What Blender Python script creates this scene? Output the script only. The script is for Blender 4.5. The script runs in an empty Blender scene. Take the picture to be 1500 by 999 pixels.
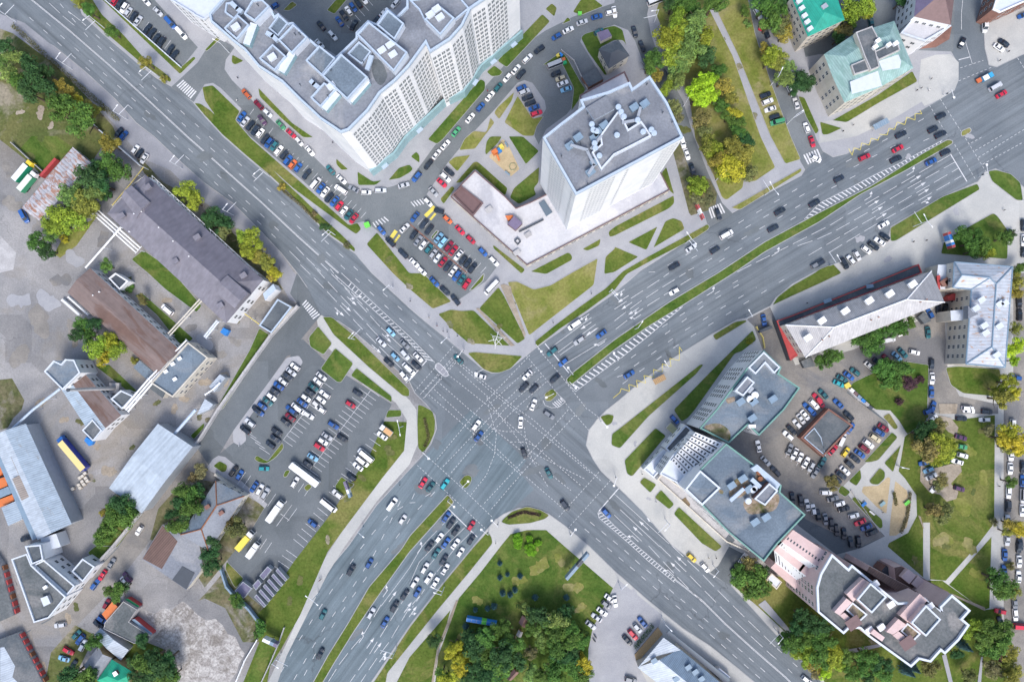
import bpy, bmesh, math, random
from mathutils import Vector, Matrix
from mathutils.geometry import tessellate_polygon
S = bpy.context.scene; C = S.collection; R = math.radians
rnd = random.Random(7)
# ------------------------------------------------------------------ camera, world, sun
HC = 286.0; FP = 1080.0                      # camera height in metres, focal length in photo pixels
nad = Vector((26, -43.5, -FP)).normalized()
RM = nad.rotation_difference(Vector((0, 0, -1))).to_matrix()
cam = bpy.data.cameras.new('camera'); co = bpy.data.objects.new('camera', cam); C.objects.link(co)
cam.sensor_width = 36; cam.lens = FP / 1500 * 36; cam.clip_start = 1; cam.clip_end = 20000
co.matrix_world = Matrix.Translation((0, 0, HC)) @ RM.to_4x4()
S.camera = co
SUN_EL, SUN_AZ = 52, 172                     # azimuth clockwise from north (+y)
w = bpy.data.worlds.new('World'); S.world = w; w.use_nodes = True
nt = w.node_tree; bg = nt.nodes['Background']; sky = nt.nodes.new('ShaderNodeTexSky')
sky.sky_type = 'NISHITA'; sky.sun_disc = False; sky.sun_elevation = R(SUN_EL); sky.sun_rotation = R(SUN_AZ)
sky.dust_density = 2.5; sky.air_density = 1.0; sky.ozone_density = 1.0
nt.links.new(sky.outputs[0], bg.inputs[0]); bg.inputs[1].default_value = 0.15
sl = bpy.data.lights.new('sun', 'SUN'); sl.energy = 1.5; sl.angle = R(18); sl.color = (1, .97, .92)
so = bpy.data.objects.new('sun', sl); C.objects.link(so)
a = R(SUN_AZ); e = R(SUN_EL)
so.rotation_euler = Vector((math.sin(a)*math.cos(e), math.cos(a)*math.cos(e), math.sin(e))).to_track_quat('Z', 'Y').to_euler()
S.view_settings.view_transform = 'Standard'; S.view_settings.look = 'None'
S.view_settings.exposure = 0.74; S.view_settings.gamma = 1
# ------------------------------------------------------------------ plan coordinates
def P(px, py, z=0.0):
    """survey the photo pixel onto the horizontal plane at height z"""
    d = RM @ Vector((px - 750, 499.5 - py, -FP)); k = (z - HC) / d.z
    return Vector((d.x*k, d.y*k, z))
TL = {}
for r_, row in enumerate(('ABCDE', 'FGHIJ', 'KLMNO', 'PQRST', 'UVWXY')):
    for c_, ch in enumerate(row): TL[ch] = (300*c_, 200*r_ if r_ < 4 else 799)
TL['0'] = None
def px(s):
    """'B 100,200 ... 0 511,200': survey sheets (5x) or plain pixels -> list of pixel tuples (+extras)"""
    out = []; t = None
    for k in s.split():
        if k in TL: t = TL[k]; continue
        v = k.split(',')
        x, y = float(v[0]), float(v[1])
        if t: x = t[0] + x/4.993; y = t[1] + y/4.993
        out.append((x, y) + tuple(v[2:]))
    return out
def W(s, z=0.0): return [P(p[0], p[1], z) for p in px(s)]
# ------------------------------------------------------------------ tagging
def tag(o, label=None, cat=None, group=None, kind=None):
    if label: o['label'] = label
    if cat: o['category'] = cat
    if group: o['group'] = group
    if kind: o['kind'] = kind
    return o
def empty(name, loc, label, cat, group=None, rz=0):
    o = bpy.data.objects.new(name, None); C.objects.link(o); o.location = loc; o.rotation_euler = (0, 0, rz)
    o.empty_display_size = .5
    return tag(o, label, cat, group)
def obj(name, me, parent=None, mats=None, loc=None):
    o = bpy.data.objects.new(name, me); C.objects.link(o)
    if mats:
        for m in mats: me.materials.append(m)
    if parent: o.parent = parent
    if loc is not None: o.location = loc
    return o
def copy_tree(o, parent=None):
    c = o.copy(); C.objects.link(c)
    if parent: c.parent = parent
    for ch in KIDS.get(o.name, []) : copy_tree(ch, c)
    return c
KIDS = {}
# ------------------------------------------------------------------ mesh builder
class MB:
    def __init__(s): s.v = []; s.f = []; s.m = []
    def face(s, pts, m=0):
        n = len(s.v); s.v += [tuple(p) for p in pts]; s.f.append(tuple(range(n, n+len(pts)))); s.m.append(m)
    def poly(s, pts, z, m=0):
        pts = [Vector((p[0], p[1], 0)) for p in pts]
        n = len(s.v); s.v += [(p.x, p.y, z) for p in pts]
        for t in tessellate_polygon([pts]):
            a, b, c = (pts[i] for i in t)
            if (b-a).cross(c-a).z < 0: t = t[::-1]
            s.f.append(tuple(n+i for i in t)); s.m.append(m)
    def ring(s, pts, z0, z1, m=0):
        if area(pts) < 0: pts = pts[::-1]
        for i in range(len(pts)):
            a, b = pts[i-1], pts[i]
            s.face([(a[0], a[1], z0), (b[0], b[1], z0), (b[0], b[1], z1), (a[0], a[1], z1)], m)
    def prism(s, pts, z0, z1, m=0, mt=None):
        s.ring(pts, z0, z1, m); s.poly(pts, z1, m if mt is None else mt)
    def box(s, cx, cy, z0, lx, ly, lz, ang=0, m=0, mt=None):
        c, n = math.cos(ang), math.sin(ang)
        pts = [(cx+x*c-y*n, cy+x*n+y*c) for x, y in ((-lx/2, -ly/2), (lx/2, -ly/2), (lx/2, ly/2), (-lx/2, ly/2))]
        s.prism(pts, z0, z0+lz, m, mt)
    def tube(s, a, b, r, r2=None, n=6, m=0, cap=True):
        a = Vector(a); b = Vector(b); r2 = r if r2 is None else r2
        d = (b-a).normalized(); u = d.orthogonal().normalized(); v = d.cross(u)
        A = [a+(u*math.cos(2*math.pi*i/n)+v*math.sin(2*math.pi*i/n))*r for i in range(n)]
        B = [b+(u*math.cos(2*math.pi*i/n)+v*math.sin(2*math.pi*i/n))*r2 for i in range(n)]
        for i in range(n): s.face([A[i], A[(i+1) % n], B[(i+1) % n], B[i]], m)
        if cap: s.face(B, m); s.face(A[::-1], m)
    def mesh(s, name='mesh'):
        me = bpy.data.meshes.new(name); me.from_pydata(s.v, [], s.f)
        me.polygons.foreach_set('material_index', s.m); me.update(); return me
    def build(s, name, mats, parent=None, loc=None):
        if not isinstance(mats, (list, tuple)): mats = [mats]
        return obj(name, s.mesh(name), parent, mats, loc)
def area(p): return sum(p[i-1][0]*p[i][1]-p[i][0]*p[i-1][1] for i in range(len(p)))/2
def inset(pts, d):
    """offset a closed polygon inwards by d metres (mitred)"""
    q = [Vector((p[0], p[1])) for p in pts]
    if area(q) < 0: q = q[::-1]
    out = []
    for i in range(len(q)):
        a, b, c = q[i-1], q[i], q[(i+1) % len(q)]
        e1 = (b-a); e2 = (c-b)
        if e1.length < 1e-6 or e2.length < 1e-6: continue
        e1.normalize(); e2.normalize()
        n1 = Vector((-e1.y, e1.x)); n2 = Vector((-e2.y, e2.x)); m = n1+n2
        k = m.dot(n1)
        out.append(b + (m*(d/k) if k > .35 else n1*d))
    return out
def chaikin(p, n=2, keep=0.25):
    for _ in range(n):
        q = []
        for i in range(len(p)):
            a, b = p[i], p[(i+1) % len(p)]
            q.append(a.lerp(b, keep)); q.append(a.lerp(b, 1-keep))
        p = q
    return p
def roundc(p, r=1.5):
    """round the corners of a closed polygon with a radius of about r metres"""
    q = []
    for i in range(len(p)):
        a, b, c = p[i-1], p[i], p[(i+1) % len(p)]
        l1 = min(r, (a-b).length*.45); l2 = min(r, (c-b).length*.45)
        s = b+(a-b).normalized()*l1; e = b+(c-b).normalized()*l2
        for t in (0, .33, .67, 1): q.append((1-t)**2*s+2*t*(1-t)*b+t*t*e)
    return q
# ------------------------------------------------------------------ materials
def new_mat(name, rough=.85, spec=.3, metal=0):
    m = bpy.data.materials.new(name); m.use_nodes = True; b = m.node_tree.nodes['Principled BSDF']
    b.inputs['Roughness'].default_value = rough; b.inputs['Specular IOR Level'].default_value = spec
    b.inputs['Metallic'].default_value = metal
    return m, m.node_tree, b
def N(nt, t, **k):
    n = nt.nodes.new(t)
    for a, v in k.items():
        if a in n.inputs: n.inputs[a].default_value = v
        else: setattr(n, a, v)
    return n
def noise(nt, scale, detail=4, rough=.6, vec=None, dist=0):
    n = nt.nodes.new('ShaderNodeTexNoise'); n.inputs['Scale'].default_value = scale; n.inputs['Detail'].default_value = detail
    n.inputs['Roughness'].default_value = rough; n.inputs['Distortion'].default_value = dist
    if vec: nt.links.new(vec, n.inputs['Vector'])
    return n.outputs['Fac']
def ramp(nt, fac, stops, interp='LINEAR'):
    n = nt.nodes.new('ShaderNodeValToRGB'); n.color_ramp.interpolation = interp
    el = n.color_ramp.elements
    while len(el) < len(stops): el.new(.5)
    for i, (p, c) in enumerate(stops):
        el[i].position = p; el[i].color = (c[0], c[1], c[2], 1) if not isinstance(c, (int, float)) else (c, c, c, 1)
    nt.links.new(fac, n.inputs[0]); return n.outputs[0]
def mix(nt, fac, a, b, mode='MIX'):
    n = nt.nodes.new('ShaderNodeMix'); n.data_type = 'RGBA'; n.blend_type = mode
    for s, v in ((0, fac), (6, a), (7, b)):
        if isinstance(v, (int, float)): n.inputs[s].default_value = v
        elif isinstance(v, tuple): n.inputs[s].default_value = (*v[:3], 1)
        else: nt.links.new(v, n.inputs[s])
    return n.outputs[2]
def geo(nt):
    return nt.nodes.new('ShaderNodeNewGeometry').outputs['Position']
def bump(nt, b, h, dist=.05, st=.5):
    n = nt.nodes.new('ShaderNodeBump'); n.inputs['Strength'].default_value = st; n.inputs['Distance'].default_value = dist
    nt.links.new(h, n.inputs['Height']); nt.links.new(n.outputs[0], b.inputs['Normal'])
M = {}
def surf(name, c1, c2, scale=.12, c3=None, fine=3.0, famt=.35, rough=.9, cracks=0, crackc=(.04, .04, .045), streak=None, patch=0, spec=.2, gate=(.52, .6, .45), cw=.008):
    """two or three tone weathered ground/roof surface"""
    m, nt, b = new_mat(name, rough, spec)
    p = geo(nt)
    f1 = noise(nt, scale, 6, .62, p, .4)
    col = ramp(nt, f1, [(.36, c1), (.62, c2)])
    if c3:
        f3 = noise(nt, scale*.45, 5, .65, p, .8)
        col = mix(nt, ramp(nt, f3, [(.52, 0.0), (.63, 1.0)]), col, c3)
    if patch:
        v = nt.nodes.new('ShaderNodeTexVoronoi'); v.inputs['Scale'].default_value = .045; v.distance = 'CHEBYCHEV'
        nt.links.new(p, v.inputs['Vector'])
        sp = nt.nodes.new('ShaderNodeSeparateColor'); nt.links.new(v.outputs['Color'], sp.inputs[0])
        col = mix(nt, patch, col, ramp(nt, sp.outputs[0], [(0, .55), (.5, 1.0), (1, 1.35)], 'LINEAR'), 'MULTIPLY')
    if streak is not None:                                     # tyre polishing along the lanes
        mp = nt.nodes.new('ShaderNodeMapping'); nt.links.new(p, mp.inputs[0])
        mp.vector_type = 'TEXTURE'; mp.inputs['Rotation'].default_value = (0, 0, streak); mp.inputs['Scale'].default_value = (70, 1.7, 1)
        f = noise(nt, 1.0, 5, .7, mp.outputs[0])
        col = mix(nt, .75, col, ramp(nt, f, [(.3, .62), (.5, 1.0), (.7, 1.3)]), 'MULTIPLY')
    ff = noise(nt, fine, 6, .75, p)
    col = mix(nt, famt, col, ramp(nt, ff, [(.25, .25), (.5, 1.0), (.75, 1.7)]), 'MULTIPLY')
    if cracks:
        v = nt.nodes.new('ShaderNodeTexVoronoi'); v.feature = 'DISTANCE_TO_EDGE'; v.inputs['Scale'].default_value = cracks
        nn = nt.nodes.new('ShaderNodeTexNoise'); nn.inputs['Scale'].default_value = .3; nn.inputs['Detail'].default_value = 5
        nt.links.new(p, nn.inputs['Vector'])
        vv = mix(nt, .93, nn.outputs['Color'], p)
        va = nt.nodes.new('ShaderNodeVectorMath'); va.operation = 'MULTIPLY_ADD'
        nt.links.new(nn.outputs['Color'], va.inputs[0]); va.inputs[1].default_value = (6, 6, 0); nt.links.new(p, va.inputs[2])
        nt.links.new(va.outputs[0], v.inputs['Vector'])
        k = ramp(nt, v.outputs['Distance'], [(0, 1.0), (cw, 0.0)])
        gate = ramp(nt, noise(nt, .03, 3, .5, p), [(gate[0], 0.0), (gate[1], gate[2])])
        col = mix(nt, mix(nt, 1, k, gate, 'MULTIPLY'), col, crackc)
    nt.links.new(col, b.inputs['Base Color']); bump(nt, b, ff, .04, .4)
    M[name] = m; return m
def plain(name, c, rough=.6, spec=.4, metal=0, var=.25, scale=.6):
    m, nt, b = new_mat(name, rough, spec, metal)
    f = noise(nt, scale, 6, .7, geo(nt))
    col = mix(nt, var, tuple(c), ramp(nt, f, [(.3, .45), (.5, 1.0), (.72, 1.5)]), 'MULTIPLY')
    nt.links.new(col, b.inputs['Base Color']); M[name] = m; return m
def ribbed(name, c, ang, pitch=1.2, depth=.3, rust=None, rough=.5, rs=.35, rt=.58, metal=0):
    """standing seam / corrugated sheet; ang = direction of the seams in the plan"""
    m, nt, b = new_mat(name, rough, .4, metal); p = geo(nt)
    mp = nt.nodes.new('ShaderNodeMapping'); nt.links.new(p, mp.inputs[0]); mp.inputs['Rotation'].default_value = (0, 0, -ang)
    wv = nt.nodes.new('ShaderNodeTexWave'); wv.bands_direction = 'Y'; wv.inputs['Scale'].default_value = 1/(pitch*2)*math.pi/5*2
    wv.inputs['Distortion'].default_value = .0; nt.links.new(mp.outputs[0], wv.inputs['Vector'])
    mp2 = nt.nodes.new('ShaderNodeMapping'); nt.links.new(p, mp2.inputs[0]); mp2.vector_type = 'TEXTURE'; mp2.inputs['Rotation'].default_value = (0, 0, ang); mp2.inputs['Scale'].default_value = (20, 1.25, 1)
    st = noise(nt, 1, 4, .6, mp2.outputs[0])
    col = mix(nt, depth, tuple(c), ramp(nt, wv.outputs['Fac'], [(0, .35), (.25, 1.0), (1, 1.15)]), 'MULTIPLY')
    col = mix(nt, .5, col, ramp(nt, st, [(.3, .7), (.7, 1.25)]), 'MULTIPLY')
    if rust:
        mp3 = nt.nodes.new('ShaderNodeMapping'); nt.links.new(p, mp3.inputs[0]); mp3.vector_type = 'TEXTURE'; mp3.inputs['Rotation'].default_value = (0, 0, ang); mp3.inputs['Scale'].default_value = (2/rs, .62/rs, 1)
        f = noise(nt, 1, 7, .7, mp3.outputs[0], .6)
        col = mix(nt, ramp(nt, f, [(rt-.04, 0.0), (rt+.05, .9)]), col, rust)
    f = noise(nt, .3, 6, .7, p)
    col = mix(nt, .4, col, ramp(nt, f, [(.3, .6), (.7, 1.3)]), 'MULTIPLY')
    nt.links.new(col, b.inputs['Base Color']); bump(nt, b, wv.outputs['Fac'], .06, .5); M[name] = m; return m
A1 = math.atan2((P(276,200)-P(100,44)).y, (P(276,200)-P(100,44)).x)      # bearing of the NW-SE road
A2 = math.atan2((P(1352,224)-P(900,498)).y, (P(1352,224)-P(900,498)).x)  # bearing of the NE road
A3 = math.atan2((P(600,800)-P(480,959)).y, (P(600,800)-P(480,959)).x)
surf('asphalt', (.135, .155, .172), (.172, .192, .21), .05, fine=2.0, famt=.25, cracks=.035, patch=.18)
surf('asphalt_nw', (.132, .152, .17), (.168, .189, .206), .05, fine=2.0, famt=.25, streak=A1, cracks=.03, patch=.15)
surf('asphalt_ne', (.132, .152, .17), (.168, .189, .206), .05, fine=2.0, famt=.25, streak=A2, cracks=.03, patch=.15)
surf('asphalt_sw', (.12, .155, .175), (.16, .198, .222), .05, fine=2.0, famt=.25, streak=A3, cracks=.02, patch=.12)
surf('asphalt_lot', (.115, .13, .14), (.145, .16, .17), .06, fine=2.5, famt=.3, cracks=.02, patch=.25)
surf('asphalt_court', (.135, .152, .162), (.175, .19, .198), .07, fine=2.5, famt=.3, patch=.25)
surf('asphalt_warm', (.19, .18, .168), (.28, .26, .235), .08, (.17, .17, .175), fine=2.5, famt=.4, patch=.2)
surf('yard', (.2, .2, .205), (.31, .3, .295), .035, (.235, .215, .19), fine=1.8, famt=.38, cracks=.05, patch=.35)
surf('paving', (.3, .305, .325), (.36, .362, .378), .1, fine=3, famt=.25)
surf('paving_light', (.4, .4, .385), (.47, .465, .44), .06, (.36, .365, .36), fine=3, famt=.25, patch=.12)
surf('paving_grey', (.25, .255, .28), (.31, .312, .335), .1, fine=3, famt=.25)
surf('grass', (.062, .108, .018), (.12, .15, .034), .1, (.185, .18, .06), fine=1.1, famt=.6, rough=1, spec=.05)
surf('grass_fresh', (.05, .1, .018), (.1, .148, .032), .13, (.14, .16, .045), fine=1.1, famt=.55, rough=1, spec=.05)
surf('grass_dry', (.14, .17, .035), (.235, .225, .075), .12, (.26, .235, .11), fine=1.1, famt=.5, rough=1, spec=.05)
surf('grass_worn', (.14, .14, .055), (.085, .11, .035), .09, (.27, .24, .18), fine=.9, famt=.6, rough=1, spec=.05)
surf('scrub', (.17, .15, .09), (.085, .1, .04), .15, (.24, .22, .19), fine=.8, famt=.7, rough=1, spec=.05)
surf('sand', (.42, .33, .2), (.5, .4, .25), .2, fine=2, famt=.3)
surf('bare_soil', (.26, .22, .17), (.36, .31, .25), .15, fine=1.5, famt=.5)
surf('broken_slab', (.27, .25, .235), (.46, .44, .42), .35, (.22, .2, .18), fine=1.4, famt=.8, cracks=.3, crackc=(.14, .125, .11), gate=(.35, .6, .7), cw=.05)
surf('kerb', (.3, .3, .31), (.38, .38, .38), .3, fine=3, famt=.2)
surf('roof_felt', (.17, .185, .215), (.235, .25, .28), .1, (.28, .285, .3), fine=1.5, famt=.35, patch=.2)
surf('roof_felt_blue', (.12, .155, .195), (.17, .215, .26), .09, (.22, .24, .26), fine=1.5, famt=.4, patch=.2)
surf('roof_felt_dark', (.085, .1, .115), (.13, .145, .155), .12, (.17, .175, .18), fine=1.5, famt=.4)
surf('roof_pale', (.48, .48, .5), (.56, .555, .57), .1, (.42, .42, .45), fine=1.5, famt=.2)
surf('roof_worn', (.095, .108, .112), (.15, .16, .165), .14, (.23, .225, .22), fine=1.2, famt=.5)
surf('roof_moss', (.2, .15, .09), (.34, .28, .23), .25, (.1, .11, .04), fine=1.2, famt=.6)
surf('render_cream', (.5, .46, .39), (.6, .56, .49), .2, fine=2, famt=.2)
surf('render_white', (.66, .67, .69), (.74, .74, .75), .15, fine=2, famt=.12)
surf('render_pink', (.56, .41, .39), (.64, .49, .47), .15, fine=2, famt=.15)
surf('brick', (.19, .1, .08), (.26, .14, .11), .3, fine=3, famt=.3)
surf('concrete', (.36, .35, .35), (.46, .45, .45), .2, fine=2, famt=.35)
plain('white_paint', (.8, .8, .8), .6, var=.12)
plain('line_paint', (.62, .62, .63), .7, var=.6, scale=1.3)
plain('line_thin', (.62, .62, .64), .7, var=.6, scale=1.3)
plain('yellow_paint', (.62, .5, .16), .7, var=.4, scale=1.5)
plain('yellow_bright', (.66, .55, .1), .7, var=.2)
plain('parapet', (.42, .5, .6), .5, var=.2)
plain('parapet_white', (.58, .62, .68), .5, var=.15)
plain('teal_panel', (.26, .4, .43), .5, var=.3)
plain('teal_trim', (.15, .3, .26), .5, var=.3)
plain('galvanised', (.38, .41, .45), .4, var=.2, metal=.2)
plain('pole_metal', (.62, .64, .68), .5, var=.1)
plain('dark_metal', (.06, .07, .085), .5, var=.2)
plain('tyre', (.03, .03, .03), .9)
plain('bark', (.11, .085, .06), .9, var=.5, scale=3)
plain('red_metal', (.42, .06, .06), .5, var=.25)
plain('orange_paint', (.6, .17, .05), .5)
plain('rust', (.24, .1, .05), .8, var=.6)
plain('blue_paint', (.03, .2, .55), .45)
plain('green_paint', (.02, .33, .12), .45)
plain('bright_green', (.15, .6, .08), .45)
plain('purple_roof', (.17, .14, .22), .5, var=.3)
plain('maroon_roof', (.16, .1, .1), .6, var=.3)
plain('wood', (.42, .28, .14), .8, var=.4, scale=2)
plain('brown_roof', (.2, .12, .1), .8, var=.3)
plain('curtain', (.5, .5, .5), .8)
def glass(name, c=(.02, .03, .045), rough=.12):
    m, nt, b = new_mat(name, rough, .6)
    b.inputs['Base Color'].default_value = (*c, 1); M[name] = m
glass('glass'); glass('window_glass', (.05, .065, .08), .2); glass('slab_glass', (.17, .19, .21), .3); glass('pale_glass', (.3, .33, .37), .3); glass('skylight', (.12, .16, .2), .15)
# car paint: each object's own colour
m, nt, b = new_mat('car_paint', .35, .5); oi = nt.nodes.new('ShaderNodeObjectInfo'); nt.links.new(oi.outputs['Color'], b.inputs['Base Color']); b.inputs['Coat Weight'].default_value = .25; b.inputs['Coat Roughness'].default_value = .1; M['car_paint'] = m
# foliage: each tree's own colour, leaf to leaf variation
def leafmat():
    m, nt, b = new_mat('foliage', .75, .15)
    oi = nt.nodes.new('ShaderNodeObjectInfo'); tc = nt.nodes.new('ShaderNodeTexCoord')
    n1 = noise(nt, 2.2, 3, .6, tc.outputs['Object']); g = nt.nodes.new('ShaderNodeNewGeometry')
    col = mix(nt, .8, oi.outputs['Color'], ramp(nt, n1, [(.3, .5), (.5, 1.0), (.7, 1.55)]), 'MULTIPLY')
    col = mix(nt, .75, col, ramp(nt, g.outputs['Random Per Island'], [(0, (.5, .55, .5)), (.5, (1, 1, 1)), (1, (1.6, 1.5, 1.1))]), 'MULTIPLY')
    nt.links.new(col, b.inputs['Base Color'])
    b.inputs['Transmission Weight'].default_value = 0
    M['foliage'] = m
leafmat()
AL = A1; AE = math.atan2((P(1353,428)-P(1198,488)).y, (P(1353,428)-P(1198,488)).x)
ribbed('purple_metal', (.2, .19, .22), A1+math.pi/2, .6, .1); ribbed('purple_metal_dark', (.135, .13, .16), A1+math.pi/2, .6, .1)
ribbed('purple_ribbed', (.17, .16, .24), A1, .8, .4)
ribbed('rust_sheet', (.2, .15, .135), A1, .8, .15, rust=(.15, .09, .07), rs=.1, rt=.55)
ribbed('pale_sheet', (.33, .4, .47), R(20), 1.6, .4, rust=(.25, .22, .18), rs=.06, rt=.62); ribbed('pale_sheet_b', (.4, .46, .52), A1+math.pi/2, 3, .06); ribbed('pale_sheet_c', (.41, .46, .52), R(20), 1.6, .2)
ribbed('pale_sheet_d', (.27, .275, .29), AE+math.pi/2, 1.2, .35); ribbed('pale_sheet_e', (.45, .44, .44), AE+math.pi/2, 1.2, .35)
ribbed('brown_roof_pale', (.3, .26, .23), R(20), 1.6, .5); ribbed('brown_ribbed', (.14, .085, .07), A1+math.pi/2, 1.6, .5)
ribbed('rust_white', (.45, .45, .48), A1, 2.6, .5, rust=(.33, .15, .08), rs=.5, rt=.53)
ribbed('rust_white_v', (.46, .49, .54), 0, 2.4, .25, rust=(.42, .22, .1), rs=.55, rt=.6)
ribbed('green_metal', (.02, .34, .2), A1, 1, .2); ribbed('teal_roof', (.02, .3, .22), A2+math.pi/2, 1.2, .2)
ribbed('patina', (.28, .42, .4), A2+math.pi/2, 1.4, .3, rust=(.2, .33, .3), rs=.2, rt=.52)
ribbed('blue_sheet', (.14, .2, .27), A1+math.pi/2, 1.2, .45)
plain('blue_grey', (.2, .28, .36), .5); plain('olive', (.3, .3, .18), .8)
# ================================================================== THE GROUND
def sheet(name, s, z, mat, r=0):
    p = W(s) if isinstance(s, str) else s
    if r: p = roundc(p, r)
    b = MB(); b.poly(p, z)
    return tag(b.build(name, M[mat]), kind='structure')
b = MB(); b.poly([(-4000, -4000), (4000, -4000), (4000, 4000), (-4000, 4000)], -.12)
tag(b.build('ground', M['grass']), kind='structure')
sheet('road', '0 -60,-60 1580,-60 1580,1070 -60,1070', -.02, 'asphalt')
sheet('road', '0 -60,-60 60,-60 110,-20 320,150 560,375 700,505 640,600 440,425 300,300 -60,0', 0, 'asphalt_nw')
sheet('road', '0 760,610 885,560 1100,470 1310,350 1500,235 1580,190 1580,20 1500,75 1000,340 730,530 700,560', .004, 'asphalt_ne')
sheet('road', '0 690,600 800,700 730,765 560,1010 380,1010 440,900 560,720 610,680', .008, 'asphalt_sw')
sheet('road', '0 815,612 870,640 1000,800 1220,1010 1100,1010 850,800 760,690', .012, 'asphalt_nw')
# blocks of paving inside their kerbs
BN = '0 96,-50 120,22 152,52 204,96 230,116 250,127 282,150 300,172 326,200 360,230 396,260 424,286 456,320 480,344 520,372 544,400 600,452 626,474 656,498 680,518 696,532 708,542 720,547 732,546 748,540 768,524 784,511 820,486 860,458 900,430 940,396 1000,358 1038,334 1074,312 1120,286 1174,258 1180,248 1205,222 1220,231 1240,226 1260,216 1288,202 1324,178 1350,162 1380,144 1398,133 1404,118 1404,95 1384,60 1390,-50'
BE = '0 862,630 874,614 888,600 900,591 932,564 980,528 1044,488 1080,468 1092,466 1128,448 1136,436 1160,416 1200,394 1228,384 1238,394 1300,352 1304,332 1380,288 1432,266 1442,252 1458,247 1480,256 1497,272 1560,320 1560,1060 1230,1060 1200,993 1138,931 1100,889 1070,857 1040,840 984,799 940,748 900,709 880,690 868,672 858,652'
BS = '0 726,760 738,752 760,743 780,743 804,752 826,768 864,800 900,835 950,879 1000,919 1040,945 1080,977 1120,1010 1130,1060 500,1060 543,999 600,915 650,851 694,798 712,776'
BW = '0 -60,-20 20,36 80,68 124,104 170,146 200,180 226,200 264,236 300,268 342,298 380,336 412,370 436,400 450,420 452,432 470,462 496,470 520,486 550,512 600,558 608,575 625,592 638,608 640,628 632,650 622,664 600,688 552,740 512,798 486,829 470,855 430,931 396,1010 380,1060 -60,1060'
def block(s, mat):
    p = W(s); b = MB(); b.prism(p, -.05, .1, 0, 0); tag(b.build('kerb', M['kerb']), kind='structure')
    q = inset(p, .3); b = MB(); b.poly(q, .104); tag(b.build('pavement', M[mat]), kind='structure')
block(BN, 'paving'); block(BE, 'paving_light'); block(BS, 'paving_light'); block(BW, 'yard')
# second corner block at the top right, across the side street
block('0 1448,96 1460,99 1500,80 1560,60 1560,-50 1430,-50 1440,30 1442,70', 'paving_light')
Z1, Z2, Z3 = .112, .12, .128
for s in ('0 -30,10 36,34 80,70 124,106 170,148 200,182 226,202 264,238 300,270 342,300 380,338 410,370 430,398 448,420 440,445 425,440 405,405 370,360 330,318 290,290 250,250 215,235 190,210 165,180 124,134 80,92 30,60 -30,40',
          '0 463,462 472,462 500,500 540,530 600,586 610,600 612,650 600,680 552,734 505,800 480,840 460,880 420,960 396,1030 378,1030 430,920 455,850 500,780 560,700 592,660 596,615 580,590 520,545 470,500'):
    sheet('pavement', s, Z1, 'paving_grey' if '-30' in s else 'paving_light')
# side streets and car parks
for n, s, m in (
 ('street', '0 250,129 262,118 290,92 300,76 324,58 344,70 331,88 329,102 340,118 400,178 424,200 448,218 476,246 500,262 518,274 530,281 548,280 576,273 600,264 636,215 690,150 740,95 770,65 800,45 840,25 900,5 905,-40 960,-40 948,22 954,52 966,88 985,120 1000,148 1016,200 1038,256 1058,298 1074,314 1038,334 1030,310 1038,300 1024,258 1012,262 1000,216 990,180 945,100 930,60 920,45 900,37 852,54 850,62 874,100 862,128 830,168 800,190 789,212 783,200 784,186 800,160 798,148 780,122 768,118 758,122 722,164 688,200 655,240 625,285 655,318 730,388 712,412 668,442 620,400 560,345 536,324 516,328 440,262 366,200 346,176 354,160 324,130 312,122 300,124 284,150', 'asphalt_court'),
 ('car_park', '0 158,-40 158,0 266,100 290,70 226,0 210,-40', 'asphalt_court'),
 ('street', '0 1078,-40 1100,40 1128,120 1156,200 1173,238 1180,250 1206,224 1196,205 1180,160 1150,110 1125,60 1116,-40', 'asphalt_court'),
 ('courtyard', 'B 420,0 500,60 760,280 980,420 1110,300 1250,160 1440,0 1400,-200 400,-200', 'asphalt_court'),
 ('courtyard', 'E 0,400 600,420 680,370 980,380 990,0 430,-100 -200,0 -100,420', 'asphalt_court'),
 ('street', '0 435,400 452,425 470,462 442,496 438,515 420,522 366,600 340,634 320,668 300,690 240,760 212,800 165,860 98,929 70,960 30,930 74,905 174,799 205,750 300,632 322,600 398,494 438,448 425,430', 'asphalt_lot'),
 ('car_park', '0 424,524 436,500 444,497 472,524 478,530 494,560 508,550 574,592 562,616 568,640 522,694 520,700 488,748 448,800 430,823 386,889 360,868 333,820 366,780 390,740 342,698 312,672 340,650 356,640 360,620', 'asphalt_lot'),
 ('courtyard', '0 1104,478 1094,468 1128,450 1150,500 1165,535 1250,512 1345,470 1382,440 1388,545 1405,580 1462,592 1462,606 1375,606 1360,600 1358,534 1320,528 1250,560 1240,575 1300,620 1305,640 1232,715 1255,740 1295,785 1262,800 1180,760 1110,690 1060,640 1150,600', 'asphalt_warm'),
 ('car_park', '0 1166,566 1240,568 1300,618 1303,640 1232,712 1255,740 1296,785 1262,802 1225,812 1170,770 1106,680 1050,640 1110,640', 'asphalt_lot'),
 ('street', '0 1468,400 1520,400 1560,1020 1480,1020 1470,900 1470,600 1484,560 1484,430', 'asphalt_warm'),
 ('street', '0 1040,838 1052,828 1068,800 1110,822 1128,842 1100,852 1076,850 1070,858', 'asphalt_lot'),
 ('paved_square', '0 868,920 898,862 905,848 970,900 960,935 935,975 960,1020 858,1020 862,950', 'paving'),
 ('paved_square', '0 1349,88 1370,81 1392,80 1404,92 1404,118 1398,133 1380,144 1354,156 1344,140', 'paving_light'),
 ('pavement', '0 1110,885 1150,925 1158,928 1108,880', 'paving'),
 ):
    sheet(n, s, Z1+.001*rnd.random(), m)
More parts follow.
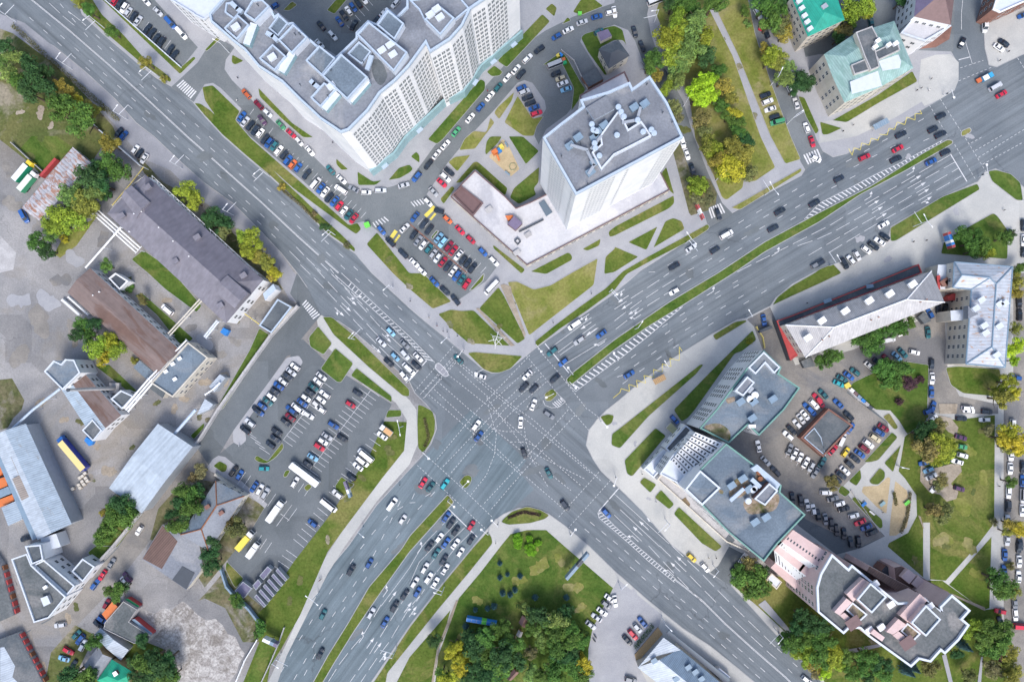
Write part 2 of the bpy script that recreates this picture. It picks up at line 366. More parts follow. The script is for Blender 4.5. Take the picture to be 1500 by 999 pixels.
sheet('pavement', '0 341,632 420,524 438,521 444,530 440,537 428,528 372,602 358,622 361,645 352,653 342,648', Z3, 'paving', .8)
sheet('pavement', 'Q 10,430 60,360 100,335 150,345 240,420 200,460 460,690 440,720 210,520 100,480', Z3, 'paving')
sheet('lane', '0 312,690 300,692 240,762 212,802 165,862 98,931 70,962 30,932 74,907 174,801 205,752 285,650', Z1+.003, 'asphalt_warm')
for s in ('E 0,890 90,885 370,760 720,600 760,740 560,860 270,999 0,1050', ):
    sheet('pavement', s, Z1+.003, 'paving_light')
sheet('paved_square', 'E 615,280 940,180 970,200 950,290 850,350 650,370', Z2, 'brick')
sheet('yard_slab', '0 -60,640 -60,320 0,345 24,370 20,395 0,400', Z2, 'concrete')
sheet('broken_paving', '0 212,893 228,898 240,890 252,893 262,884 268,880 276,886 290,900 302,908 316,906 326,915 334,928 345,932 352,948 359,957 350,972 347,984 338,996 330,1040 256,1040 256,996 247,985 250,972 238,962 240,948 228,938 222,925 226,914 216,906', Z2, 'broken_slab')
sheet('broken_paving', 'K 0,780 90,770 180,930 160,999 P 100,60 60,130 0,150 -100,100 -100,-100', Z2, 'scrub')
sheet('broken_paving', 'U 130,0 190,0 200,50 90,90 130,300 200,520 330,999 500,860 470,660 620,620 500,800 430,600 250,560 90,200 60,60', Z1+.004, 'yard')
# lawns: raised inside a stone edging
LAWNS = [('grass', s) for s in (
 '0 100,-10 122,18 150,45 205,92 232,112 250,122 252,116 238,104 212,86 180,50 150,22 130,-10',
 '0 144,-5 264,110 288,86 284,83 265,99 152,-5',
 '0 284,151 300,170 326,198 360,228 396,258 424,284 456,318 480,342 520,370 521,364 500,343 470,316 440,287 410,259 380,227 340,193 310,163 294,152',
 '0 296,128 312,125 352,164 345,176 368,203 440,266 512,330 524,326 530,336 522,344 510,336 430,277 360,214 320,177 300,148',
 'B 200,400 290,450 220,480 195,460', 'B 0,370 110,250 125,280 30,370 10,380',
 'B 0,80 60,20 20,-20 -60,60',
 'B 570,80 640,10 680,40 620,85', 'B 890,80 960,0 1050,-10 950,110',
 'C 990,70 1040,25 1080,60 1060,130', 'C 1110,185 1155,125 1185,155', 'C 1190,95 1250,0 1330,-20 1420,50 1260,115',
 'H 330,345 470,185 500,185 720,380 700,440 480,240 380,340', 'H 250,500 220,460 310,360 335,380',
 'M 0,0 100,0 310,210 170,265 0,120 L 1370,0 1180,-210 1260,-300', 'M 205,300 300,265 380,275 470,270 740,535 430,515 330,430',
 'M 505,260 650,100 690,160 850,480 790,520', 'M 420,585 470,575 830,605 740,700 660,730 600,730 540,705',
 '0 722,358 770,395 764,402 722,364', 'H 880,990 1160,845 1190,870 1190,905 1000,1010', 'H 1260,825 1400,745 1390,800 1300,840',
 'M 915,500 1050,390 1250,240 1440,105 I 60,985 250,875 480,750 680,640 695,655 690,680 600,740 300,895 90,1010 M 1498,130 1300,275 1100,410 925,545',
 'H 1430,880 1498,820 I 0,805 180,880 0,995 H 1420,1010', 'I 95,775 320,655 235,835', 'I 280,820 370,620 430,595 495,620 515,680',
 'I 0,660 435,430 440,490 400,530 0,730 H 1460,740 1450,700', 'I 380,220 440,430 400,400 340,270',
 'E 90,885 420,700 680,520 720,600 430,760 200,900', 'E 0,890 170,940 60,990 20,990', 'D 1340,705 1390,715 1498,960 1470,990 1400,860',
 'O 920,690 1010,680 1320,700 1330,780 1260,900 1050,880 960,820',
 'T 470,390 600,250 540,460', 'T 210,520 300,430 310,500 270,560', 'T 460,50 510,20 580,130 550,150',
 'R 665,820 690,790 750,740 860,705 960,730 1025,770 990,800 880,830 720,842',
 '0 714,778 720,785 722,795 690,835 640,895 568,985 560,1030 525,1030 548,997 600,918 650,853 694,800',
 'L 860,320 930,320 1100,460 1498,850 1498,905 1450,900 1200,690 940,450', 'Q 360,360 380,330 460,375 570,235 580,280 520,350 450,395 395,385', 'Q 720,570 760,535 790,560 750,600',
 'Q 570,490 590,440 630,440 600,495', 'Q 950,560 1000,485 1060,530 1100,540 1000,660', 'Q 60,410 110,370 170,405 160,450 130,460',
 'M 985,880 1045,840 1085,885 1030,940 990,935', 'R 360,530 400,480 440,475 460,500 440,550 405,580',
 'V 160,110 290,240 230,310 210,290 150,170', 'B 390,640 640,900 800,1010 720,1010 560,870 400,710',
 'G 960,160 1055,245 1000,250 960,205', 'R 60,-40 100,-30 170,10 190,80 185,170 150,250 100,320 60,280 55,100',
 'N 715,455 880,355 960,342 970,355 740,495', 'J 0,970 100,930 165,1000 N 1498,80 1300,170 1150,240 1190,175 1300,90 1460,0',
 'R 1390,50 1450,30 1498,40 1480,100 1440,120')] + [('grass_fresh', s) for s in (
 'G 1115,255 1230,330 1300,320 1250,360 1120,360', '0 568,265 584,246 600,241 606,248 600,254 586,262', 'H 5,150 50,110 75,140 75,200',
 '0 626,205 704,116 711,120 711,132 648,206 640,212', 'C 640,450 970,105 1030,160 710,500', 'C 560,530 620,480 685,530 660,560 600,565',
 'H 550,120 560,40 590,0 680,0 650,50 560,140', 'H 720,0 830,0 950,110 850,210', 'H 730,450 760,380 950,220 945,340 910,380 930,430 800,500',
 'C 1250,280 1280,250 1450,200 1498,190 D 60,220 90,340 60,300 0,300 C 1400,350 1380,400 1450,540 1430,560 1300,380',
 'C 1150,420 1250,600 1290,660 1230,750 1180,820 1200,650 1120,480 970,480 1110,380',
 '0 896,635 906,628 1026,533 1031,534 1020,548 950,610 908,657 895,652', 'N 430,999 700,720 1010,415 1040,490 930,575 880,590 590,999 S 540,60 490,90',
 'S 70,370 300,130 380,190 130,490 90,470', 'S 180,530 215,490 310,545 262,610', 'S 290,640 340,580 440,690 400,730', 'S 430,760 470,705 790,999 X 740,45 650,-10 S 640,980',
 'J 520,770 515,670 900,440 1155,345 1175,390 1140,410 560,765', 'J 1230,255 1290,245 1400,275 1470,340 1490,470 1440,470 1260,330', 'J 885,860 910,760 1270,560 1300,580 1380,690 1375,900',
 'T 360,520 440,420 480,450 480,500 430,550 380,545', 'T 320,385 530,160 575,200 430,370 370,385', 'T 160,545 230,600 190,640 130,600', 'T 230,650 260,630 460,800 465,860 440,870',
 'T 510,0 790,0 800,60 760,100 660,170 640,180 580,80', 'O 220,840 240,800 430,710 600,640 800,670 790,1010 560,1010 400,999 250,850',
 'L 760,470 830,385 935,515 870,600 770,540', 'L 845,700 955,545 1090,660 1000,800 970,800', 'L 1065,750 1110,690 1370,900 1370,950', 'Q 1340,0 1440,0 1440,50 1320,60',
 'F 960,900 1050,830 1240,960 K 1480,240 1440,290 1210,120 1080,0', 'K 980,160 1050,150 1420,480 1330,540 1150,310', 'L 330,560 400,400 490,460 130,999 90,980',
 'P 1390,190 1498,90 1498,130 1420,220', 'P 420,900 470,880 490,940 440,955', 'U 640,50 700,0 840,0 720,130')] + [('grass_dry', s) for s in (
 '0 743,413 757,412 782,424 806,418 840,398 876,378 870,418 775,492', 'C 615,830 640,790 770,670 750,740 655,880', 'H 360,105 400,20 470,-40 560,-30 C 590,860 625,900 H 550,0 480,95',
 'C 690,900 790,700 900,870 985,850 930,930 910,1000 830,999', 'H 280,190 330,150 450,135 350,262',
 '0 1018,205 1010,150 960,20 975,-30 1030,-30 1040,16 1074,84 1114,200 1136,246 1105,267 1090,262 1088,276 1064,294 1057,290 1044,256',
 '0 1042,-30 1090,-30 1106,50 1128,118 1158,200 1173,234 1150,241 1128,200 1080,80 1052,22', '0 1070,305 1084,308 1174,252 1174,246 1090,294')]
def lawn(s, mat, z=.14, edge=True):
    p = roundc(W(s), .9)
    if edge:
        b = MB(); b.prism(p, .1, z+.05); tag(b.build('kerb', M['kerb']), kind='structure'); p = inset(p, .15)
    b = MB(); b.poly(p, z+.055); tag(b.build('lawn', M[mat]), kind='structure')
for i_, (m_, s_) in enumerate(LAWNS): lawn(s_, m_, .14+.0009*i_)
for m_, s_, z_ in (
 ('grass_worn', '0 -60,20 20,50 80,95 130,145 165,185 172,200 150,215 133,240 105,218 66,262 45,240 0,205 -60,190', .125),
 ('grass_dry', 'F 400,860 480,700 700,600 560,800 440,890', .125), ('grass_fresh', 'K 700,680 800,670 1000,860 960,880', .125), ('grass_fresh', 'F 150,90 230,0 420,0 530,80 330,270', .13),
 ('grass', '0 563,617 596,618 592,660 560,700 500,780 480,808 440,900 412,950 396,975 384,1040 340,1040 380,940 370,905 386,890 430,823 448,800 488,748 522,694 540,670', .116),
 ('scrub', '0 300,870 330,835 360,868 386,890 372,905 380,940 356,940 330,890 300,876 290,880', .121),
 ('grass_fresh', '0 384,940 398,950 372,1040 345,1040', .125),
 ('scrub', '0 232,745 262,712 276,700 318,706 360,725 388,742 366,780 333,820 300,860 262,800 220,790', .119),
 ('grass', '0 140,790 160,740 180,720 210,752 172,800 150,812', .119),
 ('grass_fresh', '0 734,799 748,782 772,776 800,776 826,799 898,861 868,920 862,950 860,1040 633,1040 642,960 664,900 672,876 704,838', .15),
 ('grass', '0 560,1040 600,962 660,893 654,915 640,950 630,1040', .15),
 ('grass', '0 1068,852 1110,888 1150,925 1202,985 1225,1040 1480,1040 1466,890 1440,893 1380,850 1150,845 1128,842', .118),
 ('grass', '0 1325,640 1345,620 1375,612 1400,615 1457,608 1456,760 1453,770 1430,800 1385,850 1362,848 1362,765 1352,765 1352,845 1300,800 1302,795 1330,780 1343,755 1342,725 1325,700 1316,690 1320,670', .15),
 ('grass', '0 1390,856 1452,786 1449,890 1440,893', .15),
 ('scrub', 'I 430,120 480,50 560,280 640,290 700,320 750,420 740,500 690,520 690,540 560,580 545,560', .15),
 ('grass_worn', '0 75,955 110,915 140,930 110,990 95,1030 60,1030', .119), ('grass', '0 120,1000 190,930 240,950 262,990 250,1040 110,1040', .12),
 ('scrub', '0 200,232 214,240 240,268 300,300 350,350 400,400 415,425 395,412 300,330 212,255', .125)):
    sheet('lawn', s_, z_, m_)
for s_ in ('H 580,150 680,20 720,60 805,240 740,295', 'T 320,560 430,555 500,490 520,500 490,760 420,710 310,600', 'T 555,520 640,590 670,690 640,860 560,920 510,920 520,800'):
    sheet('playground_sand', s_, Z3, 'sand', .5)
for s_ in ('M 485,260 505,255 770,530 740,535', 'M 665,90 690,80 740,100 755,180 850,450 840,475 810,400 730,240', 'W 340,400 355,395 300,560 220,740 175,999 160,999 200,760 260,600',
           'T 870,40 960,60 1015,130 1000,190 940,160 890,110', 'T 740,400 800,430 870,420 960,395 1030,400 1040,450 960,540 1015,600 1000,650 930,670 880,620 800,600 735,520', 'T 720,770 740,780 765,870 755,860',
           'Y 960,345 1210,450 1210,475 1000,375', 'O 870,955 1010,955 T 1000,30 880,30'):
    sheet('worn_path', s_, .3+.004*rnd.random(), 'bare_soil')
for s_ in ('Y 210,755 440,715 450,735 230,785', 'Y 895,799 925,790 975,999 945,999', 'Y 1155,999 1180,810 1195,810 1180,1010', 'X 1050,430 1100,395 1290,620 1280,650'):
    sheet('footpath', s_, .29, 'paving')
# worn, oily, weedy and patched spots
rb = random.Random(3)
def blotch(s, mat, z, name='ground_patch', el=1.0, ang=0):
    for p in px(s):
        c = P(p[0], p[1]); r_ = float(p[2])*.265; n_ = 18; q = []; ph = rb.random()*6
        rr = [r_*(1+.35*math.sin(2*k*.349+ph)+rb.uniform(-.3, .3)) for k in range(n_)]
        for k in range(n_):
            u, v = math.cos(k*.349)*rr[k]*el, math.sin(k*.349)*rr[k]
            q.append(Vector((c.x+u*math.cos(ang)-v*math.sin(ang), c.y+u*math.sin(ang)+v*math.cos(ang), 0)))
        b = MB(); b.poly(chaikin(q, 1), z+rb.random()*.012); tag(b.build(name, M[mat]), kind='structure')
blotch('0 90,410,12 60,470,18 30,520,14 105,480,9 150,350,10 200,660,14 185,700,9 150,620,10 60,330,14 20,300,12 12,250,9 320,520,9 345,500,8 280,480,7 215,640,7 330,440,8', 'asphalt_warm', .15)
blotch('0 110,500,7 60,590,7 95,615,6 160,690,9 205,690,12 140,650,7 330,555,8 300,560,7 245,440,6 120,850,6 60,975,9 100,905,6 255,600,6 270,585,6', 'bare_soil', .165)
blotch('0 118,618,6 135,700,5 195,655,4 105,870,8 112,888,5 230,590,5 170,585,4 345,470,5 350,455,5 292,610,5 305,615,4 190,410,4', 'scrub', .18)
blotch('0 70,440,16 110,380,12 300,500,12 260,640,10 30,440,14 180,880,7', 'paving', .14)
blotch('0 150,160,4 60,120,5 90,190,9 55,160,10 30,130,9 60,200,8 45,230,7', 'grass_worn', .17); blotch('0 60,165,8 75,185,5 40,140,5 30,165,5', 'bare_soil', .185)
blotch('0 1395,690,10 1420,660,8 1410,740,12 1440,700,9 1380,790,12 1420,800,10 1345,660,8 1430,840,8 1400,640,7 1290,565,7 1335,590,6', 'grass_dry', .215)
blotch('0 1385,800,5 1440,630,6 1425,720,4 1362,740,5 1330,580,5 1340,820,5', 'grass_worn', .225)
blotch('0 790,830,12 840,860,10 760,850,9 820,820,8 780,800,7 700,880,7 850,890,7 680,930,8 650,960,6', 'grass_dry', .215)
blotch('0 480,790,5 440,850,6 510,730,5 530,700,5 425,880,5 400,940,5 570,660,7 575,640,5 1230,960,7 1280,940,6 1330,950,6 690,500,5 660,475,5 600,420,5 570,380,5 730,480,5 800,450,7 830,430,6 760,440,6', 'grass_worn', .215)
blotch('0 1080,100,7 1100,170,7 1115,220,6 1050,200,6 1085,240,5 1140,180,4 1060,60,4 1000,190,8 1030,270,6', 'grass_worn', .215)
blotch('0 880,560,5 980,520,4 700,520,4 820,480,5 900,440,4 1010,400,5 1180,330,5 1260,270,5 560,860,5 620,720,6 700,640,7 640,650,5 800,650,6 820,700,5 900,740,5 980,830,5 1060,930,5 400,330,5 330,260,5 220,170,5 480,420,5 560,500,5', 'asphalt_lot', .02, 'road_patch', 1.8, A1)
blotch('0 720,600,5 690,690,7 780,690,6 850,600,5 590,800,6 520,930,5 640,770,5 1100,340,5 1250,240,5 940,480,5 470,380,5 300,230,6', 'asphalt_court', .022, 'road_patch', 2.2, A2)
blotch('0 930,650,3 900,620,3 950,730,3 1000,760,4 680,510,3 600,430,3 1330,230,4 1260,350,6 1300,380,5 1400,310,5 1420,200,5 895,900,7 930,870,6 880,960,8', 'paving', .13)
# medians and islands
for m_, s_ in (('grass', '0 656,723 666,735 608,800 600,809 560,865 520,923 490,971 470,1005 450,1040 435,1040 458,999 480,959 510,911 540,859 588,803 600,784'),
               ('grass_fresh', '0 828,556 840,544 900,497 980,442 1052,399 1120,354 1200,311 1276,272 1352,224 1388,204 1396,206 1396,211 1328,250 1260,286 1200,326 1120,370 1076,400 1000,448 948,480 900,513 840,562 834,565'),
               ('grass_dry', 'E 1035,960 1100,930 1118,955 1100,980 1060,1000 1035,1000'),
               ('grass', 'H 150,740 200,680 215,700 170,755'), ('grass', 'M 430,130 490,60 540,0 550,10 540,60 460,130')):
    p = roundc(W(s_), 1); b = MB(); b.prism(p, -.05, .12); tag(b.build('kerb', M['kerb']), kind='structure')
    b = MB(); b.poly(inset(p, .3), .125); tag(b.build('median', M[m_]), kind='structure')
# ------------------------------------------------------------------ painted markings
marks = MB(); thin = MB()
def strip(mb, a, b, w, z=.03):
    a = Vector((a[0], a[1])); b = Vector((b[0], b[1])); d = b-a
    if d.length < .05: return
    n = Vector((-d.y, d.x)).normalized()*w/2
    mb.face([(*(a-n), z), (*(b-n), z), (*(b+n), z), (*(a+n), z)])
def line(s, w=.16, on=None, off=None, mb=None, z=.03, ph=0):
    mb = mb or marks; p = W(s)
    if not on:
        for i in range(len(p)-1): strip(mb, p[i], p[i+1], w, z)
        return
    t = -ph; 
    L = [(p[i+1]-p[i]).length for i in range(len(p)-1)]; tot = sum(L)
    def at(d):
        for i, l in enumerate(L):
            if d <= l or i == len(L)-1: return p[i].lerp(p[i+1], d/l)
            d -= l
    while t < tot:
        a_, b_ = max(t, 0), min(t+on, tot)
        if b_ > a_+.2: strip(mb, at(a_), at(b_), w, z)
        t += on+off
DS = (2.3, 5.5); DL = (5.6, 1.9)
# NW arm
for o in (-.17, .17):
    p = W('0 30,-14 46,0 100,44 160,96 220,150 275,201 300,223 380,294 440,350 496,400')
    for i in range(len(p)-1):
        n = (p[i+1]-p[i]).orthogonal(); n = Vector((-(p[i+1]-p[i]).y, (p[i+1]-p[i]).x)).normalized()*o
        strip(marks, p[i].xy+n, p[i+1].xy+n, .16)
line('0 100,18 118,31 152,62 283,179 326,218 523,395 590,455 612,475 636,497', on=DS[0], off=DS[1], ph=.8)
line('0 88,6 128,54 278,191 322,229 495,385 582,464 605,483 650,525', on=DS[0], off=DS[1])
line('0 68,34 242,187 307,246 415,344', on=DS[0], off=DS[1]); line('0 43,26 237,198 302,256 410,354', on=DS[0], off=DS[1])
line('0 434,362 449,378 470,398', on=4.5, off=1.5); line('0 424,368 440,384', on=6, off=2)
line('0 72,5 88,20', .14); line('0 100,17 118,31', .14); line('0 92,24 109,38', .14)
line('0 440,388 464,411 541,493 600,552', on=DL[0], off=DL[1]); line('0 462,392 473,405 550,488', on=DL[0], off=DL[1]); line('0 550,488 611,543', .15)
line('0 466,382 500,416 558,480', on=DL[0], off=DL[1]); line('0 558,480 618,536', .15); line('0 484,394 500,415 540,455', on=5, off=2)
line('0 488,400 600,502 624,527', .15); line('0 500,400 600,493 637,531', .15)
def hatchp(s1, s2, n, w):
    A_, B_ = W(s1), W(s2)
    def at(L, t):
        ls = [(L[i+1]-L[i]).length for i in range(len(L)-1)]; d = t*sum(ls)
        for i, l in enumerate(ls):
            if d <= l or i == len(ls)-1: return L[i].lerp(L[i+1], d/l)
            d -= l
    for i in range(n): strip(marks, at(A_, (i+.5)/n), at(B_, (i+.7)/n), w)
def hatch(s1, s2, n, w=.35):
    a_, b_ = W(s1), W(s2)
    for i in range(n):
        t = (i+.5)/n; strip(marks, a_[0].lerp(a_[1], t), b_[0].lerp(b_[1], t), w)
hatch('0 512,412 637,531', '0 508,418 626,528', 24, .3)
line('0 625,528 600,557', .35)
# island outline with red surface
isl = MB(); pI = roundc(W('0 637,536 641,531 646,534 656,545 657,550 652,552 648,549 638,540'), 1.2)
isl.poly(pI, .026); tag(isl.build('painted_island', M['paving_grey']), kind='structure')
for i in range(len(pI)): strip(marks, pI[i-1], pI[i], .2, .034)
# crossing guides: dotted lines over the junction
DT = dict(on=.75, off=.65, w=.15)
for s in ('M 320,535 M 40,860', 'M 345,580 M 75,890', 'M 390,570 M 105,915', 'M 880,600 M 500,999 R 190,375',
          'M 855,605 M 1180,999', 'M 920,530 M 1100,740 1300,999', 'M 330,640 M 600,870 R 700,-50 R 1320,460', 'M 365,720 M 590,920 R 560,-90 R 850,290 1290,510',
          'M 280,740 M 560,960 R 700,80 R 1260,560', 'M 225,810 M 440,999 R 930,390 R 1180,590', 'M 180,850 M 330,990 R 830,470 R 1120,720', 'M 140,890 M 270,999 R 820,480', 'M 895,675 M 560,980', 'M 920,720 M 640,999 R 245,415',
          'M 965,755 M 690,999 R 300,465', 'M 1000,795 M 780,985 R 530,230', 'M 390,670 M 740,960 R 900,70 R 1400,520',
          'R 105,320 R 350,540 610,790', 'R 55,405 R 280,610 550,865', 'R 1160,0 R 780,430 R 540,690', 'R 1210,40 R 850,430 R 590,735', 'R 1180,0 R 1310,150', 'R 1310,0 R 1400,70',
          'R 1385,455 R 1085,790', 'R 1470,515 R 1165,860', 'R 580,0 R 635,180 620,330 560,480 450,620', 'R 600,140 R 700,160 820,160', 'R 740,235 R 840,235 930,270', 'R 840,130 R 850,230 900,370 1010,560',
          'M 900,930 M 870,960 850,999', 'M 860,960 R 845,130'):
    if s.startswith('M 860,960'): continue
    line(s, mb=marks, **DT)
line('M 255,700 M 330,615', **DT); line('M 275,725 M 350,640', **DT)
line('M 80,885 M 225,735', mb=marks, **DT); line('M 100,915 M 245,760', **DT)
# NE arm
line('M 990,515 M 1165,730', .35)
for s in ('M 1040,540 M 1330,325', 'M 1085,580 M 1360,375', 'M 1100,600 M 1380,400', 'M 1130,670 M 1440,480'): line(s, .14)
for s in ('N 0,75 N 100,0', 'N 0,265 N 230,115 330,50 N 400,0 ', 'N 0,350 N 170,220 N 380,85 520,0', 'N 10,410 N 200,265 N 430,120 N 560,40'): line(s, on=5.6, off=2)
line('I 100,999 I 310,990 I 690,770 I 940,615 I 1070,540 I 1200,465 I 1335,385 I 1465,315 J 90,245 J 230,168 J 360,95 J 490,22 E 640,940 E 800,850', on=2.4, off=5.6)
line('I 430,960 I 550,900 I 850,735 I 975,660 I 1105,585 I 1240,510 I 1365,435 I 1498,360 J 125,290 J 260,222 J 395,148 J 530,80 J 660,10', on=2.4, off=5.6)
line('I 540,980 I 650,930 I 780,850 I 890,775 I 1020,700 I 1145,630 I 1275,552 I 1405,475 J 40,405 J 175,335 J 308,265 J 440,198 J 575,128 J 715,55 J 840,0', on=2.4, off=5.6)
line('I 640,999 I 790,900 I 920,825 I 1050,747 I 1180,675 I 1310,598 I 1440,520', on=2.4, off=5.6)
line('I 1390,605 J 0,490 200,390 400,285 600,190 900,30', .16)
hatchp('I 1390,605 J 0,490 200,390 400,285 600,190 900,30', 'I 1420,612 J 20,535 200,440 400,335 600,215 900,50', 36, .42)
line('M 1175,828 M 1215,865', .16)
for k in range(5): line('M %d,%d M %d,%d' % (1045+14*k, 950-9*k, 1085+9*k, 985-12*k), .3)
line('M 975,930 M 990,965 1040,985 1090,980 1140,940 1085,885', .15)
hatchp('M 1180,825 M 1498,590 N 240,400 N 490,245', 'M 1225,858 M 1498,655 N 50,620 N 250,460 N 500,247', 27, .5)
line('M 1215,865 M 1498,650 N 50,620 N 250,460 N 500,245', .16)
for s in ('N 0,710 N 135,610 250,530 375,445 490,360 660,235 N 850,120 N 980,45', 'N 20,760 N 50,755 170,660 290,580 405,495 530,410 660,335 785,255 915,180 1040,105', 'N 60,810 N 190,715 315,630 435,545 560,465 685,385 810,310 940,230 1065,155 1195,75 1320,0',
          'N 350,395 N 475,315 N 600,235 N 730,155 N 860,80 N 985,5'): line(s, on=2.4, off=5.6)
# NE arm, southern carriageway further out: approach lanes with long dashes
for k_, s in enumerate(('I 900,990 I 1498,690 J 80,650 J 210,570 J 600,345 960,135', 'I 1340,800 J -10,750 J 110,695 J 350,560 630,390 J 990,190', 'I 1420,870 J 40,800 J 270,665 J 530,520 J 1015,235', 'J 70,850 J 420,640 J 690,490 J 1040,290')):
    line(s, on=6, off=2)
line('J 960,130 J 1080,330', .35)
for s in ('J 990,60 J 1140,310', 'J 1070,15 J 1220,260', 'E 805,770 E 940,999', 'E 885,725 E 1035,960', 'E 1450,425 E 1498,500', 'E 1030,500 E 1200,445', 'E 1020,595 E 1260,495',
          'J 1110,50 J 1200,0', 'J 1140,105 J 1350,-15', 'J 1165,155 J 1498,-50', 'J 1195,205 J 1498,40'): line(s, on=1.0, off=.8, w=.15)
line('E 1050,0 E 1040,100 1040,220', .15); line('E 970,0 E 965,250', .12); line('E 1070,310 E 1120,470', .14); line('E 1020,440 E 1100,420', .3)
# SW arm
for s in ('R 155,610 R 20,690 Q 1440,650 V 1240,60 V 1050,350 V 860,620 V 640,999', 'R 185,600 R 20,770 Q 1480,830 V 1190,220 V 1010,470 V 830,750 V 700,999', 'R 90,490 R 10,670 Q 1330,780 1230,900 V 1140,20 V 960,280 V 870,410 V 690,690 V 520,990',
          ): line(s, on=2.4, off=4.6)
line('R 285,725 R 495,930', .35)
for s in ('R 315,760 R 90,999 W 0,150', 'R 360,805 R 200,999 W 35,180', 'R 410,850 R 270,999 W 100,160', 'R 450,890 W 300,90', 'W 400,150 W 200,190'):
    pass
for s in ('R 315,765 R 90,999 W 0,160 V 1440,240 V 1290,440', 'R 355,810 R 180,999 W 70,120 V 1498,280', 'R 405,860 R 260,999 W 120,170', 'R 455,890 W 330,20 W 200,190'): line(s, .13)
for s in ('V 1290,430 V 1160,650 V 1000,840 V 900,999', 'W 0,340 V 1450,400 V 1330,590 V 1200,800 V 1060,999', 'W 90,350 W 0,450 V 1350,700 V 1230,860 V 1140,999', 'W 190,200 W 20,450'): line(s, on=5.5, off=2)
# SE arm
line('S 30,575 R 1385,740', .35)
line('R 1385,740 R 1385,770', .2)
hA, hB = 'R 1375,750 R 1385,790 S 0,885 X 125,0 X 250,115 X 440,268', 'R 1392,742 R 1405,752 S 0,848 X 165,0 X 300,115 X 452,246'; line(hA, .14); line(hB, .14); hatchp(hA, hB, 30, .3)
for o in (-.17, .17):
    p = W('X 440,245 X 640,400 810,570 1020,760 1250,960 1300,1010')
    for i in range(len(p)-1):
        n = Vector((-(p[i+1]-p[i]).y, (p[i+1]-p[i]).x)).normalized()*o; strip(marks, p[i].xy+n, p[i+1].xy+n, .16)
for s in ('S 0,615 S 400,980', 'S 0,690 S 330,999', 'S 0,770 S 200,960'): line(s, .14)
for s in ('X 420,0 X 630,195 X 740,310 X 960,530 X 1190,750', 'X 330,0 X 500,165 X 690,360 X 910,580 X 1150,800', 'X 250,0 X 320,75 X 490,260 X 640,410'): line(s, on=6, off=2)
line('X 1190,750 X 1400,940 X 1440,1000', on=2.3, off=5.5); line('X 1150,800 X 1260,890 1380,1010', on=2.3, off=5.5)
for s in ('R 1320,820 X 60,20 X 180,130 300,230 420,335 540,435 660,535 780,640 900,745 1020,850 1140,955', 'R 1280,870 R 1400,970 X 20,75 X 140,175 258,275 378,377 498,477 617,578 737,680 857,787 975,890 1090,990'): line(s, on=2.3, off=3.3)
# zebra crossings
def zebra(s1, s2, n, w=.55, mb=None):
    a_, b_ = W(s1, 0), W(s2, 0); mb = mb or marks
    for i in range(n):
        t = i/(n-1); strip(mb, a_[0].lerp(a_[1], t), b_[0].lerp(b_[1], t), w, .135)
zebra('A 1345,590 A 1435,670', 'A 1295,635 A 1390,722', 8); zebra('L 745,200 L 840,300', 'L 715,235 L 790,335', 8, .5)
zebra('I 690,525 I 800,565'.replace('I 800,565', 'I 770,490'), 'I 715,600 I 805,560', 6); zebra('I 1385,135 I 1480,95', 'I 1420,205 I 1510,165', 6)
zebra('H 10,480 H 95,455', 'H 40,515 H 125,490', 5, .4); zebra('G 1230,630 G 1310,590', 'G 1255,665 G 1345,620', 5, .4)
# turn arrows
def arrow(s, dx, dy, L=5.0, turn=0):
    x, y = px(s)[0][:2]; a_ = P(x, y).xy; d = (P(x+dx, y+dy)-P(x, y)).xy.normalized(); n = Vector((-d.y, d.x)); z = .032
    strip(marks, a_-d*L*.5, a_+d*L*.15, .2, z)
    f = lambda u, v: (*(a_+d*u+n*v), z)
    if turn == 0 or turn == 2 or turn == -2: marks.face([f(L*.12, -.55), f(L*.5, 0), f(L*.12, .55)])
    if turn:
        k = 1 if turn > 0 else -1
        c = L*.12 if abs(turn) == 1 else -L*.2
        marks.face([f(c-.12, 0), f(c+.5, k*.55), f(c+.3, k*.7), f(c-.4, 0)][::k])
        marks.face([f(c+.9, k*.45), f(c+1.3, k*1.5), f(c-.1, k*1.1)][::-k])
D2 = (24, -15); D3 = (6, -8.5); D1 = (8, 7.3)
for s, t in (('J 680,262', 1), ('J 705,310', 0), ('J 740,360', 0), ('J 765,408', 0), ('J 785,465', -2), ('J 370,445', 1), ('J 400,490', 0), ('J 425,538', 0), ('J 455,585', 0), ('N 715,140', 1), ('I 1190,850', 1)): arrow(s, *D2, turn=t)
for s, t in (('M 1275,325', 2), ('M 1290,385', 0), ('M 1330,430', 0), ('M 1390,525', -1), ('N 35,145', 2), ('N 65,190', 0), ('N 90,240', 0), ('N 140,280', 2), ('N 155,330', -1)): arrow(s, -24, 16, turn=t)
for s, t in (('L 1105,170', 1), ('L 1075,205', 2), ('L 1035,250', 0), ('L 985,285', -2), ('L 1330,475', 2), ('L 1255,555', -2)): arrow(s, *D1, turn=t)
for s, t in (('V 1330,335', 1), ('V 1375,370', 0), ('V 1485,450', -2), ('V 1155,670', 1), ('V 1212,710', 0), ('V 1265,745', 0), ('V 1305,810', -2), ('W 25,480', -2), ('W 85,15', 1)): arrow(s, *D3, turn=t)
for s, t in (('S 270,820', -2), ('S 215,845', 0), ('S 170,885', 0), ('S 140,930', 1), ('X 490,110', 0), ('X 445,155', 0), ('X 400,185', 1)): arrow(s, -9, -8.5, turn=t)
tag(marks.build('road_marking', M['line_paint']), kind='structure')
